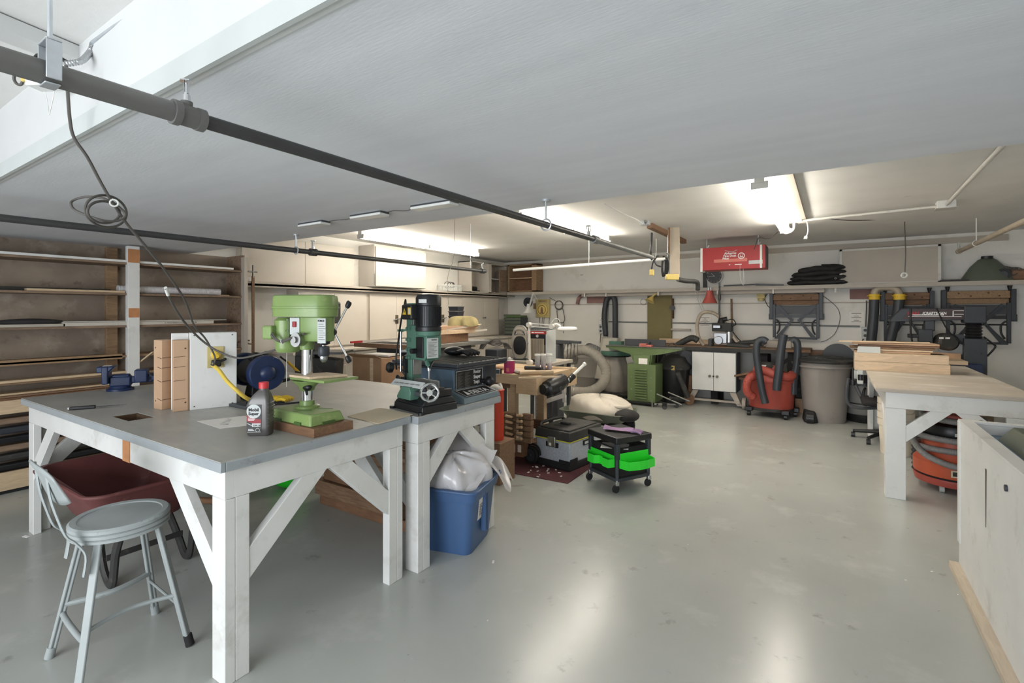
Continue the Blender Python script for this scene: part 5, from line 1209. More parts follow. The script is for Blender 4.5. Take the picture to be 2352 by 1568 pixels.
# ================================================================= BACK WALL, LEFT HALF
# barrel with hose
p=gz(1340,905,0)
t=T('dust_barrel','grey dust collector barrel standing by the back wall','barrel',(p.x,8.45,0))
out('body',B().lathe([(.24,0),(.25,.02),(.27,.30),(.277,.31),(.272,.32),(.283,.62),(.289,.63),(.285,.64),(.29,.66)],n=40),'grey_can',t)
out('lid',B().lathe([(.30,.655),(.305,.69),(.28,.72),(.16,.76),(.05,.77)],n=40),'grey_can',t)
out('inlet',B().cyl((.02,-.05,.74),(.06,-.1,.88),.075).cyl((-.05,0,.76),(.12,-.18,.84),.05),'black',t)
HP=lambda px,py,d: gd(px,py,d)
hd=8.3
b=B().tube([HP(1322,826,8.55),HP(1300,828,8.45),HP(1284,850,8.3),HP(1283,875,8.2),HP(1296,893,8.15),HP(1330,900,8.1),HP(1360,897,8.1),HP(1385,880,8.05),HP(1392,855,8.05),HP(1378,825,8.1),HP(1350,806,8.2),HP(1322,806,8.3),HP(1297,822,8.45),HP(1288,842,8.6)],.082,n=14,ribs=.022,rib=.035)
one('vacuum_hose',b,'grey_hose','wide ribbed grey hose looped in front of the dust barrel','hose')
one('wire_hose',B().tube([HP(1345,802,8.9),HP(1362,800,8.9),HP(1380,815,8.9),HP(1388,850,8.9),HP(1380,880,8.8),HP(1368,895,8.7)],.075,n=12,ribs=.035,rib=.06),'pipe_grey','second wire-wound hose partly hidden behind the first loop','hose')
t=T('dust_collector','dust collector with cloth upper bag and dusty clear lower bag','dust collector',tuple(gd(1414,900,8.78).xy)+(0,))
def bagp(R,z0,z1,nn=8,seed=1):
    def f(u,v):
        a=2*PI*u; k=1+.05*math.sin(5*a+seed)+.03*math.sin(9*a+4*v); r=R*(.72+.28*math.sin(PI*min(1,.15+v*.95)))
        return (r*k*math.cos(a),r*k*math.sin(a),z0+(z1-z0)*v)
    return f
out('lower_bag',B().grid(bagp(.24,.09,.72),40,10),'bag_dust',t,ang=80)
def ub(u,v):
    a=2*PI*u; r=.16+.09*(1-v)+.012*math.sin(8*a); return (-.10-.12*(1-v)*.6+r*math.cos(a),.02+r*math.sin(a)*.8,.30+.72*v)
out('upper_bag',B().grid(ub,36,8),'bag_cloth',t,ang=80)
out('housing',B().cyl((0,0,.72),(0,0,.80),.26,n=32).box(-.02,.20,-.26,-.1,.84,.98),'green_teal',t)
out('strap',B().torus((0,0,.715),.262,.012),'black',t)
out('base',B().box(-.30,.30,-.25,.25,.06,.09),'black_dusty',t)
for x in(-.25,.25): out('caster',B().cyl((x,-.20,.03),(x+.03,-.20,.03),.03),'rubber',t)
# jointer
Yj=7.72; x0=gY(1441,900,Yj).x; x1=gY(1505,900,Yj).x
t=T('jointer','green jointer on a louvred cabinet stand with a wheeled base','jointer',((x0+x1)/2,Yj,0)); hw_=(x1-x0)/2
b=B().quadbox([(-hw_,0,.06),(hw_,0,.06),(hw_,.40,.06),(-hw_,.40,.06),(-hw_*1.02,0,.65),(hw_*1.02,0,.65),(hw_*1.02,.40,.65),(-hw_*1.02,.40,.65)])
out('cabinet',b,'green_mach',t,bev=.006)
b=B()
for i in range(12): 
    z=.11+i*.041; b.quadbox([(-.10,-.001,z),(.10,-.001,z),(.10,0,z),(-.10,0,z),(-.10,-.030,z+.004),(.10,-.030,z+.004),(.10,0,z+.024),(-.10,0,z+.024)])
out('louvre',b,'green_mach',t,bev=.001)
out('mobile_base',B().box(-hw_-.10,hw_+.06,-.05,.0,.035,.06).box(-hw_-.10,hw_+.02,.38,.44,.035,.06).box(-hw_-.03,-hw_+.0,-.05,.44,.035,.06),'black',t,bev=.003)
for x,y in((-hw_-.13,-.02),(hw_+.18,-.12),(hw_+.30,.10)):
    c_=out('caster',B().box(x-.03,x+.03,y-.02,y+.02,.05,.09),'black',t); out('wheel',B().cyl((x,y-.015,.04),(x,y+.015,.04),.04,n=18),'dark_grey',c_)
out('brace_bar',B().cyl((hw_+.02,.02,.20),(hw_+.42,-.04,.08),.012).cyl((hw_+.16,.15,.22),(hw_+.5,.1,.12),.012).cyl((hw_+.0,-.05,.05),(hw_+.30,.10,.05),.016),'steel_dull',t)
out('foot_screw',B().cyl((hw_-.03,-.06,0),(hw_-.03,-.06,.12),.009).cyl((hw_-.03,-.06,0),(hw_-.03,-.06,.015),.02),'steel_dull',t)
b=B().prism([(-.13,.65),(.14,.65),(.16,.80),(.30,.82),(.62,.90),(.62,.925),(-.62,.925),(-.62,.90),(-.36,.84),(-.20,.80)],'y',.06,.26)
b.quadbox([(-.12,.0,.65),(.13,.0,.65),(.13,.3,.65),(-.12,.3,.65),(-.13,.02,.80),(.14,.02,.80),(.14,.28,.80),(-.13,.28,.80)])
out('bed',b,'green_mach',t,bev=.004)
out('bed_top',B().box(-.62,.05,.04,.28,.925,.935).box(.07,.62,.04,.28,.92,.93),'steel_dull',t,bev=.002)
out('fence',B().box(-.36,.32,.24,.26,.935,1.04),'dark_grey',t,bev=.003)
out('guard',B().box(-.04,.16,.02,.12,.935,.965).box(-.03,.08,.0,.08,.965,.985),'pink',t,bev=.004,label='pink cutter guard')
out('pointer',B().cyl((.1,.1,.96),(.12,.1,1.01),.012),'black',t)
pl=out('name_plate',B().box(-.04,.10,-.003,.018,.66,.75),'paper',t)
out('panel_screw',B().cyl((-.16,-.004,.25),(-.16,0,.25),.008).cyl((-.16,-.004,.45),(-.16,0,.45),.008).cyl((.16,-.004,.25),(.16,0,.25),.008).cyl((.16,-.004,.45),(.16,0,.45),.008),'steel',t)
# black shop vac
p=gz(1548,930,0)
t=T('shop_vacuum','black shop vacuum between the jointer and the white cabinet','vacuum',(gY(1548,930,8.36).x,8.36,0))
out('tank',B().lathe([(.20,.05),(.22,.08),(.25,.55),(.26,.56)],n=36),'black',t); out('lid',B().lathe([(.27,.55),(.28,.60),(.22,.66),(.18,.74),(.05,.78)],n=36),'black_dusty',t)
out('clip',B().box(.03,.08,-.27,-.25,.55,.62),'yellow_old',t); out('base',B().cyl((0,0,.0),(0,0,.05),.21,n=30),'black_matte',t)
out('carry_loop',B().tube([(-.10,-.1,.72),(-.08,-.12,.90),(-.02,-.12,.97),(.06,-.10,.95),(.05,-.05,.80)],.008).tube([(-.14,-.1,.72),(-.11,-.12,.88),(-.04,-.12,.95)],.006),'cord_grey',t)
one('vacuum_wand',B().cyl(gd(1556,855,7.75),gd(1580,912,7.75),.035,.04).cyl(gd(1540,915,7.6),gd(1572,918,7.7),.032),'black_dusty','dusty black wand leaning down from the black shop vacuum','hose')
o=one('cart_wheel',B().cyl((0,-.02,.09),(0,.02,.09),.085,n=24),'old_wood','dusty wheel standing beside the white cabinet leg','wheel'); o.location=gz(1583,930,0); o.rotation_euler=(0,0,.9)
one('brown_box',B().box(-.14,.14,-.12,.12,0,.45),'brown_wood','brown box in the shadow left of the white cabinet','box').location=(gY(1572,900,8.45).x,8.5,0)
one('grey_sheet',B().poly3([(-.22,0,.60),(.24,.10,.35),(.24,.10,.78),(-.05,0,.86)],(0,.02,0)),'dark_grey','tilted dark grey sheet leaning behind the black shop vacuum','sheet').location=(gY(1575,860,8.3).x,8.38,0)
# back bench
BZ=.93; bx0=gY(1478,800,8.40).x; bx1=gY(1862,806,8.40).x
t=T('back_bench','long dusty wooden bench along the back wall','workbench',((bx0+bx1)/2,8.72,0)); hl=(bx1-bx0)/2
out('top',B().box(-hl,hl,-.32,.31,BZ-.04,BZ),'old_wood',t,bev=.004); out('front_edge',B().box(-hl,hl-.45,-.33,-.32,BZ-.07,BZ-.01),'black_dusty',t)
for x in(-hl+.15,-.1,hl-.62,hl-.25): out('leg',B().box(x-.05,x+.05,-.25,-.16,0,BZ-.04).box(x-.05,x+.05,.2,.28,0,BZ-.04),'black_matte',t)
out('brace',B().beam((hl-.62,-.2,.5),(hl-.2,-.2,.85),.05,.04,up=(0,1,0)),'black_matte',t); out('low_shelf',B().box(-hl+.9,hl-.5,-.2,.25,.42,.45),'brown_wood',t)
out('upstand',B().box(-hl+.1,-hl+1.1,.27,.30,BZ,BZ+.08),'pine',t)
# white cabinet
xa=gY(1590,860,8.30).x; xb=gY(1690,860,8.30).x; zt=gY(1640,810,8.30).z; zb_=gY(1640,897,8.30).z
t=T('metal_cabinet','small white two-door cabinet on splayed legs under the back bench','cabinet',((xa+xb)/2,8.30,0)); hwc=(xb-xa)/2
out('carcass',B().box(-hwc-.012,hwc+.012,.015,.38,zb_-.01,BZ-.072),'dark_grey',t,bev=.003)
for s in(-1,1): 
    d_=out('door',B().box(.003 if s>0 else -hwc,hwc if s>0 else -.003,-.005,.014,zb_,BZ-.085),'white_plastic',t,bev=.003)
    out('knob',B().cyl((s*.055,-.005,.47),(s*.055,-.028,.47),.021,n=20),'bronze_bolt',d_)
out('lock',B().cyl((.0,-.006,.47),(.0,-.02,.47),.014,n=14),'black',t)
for s in(-1,1):
    out('leg',B().quadbox([(s*(hwc+.05)-.035,.02,.03),(s*(hwc+.05)+.035,.02,.03),(s*(hwc+.05)+.035,.10,.03),(s*(hwc+.05)-.035,.10,.03),(s*(hwc-.05)-.045,.02,zb_-.01),(s*(hwc-.05)+.045,.02,zb_-.01),(s*(hwc-.05)+.045,.10,zb_-.01),(s*(hwc-.05)-.045,.10,zb_-.01)]),'taupe_paint',t)
out('foot_bar',B().box(-hwc,hwc+.05,.0,.03,.07,.10),'taupe_paint',t)
w_=out('wheel',B().cyl((hwc+.10,-.03,.09),(hwc+.15,-.03,.09),.088,n=24),'taupe_paint',t)
# machine on the back bench
p=Vector((gY(1655,790,8.55).x,8.60,BZ))
t=T('overarm_router','silver and black overarm router machine on the back bench','router',p)
out('body',B().box(-.10,.10,-.08,.10,.05,.22).cyl((-.02,-.08,.10),(-.02,-.13,.10),.07,n=24).cyl((.12,0,.05),(.12,0,.26),.055),'steel',t,bev=.01)
out('foot',B().box(-.18,-.12,-.1,.08,0,.12).box(.10,.18,-.08,.08,0,.05).cyl((-.15,-.1,.0),(-.15,-.1,.10),.03),'dark_grey',t,bev=.006)
out('head',B().box(-.13,.17,-.07,.10,.24,.38).box(-.12,.02,-.10,-.06,.29,.35),'black_dusty',t,bev=.012); out('plate',B().box(-.10,.0,-.104,-.10,.30,.34),'steel',t)
out('top_cap',B().cyl((0,0,.38),(0,0,.44),.06,.04).cyl((-.03,0,.42),(.09,.02,.45),.035),'black',t); out('lift_rod',B().cyl((-.03,.03,.40),(-.03,.03,.98),.012).ell((-.03,.03,.80),(.025,.02,.07)),'iron_pipe',t)
out('cable',B().tube([(.09,0,.42),(.18,-.02,.44),(.22,0,.36),(.15,0,.30),(.24,.0,.15),(.30,-.02,.08),(.24,-.03,.04),(.15,-.02,.15)],.008,n=6),'black',t)
b=B().tube([gY(1617,793,8.6),gY(1606,778,8.6),gY(1601,750,8.6),gY(1607,725,8.6),gY(1622,716,8.62),gY(1645,722,8.65),gY(1668,745,8.65),gY(1685,775,8.62),gY(1697,790,8.6)],.028,n=12,ribs=.02,rib=.05)
one('clear_hose',b,'pipe_tan','pale translucent hose arching over the router on the back bench','hose')
one('black_hose',B().tube([gY(1550,796,8.5),gY(1572,783,8.5),gY(1590,776,8.5),gY(1603,782,8.5)],.05,n=14,ribs=.025,rib=.04),'black_dusty','short black hose lying on the back bench left of the router','hose')
one('black_hose',B().tube([gY(1672,793,8.5),gY(1700,794,8.45),gY(1722,797,8.45)],.045,n=14).tube([gY(1676,790,8.6),gY(1710,787,8.6),gY(1745,785,8.6),gY(1756,792,8.6)],[.03,.035,.045,.05],n=14),'black_dusty','dusty black hose ends lying right of the router on the back bench','hose')
one('dust_hood',B().box(-.18,.18,-.02,.10,0,.11),'taupe_paint','low grey-brown block behind the vacuum hoses on the back bench','block',bev=.004).location=(gY(1787,795,8.7).x,8.72,BZ)
one('wood_stick',B().beam(gY(1680,686,9.02),gY(1682,790,9.0),.03,.02),'old_wood','long brown stick leaning on the back wall right of the router','stick')
# ================================================================= BACK SHELF AND WALL ITEMS
SZ=1.885
t=T('wall_shelf','long brown shelf running along the top of the back wall','shelf',(-1.9,8.9,0))
out('board',B().box(-3.88,4.1,-.18,.15,SZ-.012,SZ+.012),'taupe_paint',t,bev=.002); out('front_lip',B().box(-3.88,4.1,-.20,-.18,SZ-.045,SZ+.012),'taupe_paint',t,bev=.002)
out('under_board',B().box(-2.2,1.8,-.10,.15,SZ-.10,SZ-.015),'taupe_paint',t)
hk=None
for px,lb in((1343,'at the dusty pipe elbow'),(1392,'above the hanging hose'),(1512,'above the olive board'),(1623,'left of the red clamp lamp'),(1648,'right of the red clamp lamp'),(1776,'over the first folding workbench'),(1919,'beside the reddish board at the right')):
    x=gY(px,672,8.69).x; lb='small white pipe clip under the back shelf, '+lb
    if hk is None:
        hk=T('pipe_clip',lb,'clip',(x,8.69,SZ-.10),0,'white pipe clips under the back shelf'); out('clip_body',B().box(-.012,.012,-.01,.02,0,.055).box(-.012,.012,-.01,.05,-.01,.005),'white_dusty',hk,bev=.003)
    else: dup(hk,(x,8.69,SZ-.10),0,lb)
one('fixing_hook',B().box(0,.06,-.01,.0,0,.008),'iron_pipe','tiny dark screw on the upper back wall left of the air filter','screw').location=gY(1333,632,BY-.0)
t=T('conduit','thin grey conduit running along the back wall at bench height','conduit',(0,0,0)); yb=BY-.02
out('pipe',B().cyl((gY(1398,752,yb).x,yb,1.30),(gY(1975,764,yb).x,yb,1.275),.013,n=10),'pipe_grey',t)
def outlet(px,py,lb):
    p=gY(px,py,BY); o=T('wall_outlet',lb,'outlet',p); out('box',B().box(-.045,.045,-.05,0,-.09,.09),'label_grey',o,bev=.005); out('socket',B().cyl((0,-.05,.04),(0,-.056,.04),.022).cyl((0,-.05,-.04),(0,-.056,-.04),.022),'dark_grey',o); return o
outlet(1382,755,'grey wall outlet beside the hanging black hose'); outlet(1987,764,'grey wall outlet right of the first folding workbench')
def cordY(P,r,lb,m='cord_grey',y=BY-.03,name='cord'): return one(name,B().tube([gY(px,py,y) for px,py in P],r,n=6),m,lb,'cord')
cordY([(1380,765),(1379,790),(1385,815)],.008,'cord hanging from the outlet beside the black hose')
cordY([(1398,690),(1396,740),(1396,790)],.004,'thin cord hanging behind the black hose')
cordY([(1990,690),(1990,710),(1988,755)],.008,'cord dropping to the outlet right of the first folding workbench')
cordY([(1985,772),(1980,785),(1972,800)],.009,'short black cord below the right wall outlet','black')
t=T('hanging_hose','dark grey hose hung over the back shelf clips as a long loop','hose',(0,0,0)); y=BY-.10
out('hose',B().tube([gY(1391,768,y),gY(1388,730,y),gY(1391,700,y),gY(1396,684,y),gY(1405,681,y),gY(1412,690,y),gY(1413,730,y),gY(1413,790,y)],.052,n=14),'char_plastic',t)
out('end_fitting',B().cyl(gY(1391,764,y),gY(1391,772,y),.045),'black',t)
one('dust_pipe',B().tube([gY(1326,698,9.0),gY(1330,684,9.0),gY(1340,678,8.98),gY(1352,678,8.98)],.035,n=12),'redgrey','short dusty pipe elbow under the back shelf','pipe')
def sign(x0,x1,y0,y1,m,lb,name='sign_board'):
    a=gY(x0,y0,BY-.04);c=gY(x1,y1,BY-.04); return one(name,B().box(a.x,c.x,BY-.045,BY-.005,c.z,a.z),m,lb,'board',bev=.002)
sign(1348,1390,679,696,'redgrey','dusty reddish board under the back shelf left of the hanging hose')
sign(1952,2012,664,686,'redgrey','dusty reddish board under the back shelf beside the yellow pipe fittings')
ob=sign(1487,1543,678,782,'olive','olive green panel hanging on the back wall above the jointer','olive_board')
def papers(px0,px1,py0,py1,lb,n=7):
    a=gY(px0,py0,BY-.005);c=gY(px1,py1,BY-.005)
    o=one('notice',B().box(a.x,c.x,BY-.008,BY,c.z,a.z),'paper',lb,'notice'); b=B()
    for i in range(n):
        z=a.z-(a.z-c.z)*(i+1)/(n+1); k=.03+.03*((i*5)%3); b.box(a.x+k,c.x-k,BY-.010,BY-.008,z-.004,z+.004)
    out('printed_line',b,'ink_grey',o); return o
papers(1950,1984,716,742,'small printed notice on the back wall right of the first folding workbench'); papers(1605,1634,726,750,'faint printed notice behind the clear hose'); papers(1377,1388,728,745,'tiny notice beside the hanging hose',4)
# viking board
a=gY(1232,687,BY-.03); c=gY(1263,729,BY-.03); mx_=(a.x+c.x)/2
t=T('yellow_plaque','yellow VIKING plaque with a figure hanging on the back wall','plaque',(mx_,BY-.05,(a.z+c.z)/2)); hw2=(c.x-a.x)/2; hh=(a.z-c.z)/2
out('board',B().box(-hw2,hw2,0,.04,-hh,hh),'yellow_dirty',t,bev=.003); out('disc',B().lathe([(hw2*.80,0),(hw2*.78,.03),(hw2*.7,.035)],c=(0,0,-.03),axis=(0,-1,0),sy=1.0,n=32),'yellow_old',t)
out('ring',B().torus((0,-.035,-.03),hw2*.55,.006,axis=(0,1,0)),'old_wood',t); out('figure',B().ell((0,-.037,-.0),(.02,.006,.025)).ell((0,-.037,-.05),(.03,.006,.05)).ell((-.02,-.037,-.09),(.012,.006,.03)).ell((.02,-.037,-.09),(.012,.006,.03)),'old_wood',t)
text('VIKING',(0,-.003,hh-.065),(1,0,0),(0,0,1),.062,'old_wood',t,align='CENTER',bold=.0008)
for px in(1240,1246,1250,1262): cordY([(px,728),(px-1,745),(px+1,762)],.006,{1240:'leftmost cord hanging below the yellow plaque',1246:'second cord hanging below the yellow plaque',1250:'third cord hanging below the yellow plaque',1262:'rightmost cord hanging below the yellow plaque'}[px])
cordY([(1262,683),(1270,688),(1276,690)],.006,'short wire end beside the yellow plaque')
b=B().torus(gY(1284,701,BY-.04),.092,.008,axis=(0,1,0)).torus(gY(1283,700,BY-.05),.085,.007,axis=(0,1,.1)).tube([gY(1279,712,9.0),gY(1280,725,9.0),gY(1283,738,9.0),gY(1292,741,9.0),gY(1297,733,9.0),gY(1294,715,9.0),gY(1292,708,9.0)],.008)
one('cord_coil',b,'cord_grey','coiled dark cord hanging on the back wall right of the yellow plaque','cord')
cordY([(1296,735),(1294,750),(1294,765)],.006,'tail of the coiled cord on the back wall')
t=T('wall_fan','round dark disc on the back wall behind the white desk lamp','disc',gY(1214,694,BY)); out('disc',B().cyl((0,0,0),(0,-.05,0),.10,n=28),'char_plastic',t); out('hub',B().cyl((0,-.05,0),(0,-.07,0),.03),'black',t)
one('brown_block',B().box(-.03,.03,-.04,0,-.06,.06),'old_wood','small brown block left of the yellow plaque','block').location=gY(1230,703,BY)
t=T('desk_lamp','white desk lamp hanging down from an angled arm under the back shelf','lamp',(0,0,0)); y=8.685
p0=gY(1224,672,y);p1=gY(1216,702,y)
out('arm',B().cyl(p0,p1,.014,n=8).cyl(p0+Vector((.02,0,0)),p1+Vector((.02,0,0)),.008,n=8).cyl(p0,gY(1234,688,y),.008,n=8),'white_dusty',t)
out('shade',B().lathe([(.03,.0),(.04,.06),(.05,.09),(.11,.19),(.105,.19),(.045,.09)],c=p1-Vector((.02,0,-.04)),axis=(-.06,0,-1),n=24),'white_plastic',t)
p=gY(1186,776,8.75); a=gY(1167,740,8.75);c=gY(1204,740,8.75)
t=T('crate_stack','dark green slotted crate standing on the counter in the back corner','crate',((a.x+c.x)/2,8.75,1.0)); w2=(c.x-a.x)/2
top=gY(1186,728,8.75).z-1.0
t.location.z=.995
out('body',B().box(-w2,w2,-.15,.15,0,top),'char_plastic',t,bev=.01); out('lid',B().box(-w2*.7,w2*1.0,-.16,.12,top,top+.04),'green_dk',t,bev=.006)
b=B()
for i in range(6): b.box(-w2-.005,w2+.005,-.155,-.148,.04+i*.07,.09+i*.07)
out('slat',b,'green_sheet',t)
one('counter_stub',B().box(-5.44,c.x+.05,8.5,9.04,.0,.99),'cream_paint','cream cabinet filling the back left corner below the green crate','cabinet')
S(out('trim_9',B().box(gY(1155,700,BY-.02).x-.0,gY(1166,700,BY-.02).x,BY-.03,BY,.9,1.8),'white_dusty'))
# tan lamp, level
t=T('clamp_lamp','small tan clamp lamp under the shelf at the top of the olive panel','lamp',gY(1498,682,8.75)); out('shade',B().lathe([(.03,0),(.045,.04),(.085,.09),(.07,.09)],axis=(-.3,-.3,-.7),n=18),'yellow_old',t); out('neck',B().tube([(0,0,.0),(.05,0,.05),(.12,.02,.06)],.02),'yellow_dirty',t)
t=T('spirit_level','dark tool hanging on the back wall right of the olive panel','level',gY(1546,707,BY-.02)); out('body',B().box(-.02,.02,-.03,0,-.19,.17),'hole_dark',t,bev=.006); out('knob',B().cyl((.0,-.03,0),(0,-.06,0),.045,n=16),'iron_pipe',t)
one('wire_ring',B().torus(gY(1478,693,BY-.02),.055,.003,axis=(0,1,0)),'iron_pipe','thin wire ring hanging left of the olive panel','ring')
one('slim_rail',B().box(gY(1541,766,9).x,gY(1585,767,9).x,BY-.06,BY,1.16,1.19),'taupe_paint','short narrow rail on the back wall right of the olive panel','rail')
# red lamp
t=T('red_lamp','faded red clamp lamp hanging from the back shelf over the router','lamp',gY(1630,667,8.65)); out('shade',B().lathe([(.05,0),(.055,-.05),(.065,-.09),(.12,-.21),(.11,-.21),(.05,-.09)],n=28),'red_lamp',t); out('stem',B().cyl((-.02,-.0,.05),(-.02,0,-.07),.012).cyl((.02,0,.05),(.02,0,-.07),.012),'chrome',t)
t=T('yellow_fitting','small yellow fitting on the back wall left of the first folding workbench','fitting',gY(1749,680,BY)); out('body',B().box(-.06,.06,-.10,0,-.04,.05).cyl((0,-.05,-.08),(0,-.05,-.04),.05),'yellow_dirty',t,bev=.006)
cordY([(1764,672),(1757,685),(1762,700),(1770,708)],.006,'thin cable loop beside the first folding workbench')
cordY([(1888,678),(1905,690),(1925,710),(1929,735),(1918,765),(1900,780),(1885,785)],.004,'large thin wire loop right of the first folding workbench')
# folding workbenches
def wm(x0,x1,y0,y1,lb,wood,cut=None):
    y=BY-.10; a=gY(x0,y0,y);c=gY(x1,y1,y); cx_=(a.x+c.x)/2; hw=(c.x-a.x)/2; z1=a.z;z0=c.z; Hh=z1-z0
    t=T('folding_workbench',lb,'folding workbench',(cx_,y,z0),0,'folding workbenches hung on the back wall'); D='char_plastic'
    out('jaw',B().box(-hw*.9,hw*.9,-.03,.0,Hh*.80,Hh*.93),wood,t,bev=.004); out('jaw',B().box(-hw*.9,hw*.9,.03,.06,Hh*.70,Hh*.80),wood,t,bev=.004)
    b=B()
    for i,u in enumerate((-.55,-.2,.3,.6)): b.cyl((u*hw,-.032,Hh*(.84 if i%2 else .89)),(u*hw,-.02,Hh*(.84 if i%2 else .89)),.012,n=10)
    out('dog_hole',b,'hole_dark',t)
    for s in(-1,1):
        out('rail',B().box(s*hw*.98-.025,s*hw*.98+.025,-.05,.06,Hh*.42,Hh*.95),D,t,bev=.004)
        out('handle',B().lathe([(.012,0),(.022,.04),(.028,.07)],c=(s*hw*.88,-.03,Hh*.92),n=10),'black',t)
        out('leg',B().box(s*hw*.86-.02,s*hw*.86+.02,-.04,.0,.02,Hh*.72),D,t,bev=.004)
        out('hinge_plate',B().box(s*hw*1.0-.03,s*hw*1.0+.03,-.03,.03,Hh*.40,Hh*.52),D,t,bev=.003)
        out('diagonal',B().poly3([(s*hw*.80,-.05,Hh*.02),(s*hw*.62,-.05,Hh*.02),(s*hw*.14,-.05,Hh*.36),(s*hw*.19,-.05,Hh*.40)],(0,.02,0)).beam((s*hw*.76,-.055,Hh*.05),(s*hw*.18,-.055,Hh*.37),.012,.012),D,t)
        out('diagonal',B().poly3([(s*hw*.82,-.05,Hh*.66),(s*hw*.64,-.05,Hh*.70),(s*hw*.14,-.05,Hh*.42),(s*hw*.20,-.05,Hh*.38)],(0,.02,0)).beam((s*hw*.74,-.055,Hh*.66),(s*hw*.18,-.055,Hh*.41),.012,.012),D,t)
        out('bent_strut',B().tube([(s*hw*.78,-.01,Hh*.40),(s*hw*.66,-.01,Hh*.33),(s*hw*.66,-.01,Hh*.20),(s*hw*.76,-.01,Hh*.10)],.012,n=8),D,t)
    out('cross_beam',B().box(-hw*.84,hw*.84,-.03,.02,Hh*.52,Hh*.68),'dark_grey',t,bev=.004); out('cross_beam',B().box(-hw*.8,hw*.8,-.035,-.03,.44*Hh,.50*Hh),'black',t)
    out('step_plate',B().box(-hw*.84,hw*.84,-.035,.01,Hh*.0,Hh*.04),D,t); out('cross_bar',B().cyl((-hw*.8,-.02,Hh*.34),(hw*.8,-.02,Hh*.34),.010),'black',t)
    [out('centre_hub',B().box(s*hw*.2,s*hw*.08,-.07,-.045,Hh*.365,Hh*.41),'dark_grey',t) for s in(-1,1)]
    return t
wm(1771,1887,668,780,'folding workbench hung on the back wall above the red shop vacuum','old_wood')
wm(2026,2141,664,790,'middle folding workbench on the back wall, behind the twin dust pipes','old_wood')
wm(2166,2328,660,792,'largest folding workbench, at the right end of the back wall','wood_shelf')
# twin dust pipes with yellow fittings
t=T('dust_pipe','twin dark dust pipes with yellow collars hanging under the back shelf','dust pipe',(0,0,0)); y=8.78
out('elbow',B().tube([gY(2008,682,y),gY(2010,668,y),gY(2020,661,y),gY(2034,660,y),gY(2050,661,y),gY(2062,668,y),gY(2066,682,y)],.045,n=14),'pipe_tan',t)
out('pipe',B().tube([gY(2008,684,y),gY(2006,730,y),gY(2001,784,y)],.062,n=16),'char_plastic',t); out('pipe',B().tube([gY(2066,684,y),gY(2062,715,y),gY(2054,745,y),gY(2044,784,y)],.062,n=16),'char_plastic',t)
for px in(2008,2066): q=gY(px,680,y); out('collar',B().cyl(q-Vz*.05,q+Vz*.03,.066).cyl(q,q+Vz*.012,.085),'yellow',t)
# upper shelf items
b=B()
tp=T('black_tarp','bulky folded black tarpaulin on the back shelf','tarpaulin',(gY(1876,640,8.86).x,8.86,SZ+.013)); 
for i,(w_,x_,h_) in enumerate(((.40,.0,.075),(.37,.01,.075),(.36,.02,.08),(.31,.06,.09))):
    def f(u,v,w_=w_,x_=x_,h_=h_,i=i):
        a=2*PI*u; b_=PI*(v-.5); k=math.cos(b_)**.55 if 0<v<1 else .001
        return (x_+w_*k*math.copysign(abs(math.cos(a))**.5,math.cos(a)),.125*k*math.copysign(abs(math.sin(a))**.5,math.sin(a)),.04+.068*i+h_/2*math.sin(b_)+.010*math.sin(6*a+i*2)+.02*math.cos(a)*(i/3))
    out('fold',B().grid(f,44,8),'black_cloth',tp,ang=70)
out('eyelet',B().torus((.24,-.14,.09),.012,.004,axis=(0,1,0)),'steel',tp)
a=gY(1928,572,8.80);c=gY(2162,640,8.80)
t=T('framed_board','large grey board in a pale wooden frame leaning on the back shelf','panel',((a.x+c.x)/2,8.80,SZ+.013)); hw3=(c.x-a.x)/2; ht=a.z-SZ-.02
out('panel',B().box(-hw3+.02,hw3-.02,.012,.03,.02,ht-.02),'taupe_paint',t)
for s in(-1,1): out('frame_side',B().box(s*hw3,s*(hw3-.035),0,.035,0,ht),'white_dusty',t,bev=.002)
out('frame_rail',B().box(-hw3,hw3,0,.035,ht-.03,ht),'white_dusty',t,bev=.002); out('frame_rail',B().box(-hw3,hw3,0,.035,0,.02),'white_dusty',t,bev=.002)
t=T('dark_hood','dark green bell-shaped hood on the right end of the back shelf','shade',(gY(2267,620,8.85).x,8.85,SZ+.013)); out('shade',B().lathe([(.27,0),(.25,.05),(.17,.19),(.09,.28),(.07,.29),(.055,.31),(.01,.31)],sy=.55,n=32),'green_sheet',t); out('cap',B().cyl((0,0,.29),(0,0,.325),.06),'black',t)
b=B()
for i in range(9): c0=Vector((gY(2318,620,8.8).x+random.uniform(-.08,.08),8.84,SZ+.09+random.uniform(-.02,.05))); b.torus(c0,random.uniform(.05,.09),.006,axis=(random.uniform(-1,1),1,random.uniform(-1,1)),n=20,k=6)
one('cord_coil',b,'cord_grey','tangle of dark cords beside the green shade on the back shelf','cord')
t=T('black_reel','black reel lying among the cords at the right end of the back shelf','reel',(gY(2305,630,8.75).x,8.78,SZ+.09)); out('rim',B().cyl((0,-.03,0),(0,.03,0),.075),'black',t); out('hub',B().cyl((0,-.04,0),(0,-.03,0),.04),'dark_grey',t)
one('rust_tool',B().box(-.1,.1,-.06,.06,0,.14),'brown_wood','rusty brown box at the very end of the back shelf','box',bev=.02).location=(gY(2343,620,8.85).x,8.85,SZ+.013)
one('long_tools',B().beam(gY(1662,656,8.75),gY(1735,653,8.75),.02,.02).beam(gY(1735,653,8.75),gY(1800,655,8.78),.02,.03),'black','thin black tool lying along the back shelf left of the tarpaulin','tool')
one('black_board',B().box(gY(2160,640,8.8).x,gY(2225,640,8.8).x,8.75,8.9,SZ+.013,SZ+.04),'black_dusty','flat dark board on the back shelf left of the green shade','board')
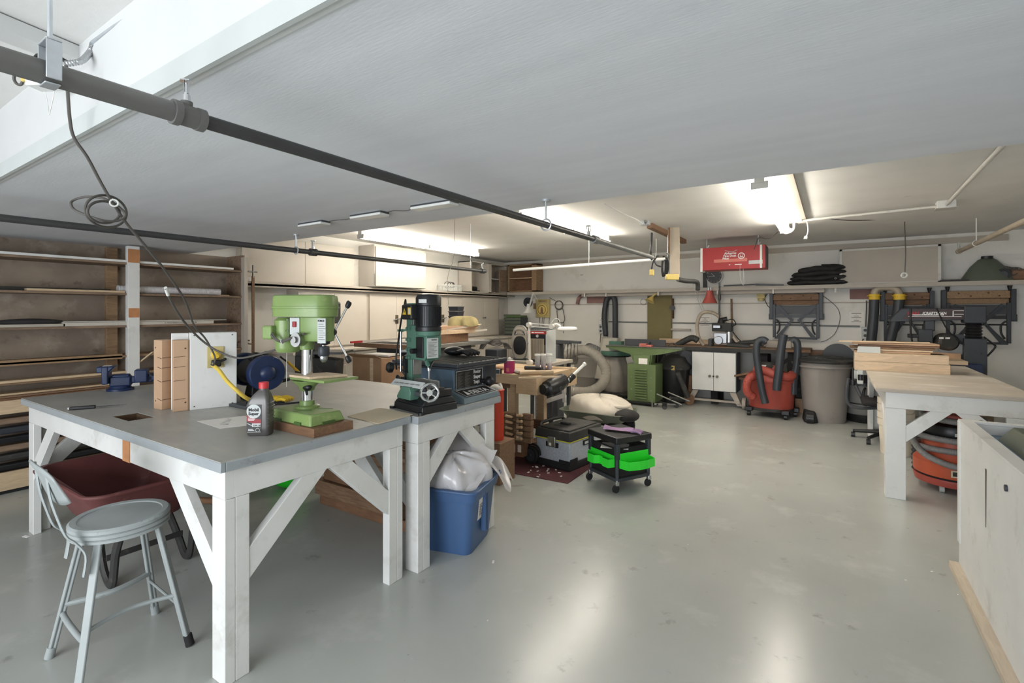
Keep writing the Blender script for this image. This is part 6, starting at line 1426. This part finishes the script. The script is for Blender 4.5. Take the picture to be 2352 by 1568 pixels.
# clock
t=T('wall_clock','round black wall clock with a chrome rim under the red air filter','clock',gY(1641,634,BY)); 
out('face',B().cyl((0,0,0),(0,-.03,0),.128,n=40),'black',t); out('rim',B().torus((0,-.03,0),.132,.009,axis=(0,1,0),n=44),'white_dusty',t)
b=B()
for i in range(12): a=PI*i/6; b.obox((.105*math.sin(a),-.031,.105*math.cos(a)),(.005,.002,.014),(0,a,0))
out('hour_mark',b,'label_grey',t); out('hand',B().beam((0,-.034,0),(-.045,-.034,.05),.003,.008,up=(0,1,0)).beam((0,-.034,0),(-.09,-.034,-.012),.003,.006,up=(0,1,0)).cyl((0,-.03,0),(0,-.038,0),.008),'ink_white',t)
one('dark_post',B().box(-.03,.03,-.05,0,1.9,2.47),'black_dusty','dark vertical post on the upper back wall left of the clock','post').location=(gY(1620,640,BY).x,BY,0)
one('wall_pipe',B().cyl((gY(1652,640,BY-.02).x,BY-.02,1.3),(gY(1652,640,BY-.02).x,BY-.02,2.0),.012),'pipe_grey','thin vertical pipe behind the red clamp lamp','pipe')
# ================================================================= AIR FILTER
YF=7.62; a=gY(1612,573,YF);c=gY(1758,622,YF-.0)
t=T('air_filter','red ceiling-hung air filter box with white end trims','air filter',((a.x+c.x)/2,YF,2.10)); hwf=(c.x-a.x)/2; hf=.325
fs=Vector((hwf,0,hf/2))
out('housing',B().box(-hwf,hwf,0,.36,0,hf),'red_mach',t,bev=.004)
for s in(-1,1): out('trim_strip',B().box(s*(hwf-.055)-.014,s*(hwf-.055)+.014,-.006,.0,.0,hf) if s>0 else B().box(-hwf-.02,-hwf+.012,-.006,.2,-.02,hf-.0),'white_plastic',t,bev=.002)
out('end_grille',B().box(hwf,hwf+.004,.03,.33,.02,hf-.02),'dark_grey',t)
lbp=out('label',B().box(-.25,.19,-.004,0,.105,.15),'pink',t)
for i,s in enumerate(('Airborne','Fine Dust','Filter')): text(s,(-.11-.012*i,-.006,.215-.036*i),(1,0,0),(0,0,1),.043,'ink_white',t,bold=.001)
out('logo_ring',B().torus((.115,-.005,.185),.040,.006,axis=(0,1,0)).box(.095,.135,-.008,-.003,.165,.175).box(.10,.108,-.008,-.003,.185,.20).box(.122,.130,-.008,-.003,.185,.20),'ink_white',t)
out('white_label',B().box(.21,.385,-.004,0,.062,.112),'label_grey',t); out('small_print',B().box(-.05,-.03,-.004,0,.06,.07).box(.03,.12,-.004,0,.06,.07),'ink_white',t)
out('pull_string',B().tube([(.10,-.01,.06),(.10,-.01,-.12),(.13,-.01,-.22),(.15,-.01,-.20),(.14,-.01,.0)],.003,n=5).tube([(-.1,-.01,.27),(.0,-.02,.25),(.06,-.01,.27)],.003,n=5),'label_grey',t)
b=B()
for x in(-hwf+.05,hwf-.1): b.cyl((x,.10,hf),(x,.10,ZC-2.10),.005,n=6).cyl((x,.10,hf),(x+.03,.10,hf+.05),.01,n=6)
out('hanger_chain',b,'galv',t)
one('filter_cord',B().tube([gY(1732,572,7.6),gY(1738,556,7.6),gY(1744,546,7.6),gY(1765,548,7.0),gY(1780,538,6.9),gY(1790,530,6.75)],.006,n=6),'cord_grey','dark cord from the air filter up to the right strip light','cord')
# ================================================================= CEILING WOODWORK AND BOXES
pa_=gz(1492,518,ZC-.03); pb_=gz(1618,577,ZC-.03)
one('ceiling_batten',B().box(pa_.x-.035,pa_.x+.035,pa_.y,7.6,ZC-.06,ZC),'old_wood','long dusty wooden batten fixed under the back ceiling','batten',bev=.003)
pj=gz(1482,517,ZC-.05)
t=T('junction_box','small metal junction box at the near end of the ceiling batten','box',pj); out('body',B().box(-.05,.05,-.05,.05,0,.05),'galv',t,bev=.004); out('clamp',B().cyl((.02,-.05,.02),(.03,-.10,.03),.015),'steel_dull',t)
dpst=5.95
q0=gd(1550,545,dpst)
t=T('hanging_board','dusty board hanging from the ceiling batten with pipe hooks','board',(q0.x,q0.y,0)); 
z1=gd(1550,640,dpst).z
out('board',B().box(-.055,.055,-.012,.012,z1,ZC-.06),'pipe_tan',t,bev=.002); out('side_board',B().box(-.07,-.055,-.05,.012,2.20,ZC-.06),'old_wood',t,bev=.002)
out('hook',B().tube([(-.09,-.03,2.20),(-.07,-.04,2.18),(-.08,-.04,2.13),(-.12,-.03,2.12)],.006),'iron_pipe',t)
wire([(1497,535,5.4),(1496,560,5.5),(1494,578,5.5),(1497,596,5.6)],.012,'iron_pipe','dark cable dangling from the ceiling junction box','cable','cable')
wire([(1507,548,5.5),(1507,570,5.5),(1506,592,5.5)],.003,'white_plastic','thin white cord beside the dangling dark cable','cord','cord')
t=T('extension_cord','black coiled extension cord hung on the wall board with two yellow ends','cord',(0,0,0))
b=B()
for i in range(4): b.tube(loop((1524+i*1.5,612),4+i,23-i,5.6,0,.03),.010,sub=2,cap=False)
b.tube([gd(1496,620,5.6),gd(1499,604,5.6),gd(1508,590,5.62),gd(1512,588,5.65)],.010).tube([gd(1503,598,5.6),gd(1508,608,5.6),gd(1518,612,5.6)],.009)
out('coil',b,'black',t)
e_=gd(1497,625,5.6); out('yellow_end',B().box(e_.x-.022,e_.x+.022,e_.y-.02,e_.y+.02,e_.z-.035,e_.z+.03),'yellow_old',t,bev=.006)
e_=gd(1544,636,5.6); o=out('yellow_end',B().obox(e_,(.14,.06,.065),(0,0,.55)).cyl(e_+Vector((-.055,-.055,0)),e_+Vector((-.045,-.045,0)),.022),'yellow_old',t,bev=.008)
one('sleeve_pipe',B().tube([gd(1557,641,5.7),gd(1575,645,5.8),gd(1595,646,5.9),gd(1602,650,5.95),gd(1603,665,6.0)],.028,n=10),'black_dusty','dusty dark sleeve pipe leading off the yellow cord end','pipe')
for k_,px in enumerate((1592,1597)): wire([(px,650,6.6),(px+8,680,7.2),(px+20,712,8.0)],.003,'label_grey',('left','right')[k_]+' thin string slanting down to the clear hose','string','string')
# conduit and boxes by the right strip
qa=gz(1826,508,ZC-.04); qb=gz(2172,472,ZC-.04)
t=T('ceiling_outlet','white ceiling outlet box with a looping cable at the right strip light','outlet',qa); out('box',B().box(-.07,.07,-.05,.05,-.01,.05),'white_plastic',t,bev=.005); out('cable',B().tube([(-.01,0,-.01),(-.02,-.01,-.10),(-.10,-.02,-.13),(-.16,-.02,-.05),(-.15,-.02,.02)],.012),'white_plastic',t)
one('conduit',B().cyl(qa+Vector((.05,0,0)),qb,.014,n=10),'white_dusty','white conduit under the ceiling joining the two white boxes','conduit')
t=T('junction_box','white square junction box at the far right of the ceiling','box',qb); out('body',B().box(-.07,.07,-.07,.07,-.03,.05),'white_plastic',t,bev=.004); out('lid',B().box(-.08,.08,-.08,.08,-.034,-.03),'white_dusty',t)
qc=gz(2290,348,ZC-.03)
one('conduit',B().cyl(qb,qb+(qc-qb)*1.5,.016,n=10),'white_dusty','white conduit running toward the boxed beam at the right','conduit')
t=T('pendant_cord','short white cord ending in a socket near the right strip light','cord',(0,0,0)); dq=5.6
out('cord',B().tube([gd(1848,506,dq),gd(1854,512,dq),gd(1856,530,dq),gd(1852,544,dq)],.006),'white_plastic',t); out('socket',B().cyl(gd(1852,543,dq),gd(1850,549,dq),.018),'white_plastic',t)
t=T('cord','long grey pull cord hanging from the conduit with a round end','cord',(0,0,0)); dq=5.9
out('cord',B().tube([gd(1886,500,5.7),gd(1950,506,5.75),gd(2020,504,5.8),gd(2070,497,5.85),gd(2110,483,5.9)],.005).tube([gd(2078,494,dq),gd(2078,520,dq),gd(2080,580,dq),gd(2078,627,dq)],.006),'cord_grey',t); out('end_ring',B().torus(gd(2077,632,dq),.026,.009,axis=(0,1,0)).cyl(gd(2074,633,dq),gd(2070,633,dq),.012),'label_grey',t)
# ================================================================= RED SHOP VACUUM
p=gz(1772,952,0); t=T('red_vacuum','red shop vacuum with four black hoses arching over it','vacuum',(p.x,7.98,0))
t['label']='faded red shop vacuum with dark hoses arching over it by the back bench'
out('tank',B().lathe([(.27,.11),(.285,.14),(.31,.50),(.315,.51)],sx=1,sy=.8,n=4*9),'red_vac',t); out('rim',B().lathe([(.325,.50),(.335,.53),(.325,.56)],sy=.8,n=36),'red_vac',t)
out('lid',B().lathe([(.32,.555),(.30,.60),(.24,.63),(.14,.64),(.13,.70),(.12,.73),(.04,.74)],sy=.8,n=36),'red_vac',t); out('motor_cap',B().lathe([(.15,.64),(.15,.72),(.11,.76),(.02,.77)],c=(-.05,0,0),sy=.8,n=28),'black_dusty',t)
out('badge',B().poly3([(-.13,-.128,.70),(-.06,-.133,.70),(-.045,-.133,.735),(-.11,-.128,.735)],(0,.004,0)),'ink_white',t)
for x,y in((-.27,-.14),(.20,-.22),(.30,.1)):
    c_=out('caster_arm',B().box(x-.05,x+.05,y-.05,y+.05,.07,.13),'black',t,bev=.01); out('wheel',B().cyl((x-.02,y,.04),(x+.02,y,.04),.04,n=16),'black',c_)
out('skirt',B().lathe([(.29,.09),(.29,.13)],sy=.8,n=30),'black_dusty',t)
one('red_hose',B().tube([gY(1735,862,7.75),gY(1722,868,7.7),gY(1715,885,7.7),gY(1718,902,7.72),gY(1730,912,7.75)],.055,n=12,ribs=.02,rib=.03),'red_vac','faded red hose curving out of the left side of the red shop vacuum','hose')
one('red_hose',B().tube([gY(1734,848,7.8),gY(1760,852,7.75),gY(1785,862,7.75),gY(1812,866,7.8),gY(1820,860,7.9)],.06,n=12),'red_vac','fat red hose lying across the top of the red shop vacuum','hose')
def hose(P,y,r,lb): return one('vacuum_hose',B().tube([gY(px,py,y) for px,py in P],r,n=14),'char_plastic',lb,'hose')
hose([(1761,785),(1753,780),(1743,783),(1738,795),(1738,820),(1744,860),(1750,895),(1758,926)],7.60,.047,'left black hose arching down the front of the red shop vacuum')
hose([(1800,768),(1796,790),(1792,820),(1789,850),(1785,880),(1784,896)],7.62,.052,'middle black hose standing straight up from the red shop vacuum')
hose([(1818,785),(1824,780),(1831,788),(1832,810),(1829,840),(1824,868),(1822,905)],7.9,.047,'right black hose arching behind the red shop vacuum')
one('plywood_offcut',B().box(-.18,.16,-.02,.02,0,.20),'mdf','low wooden offcut on the floor between the red vacuum and the grey bin','board').location=(gY(1850,915,8.5).x,8.5,0)
one('brown_plank',B().beam(gY(1692,863,8.35),gY(1735,855,8.1),.12,.03),'old_wood','dusty plank lying between the white cabinet and the red vacuum','plank')
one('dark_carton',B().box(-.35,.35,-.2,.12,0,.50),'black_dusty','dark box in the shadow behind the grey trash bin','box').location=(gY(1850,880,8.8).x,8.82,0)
# ================================================================= GREY TRASH BIN, WET VAC, DISC SANDER
p=gz(1893,971,0)
t=T('trash_bin','large grey wheeled trash bin with a black lid','trash bin',(p.x,8.03,0),math.radians(8))
R_=.285
out('body',B().skin([[Vector((0,0,0)) and b_ for b_ in r_] for r_ in []]) if 0 else B().lathe([(.24,.0),(.25,.02),(.262,.20),(.30,.74),(.31,.75),(.312,.80),(.32,.82)],sy=.88,n=48),'grey_can',t)
out('rim',B().lathe([(.325,.735),(.332,.745),(.332,.755),(.325,.76)],sy=.88,n=48),'grey_can',t)
out('lid',B().lathe([(.345,.80),(.36,.82),(.36,.835),(.30,.855),(.20,.865),(.10,.86),(.02,.87)],sy=.9,n=48),'black_dusty',t)
out('lid_rib',B().tube([(-.28,-.08,.855),(-.1,-.14,.875),(.1,-.13,.875),(.28,-.06,.855)],.012).torus((0,0,.862),.24,.010).tube([(-.2,.12,.86),(0,.16,.875),(.2,.1,.86)],.012),'black_dusty',t)
out('wheel_housing',B().quadbox([(-.27,-.27,.0),(-.10,-.27,.0),(-.10,-.02,.0),(-.27,-.02,.0),(-.25,-.24,.145),(-.13,-.25,.145),(-.13,-.05,.16),(-.25,-.05,.16)]),'black_matte',t,bev=.02)
w_=out('wheel',B().cyl((-.24,-.285,.07),(-.16,-.292,.07),.075,n=24),'black',t); out('hub',B().cyl((-.24,-.30,.07),(-.2,-.295,.07),.018),'label_grey',w_)
out('handle',B().box(-.40,-.33,-.05,.05,.76,.80),'black_dusty',t,bev=.01)
t=T('disc_sander','round grey disc of a machine standing behind the grey trash bin','sander',(gY(1925,810,8.5).x,8.55,0)); zc=gY(1925,818,8.5).z
P=[(-.20,zc-.03)]+[(-.20*math.cos(PI*i/20),zc-.02+.20*math.sin(PI*i/20)) for i in range(21)]+[(.20,zc-.03)]
out('disc',B().prism(P,'y',-.03,.0),'dark_grey',t,bev=.004); out('table',B().box(-.22,.22,-.12,.05,zc-.08,zc-.04),'black',t,bev=.004); out('motor',B().cyl((-.28,.0,zc-.06),(-.16,.0,zc-.05),.05).cyl((0,.0,zc),(0,.25,zc),.11),'black',t); out('stand',B().box(-.14,.14,-.05,.25,0,zc-.08),'brown_wood',t,bev=.01)
one('bench_brown',B().box(gY(1858,815,8.75).x,gY(1965,815,8.75).x,8.7,9.03,.45,gY(1900,807,8.75).z),'brown_wood','brown wooden ledge against the back wall behind the disc sander','ledge')
t=T('wet_vacuum','silver and black wet vacuum between the grey bin and the right workbench','vacuum',(gY(1985,900,8.3).x,8.3,0))
out('tank',B().lathe([(.22,.10),(.24,.13),(.24,.48),(.245,.50)],n=36),'pipe_grey',t); out('skirt',B().lathe([(.20,.0),(.23,.03),(.24,.11)],n=30),'black',t); out('seam',B().torus((0,0,.26),.242,.008,n=36),'black',t)
out('lid',B().lathe([(.25,.50),(.25,.54),(.20,.60),(.14,.64),(.02,.66)],n=36),'black',t); out('head',B().box(-.12,.12,-.14,.1,.62,.74),'label_grey',t,bev=.03)
out('side_handle',B().tube([(.0,-.25,.30),(-.02,-.29,.36),(-.02,-.29,.44),(.0,-.25,.48)],.014),'black',t)
out('hose',B().tube([(.14,-.10,.66),(.18,-.26,.60),(.17,-.30,.40),(.16,-.31,.22),(.24,-.32,.13),(.40,-.34,.08)],.034,n=12),'dark_grey',t)
# ================================================================= RIGHT WORKBENCH: boards, saw and things below
TR=.88
t=T('board_stack','stack of pale pine drawer boards at the far end of the right workbench','board stack',(.72,6.72,TR)); 
def rowbox(name,x0,x1,y0,y1,z0,z1,m,lb,cat='board',rz=0,g='boards stacked on the right workbench'):
    o=one(name,B().box(-(x1-x0)/2,(x1-x0)/2,-(y1-y0)/2,(y1-y0)/2,0,z1-z0),m,lb,cat,group=g,bev=.002); o.location=((x0+x1)/2,(y0+y1)/2,z0); o.rotation_euler=(0,0,rz); return o
bpy.data.objects.remove(t)
Yb=6.35; xa=gY(1963,830,Yb).x; xb=gY(2183,840,Yb).x; zA=gY(2080,842,Yb).z
rowbox('pine_box',xa,xb,Yb,Yb+.30,TR,TR+.095,'pine','lowest long pine board box on the right workbench')
o=rowbox('pine_box',xa,xb-.01,Yb,Yb+.30,TR+.097,TR+.185,'pine','second long pine board box with an open end, on the right workbench')
out('box_opening',B().box((xb-xa)/2-.16,(xb-xa)/2-.03,-.10,.10,.0885,.0895),'hole_dark',o)
for i,(dx,w_,m_,lb) in enumerate(((.0,.95,'mdf','flat tan board lying first on the pine boxes'),(.05,.90,'pine','thin pine board lying second on the pine boxes'),(.0,1.0,'old_wood','grey-brown plank lying third on the pine boxes'),(.08,.93,'brown_wood','brown plank lying near the top of the board pile'),(.02,1.02,'mdf','tan plank at the top of the board pile'))):
    rowbox('plank',xa+dx-.04*(i>1),xa+dx+w_*(xb-xa)*.86,Yb+.05,Yb+.28,TR+.187+.021*i,TR+.205+.021*i,m_,lb,rz=.012*(i-2))
one('pale_strip',B().beam((xa-.14,Yb+.0,TR+.302),(xa+.62,Yb+.10,TR+.302),.05,.012),'pine','pale strip lying crookedly on top of the board pile','strip')
one('paper_pad',B().poly3([(xa+.02,Yb+.01,TR+.1865),(xa+.22,Yb+.01,TR+.1865),(xa+.22,Yb+.02,TR+.25),(xa+.03,Yb+.02,TR+.25)],(0,.003,0)),'label_grey','bluish grey paper pad stuck at the left end of the board pile','pad')
# things clamped on the left side of right workbench
b=B()
t=T('hand_clamps','cluster of black and silver clamps fixed under the left edge of the right workbench','clamps',(.30,7.0,.0))
out('clamp_body',B().box(-.06,.0,-.05,.05,.66,.82).box(-.10,-.04,.1,.16,.70,.80),'label_grey',t,bev=.01); out('clamp_knob',B().cyl((-.10,0,.70),(-.10,0,.64),.03).cyl((-.04,-.35,.74),(-.04,-.35,.80),.025).cyl((-.10,.0,.64),(-.10,0,.84),.012),'black',t)
# radial arm saw
YSW=8.0
ax0=gY(2048,720,YSW).x; ax1=gY(2222,720,YSW).x; cxs=gY(2236,800,YSW).x
t=T('radial_arm_saw','dark grey radial arm saw with a long horizontal arm behind the right workbench','radial arm saw',(cxs,YSW,0))
za1=gY(2150,708,YSW).z; za0=gY(2150,734,YSW).z; lx0=ax0-cxs
CG='char_plastic'
lgx=gY(2188,716,YSW-.08).x-cxs
b=B().prism([(lx0-.03,za0-.03),(-.09,za0),(-.09,za1),(lx0+.10,za1),(lx0+.02,za0+.05)],'y',-.075,.075)
out('arm',b,CG,t,bev=.006)
pl=out('arm_label',B().prism([(lx0+.10,za0+.01),(-.10,za0+.01),(-.10,za1-.01),(lx0+.18,za1-.01)],'y',-.079,-.0755),'arm_label',t)
xs=gY(2084,716,YSW-.08).x-cxs; text('SEARS',(xs,-.080,za1-.075),(1,0,0),(0,0,1),.046,'ink_red',pl,bold=.001,sx=.95); text('/CRAFTSMAN',(xs+.148,-.080,za1-.075),(1,0,0),(0,0,1),.046,'ink_white',pl,bold=.0012,sx=.82)
out('label_line',B().box(lx0+.16,-.12,-.081,-.079,za0+.038,za0+.044).box(lx0+.20,lx0+.50,-.081,-.079,za0+.055,za0+.064).box(lgx,lgx+.12,-.081,-.079,za1-.032,za1-.026).box(lgx,lgx+.01,-.081,-.079,za0+.04,za1-.026).box(lgx+.11,lgx+.12,-.081,-.079,za0+.04,za1-.026).box(lgx+.015,lgx+.105,-.081,-.079,za0+.065,za0+.072),'ink_white',pl)
out('arm_head',B().box(-.10,.10,-.10,.10,za0-.04,za1+.03),CG,t,bev=.012)
out('column_bellows',B().lathe([(.085 if i%2 else .07,za0-.04-.018*i) for i in range(12)][::-1],n=28),'black',t)
zc0=gY(2236,850,YSW).z
out('column',B().box(-.10,.105,-.10,.10,.45,za0-.22),CG,t,bev=.008); out('column_bolt',B().cyl((.05,-.104,1.0),(.05,-.10,1.0),.010).cyl((0,-.104,1.03),(.0,-.10,1.03),.006),'black',t)
out('yoke',B().box(-.46,-.36,-.05,.05,za0-.14,za0).box(-.52,-.38,-.06,.06,za0-.28,za0-.12),CG,t,bev=.01)
mz=gY(2185,785,YSW).z
mo=out('motor',B().lathe([(.085,-.12),(.105,-.09),(.105,.06),(.08,.09)],c=(-.25,-.02,mz),axis=(.25,-1,.0),n=32),'black_dusty',t); out('rating_mark',B().obox((-.315,-.141,mz+.05),(.045,.004,.02),(0,0,.24)).obox((-.255,-.127,mz+.05),(.045,.004,.02),(0,0,.24)),'ink_white',mo)
bl=out('blade',B().cyl((-.20,.0,mz-.05),(-.20,.004,mz-.05),.13,n=48),'steel_dull',t)
b=B()
for i in range(40): a=2*PI*i/40; b.obox((-.20+.132*math.cos(a),.002,mz-.05+.132*math.sin(a)),(.010,.004,.012),(0,-a,0))
out('tooth',b,'steel_dull',bl)
out('blade_guard',B().prism([(-.13+.115*math.cos(PI*i/14-.35),mz-.02+.115*math.sin(PI*i/14-.35)) for i in range(15)],'y',-.012,.03),'char_plastic',t)
out('arm_handle',B().cyl((-.62,-.05,mz-.06),(-.36,-.04,mz-.05),.028).cyl((-.98,-.05,mz-.08),(-.60,-.05,mz-.06),.012).box(-.62,-.40,-.05,.05,mz+.04,mz+.09),'black',t,bev=.006)
out('power_cable',B().tube([(.09,0,za0-.2),(.17,0,za0-.28),(.19,0,mz-.05),(.12,0,mz-.16)],.010).tube([(-.60,-.08,za1),(-.60,-.09,za0-.15),(-.58,-.09,mz-.03)],.010).tube([(-.35,-.08,za1),(-.25,-.09,za0-.12),(-.1,-.1,za0-.3)],.007),'black',t)
out('saw_table',B().box(-1.15,-.12,-.42,.30,.88,.925),'pine',t,bev=.003); out('fence',B().box(-1.15,-.12,-.05,-.03,.925,.99),'mdf',t)
out('stand',B().box(-.42,.10,-.20,.25,0,.45).box(-.42,.05,-.20,.25,.45,.88),'navy',t,bev=.01)
# chair, bucket stack, orange vacuum
cc=gz(2045,1000,0); t=T('swivel_chair','black swivel chair base and seat half hidden behind the bucket stack','chair',(.50,7.10,0))
for i in range(5):
    a=2*PI*i/5+2.9; e_=Vector((.30*math.cos(a),.30*math.sin(a),.075)); l=out('base_arm',B().cyl((0,0,.11),e_,.026,.018,n=10),'black',t)
    out('caster',B().cyl(e_+Vector((-.02,.0,-.045)),e_+Vector((.02,0,-.045)),.030,n=16),'black',l)
out('gas_column',B().cyl((0,0,.1),(0,0,.42),.03),'black',t); out('seat',B().box(-.22,.22,-.22,.22,.42,.49),'black_cloth',t,bev=.03,seg=3)
out('arm_bar',B().tube([(-.05,-.1,.40),(-.24,-.12,.38),(-.34,-.12,.42),(-.36,-.12,.55),(-.34,-.1,.72)],.018).tube([(-.2,.2,.45),(-.26,.24,.6),(-.28,.24,.8)],.02),'dark_grey',t)
p=gz(2048,1038,0); bk=None
for i,lb in enumerate(('lowest white bucket of the stack beside the right workbench leg','second white bucket up, its rim just above the lowest','third white bucket up in the stack by the bench leg','topmost white bucket of the stack by the bench leg')):
    if bk is None:
        bk=T('bucket',lb,'bucket',(.56,6.55,0),0,'white buckets nested by the right workbench'); out('body',B().lathe([(.125,.0),(.13,.01),(.15,.36),(.145,.36),(.12,.02)],n=36),'bucket_white',bk); out('rim',B().lathe([(.152,.30),(.158,.305),(.158,.365),(.152,.37)],n=36),'bucket_white',bk)
        pr_=out('print',B().box(-.075,-.01,-.139,-.134,.14,.145),'ink_grey',bk)
    else: dup(bk,(.56,6.55,.075*i),.3*i,lb)
p=gz(2165,1140,0)
t=T('orange_vacuum','round orange-red vacuum with black cap and coiled grey hose under the right workbench','vacuum',(.86,5.55,0))
out('skirt',B().lathe([(.22,.05),(.255,.06),(.265,.10),(.262,.115)],n=44),'red_vac',t); out('groove',B().lathe([(.25,.112),(.25,.135)],n=44),'black_matte',t)
out('tank',B().lathe([(.262,.132),(.268,.15),(.268,.24),(.24,.27),(.21,.33),(.205,.44),(.2,.45)],n=44),'orange_vac',t)
out('cap',B().lathe([(.2,.44),(.215,.46),(.215,.52),(.205,.545),(.17,.56),(.02,.565)],n=44),'black',t)
out('top_tray',B().lathe([(.14,.56),(.17,.57),(.18,.63),(.175,.64),(.1,.62)],n=36),'red_vac',t); out('handle',B().tube([(-.15,-.06,.62),(-.1,-.08,.68),(.1,-.08,.68),(.15,-.06,.62)],.012),'brown_wood',t)
hb=B()
for (z,R) in((.60,.20),(.43,.24),(.345,.25)): hb.torus((0,0,z),R,.001,n=4) if 0 else hb.tube([(R*math.cos(2*PI*i/24),R*math.sin(2*PI*i/24),z+.012*math.sin(2*PI*i/24+z*9)) for i in range(25)],.024,n=10,ribs=.014,rib=.07)
hb.tube([(-.25,.0,.43),(-.27,-.08,.38),(-.20,-.22,.30),(-.03,-.30,.25),(.12,-.27,.28),(.24,-.14,.36)],.024,n=10,ribs=.014,rib=.07)
out('hose',hb,'hose_vac',t)
lp=out('label',B().obox((.02,-.268,.185),(.15,.004,.055),(0,0,.07)),'paper_tan',t); out('label_mark',B().obox((-.02,-.272,.185),(.05,.003,.035),(0,0,.07)).obox((.06,-.2725,.195),(.05,.003,.008),(0,0,.07)).obox((.06,-.2725,.178),(.05,.003,.008),(0,0,.07)),'label_dark',lp)
lp=out('cap_label',B().obox((.03,-.214,.49),(.11,.004,.025),(0,0,.14)),'label_grey',t)
for a in(4.2,5.3,1.2,2.6): c_=out('caster',B().cyl((.20*math.cos(a)-.015,.20*math.sin(a),.028),(.20*math.cos(a)+.015,.20*math.sin(a),.028),.028,n=14),'label_grey',t)
o=one('spring_hose',B().tube([(0,0,.02),(0,.01,.2),(0,0,.36)],.03,n=10,ribs=.04,rib=.2),'char_plastic','short dark ribbed hose upright behind the right workbench leg','hose'); o.location=(.66,5.95,.0)
# brace leg panels seen below the right workbench
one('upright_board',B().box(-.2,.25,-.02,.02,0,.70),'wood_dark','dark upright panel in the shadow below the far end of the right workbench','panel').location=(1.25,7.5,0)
# ================================================================= WHITE CABINET, RIGHT FOREGROUND
X0=.62; YC=3.84; ZT=.862
t=T('white_bench_cabinet','tall white painted bench side with a pine base rail in the right foreground','cabinet',(X0,YC,0))
out('side_panel',B().box(0,.018,-3.2,0,.035,ZT-.004),'white_paint',t,bev=.002); out('end_panel',B().box(.018,1.3,-.02,0,.035,ZT-.004),'white_paint',t)
out('corner_trim',B().box(-.006,.02,-.05,.004,.16,ZT),'white_paint',t,bev=.002)
out('base_rail',B().box(-.045,.05,-3.2,.0,.0,.035),'pale_wood',t,bev=.003)
out('top_rim',B().box(-.004,.055,-3.2,-.0,ZT-.004,ZT+.010),'white_paint',t,bev=.002); out('top_rim',B().box(.055,1.3,-.05,.0,ZT-.004,ZT+.010),'white_paint',t,bev=.002)
out('recess_floor',B().box(.055,1.3,-3.2,-.05,ZT-.06,ZT-.055),'rtr_blue',t)
out('recess_wall',B().box(.055,1.3,-.055,-.05,ZT-.06,ZT-.004),'white_paint',t)
b=B().poly3([(-.001,-.62,ZT-.12),(-.001,-.60,ZT-.12),(-.001,-.606,ZT-.40),(-.001,-.612,ZT-.40)],(-.0006,0,0))
out('paint_scrape',b,'hole_dark',t)
out('latch_screw',B().cyl((-.008,-.95,ZT-.11),(.0,-.95,ZT-.11),.014),'char_plastic',t)
t=T('green_board','dark green board lying in the open top of the white bench at right','board',(X0+.13,YC-.17,ZT-.055))
out('slab',B().quadbox([(0,-1.6,0),(.9,-1.6,0),(.9,0,0),(0,0,0),(.05,-1.55,.08),(.9,-1.55,.08),(.9,-.05,.08),(.05,-.05,.08)]),'green_sheet',t,bev=.003)
out('silver_clip',B().box(-.03,.06,-.62,-.55,.05,.09),'chrome',t,bev=.006)
# small floor litter
b=B()
for (px,py,s) in((2140,1312,.012),(1133,1290,.03),(60,1232,.05),(2080,1332,.01),(1120,1425,.008),(1580,1250,.006),(2200,1365,.008)): 
    p=gz(px,py,0); b.obox((p.x,p.y,.001),(s,s*.4,.002),(0,0,px))
o=one('floor_specks',b,'paper','small pale flecks and paint spots on the grey floor','flecks'); o['kind']='stuff'
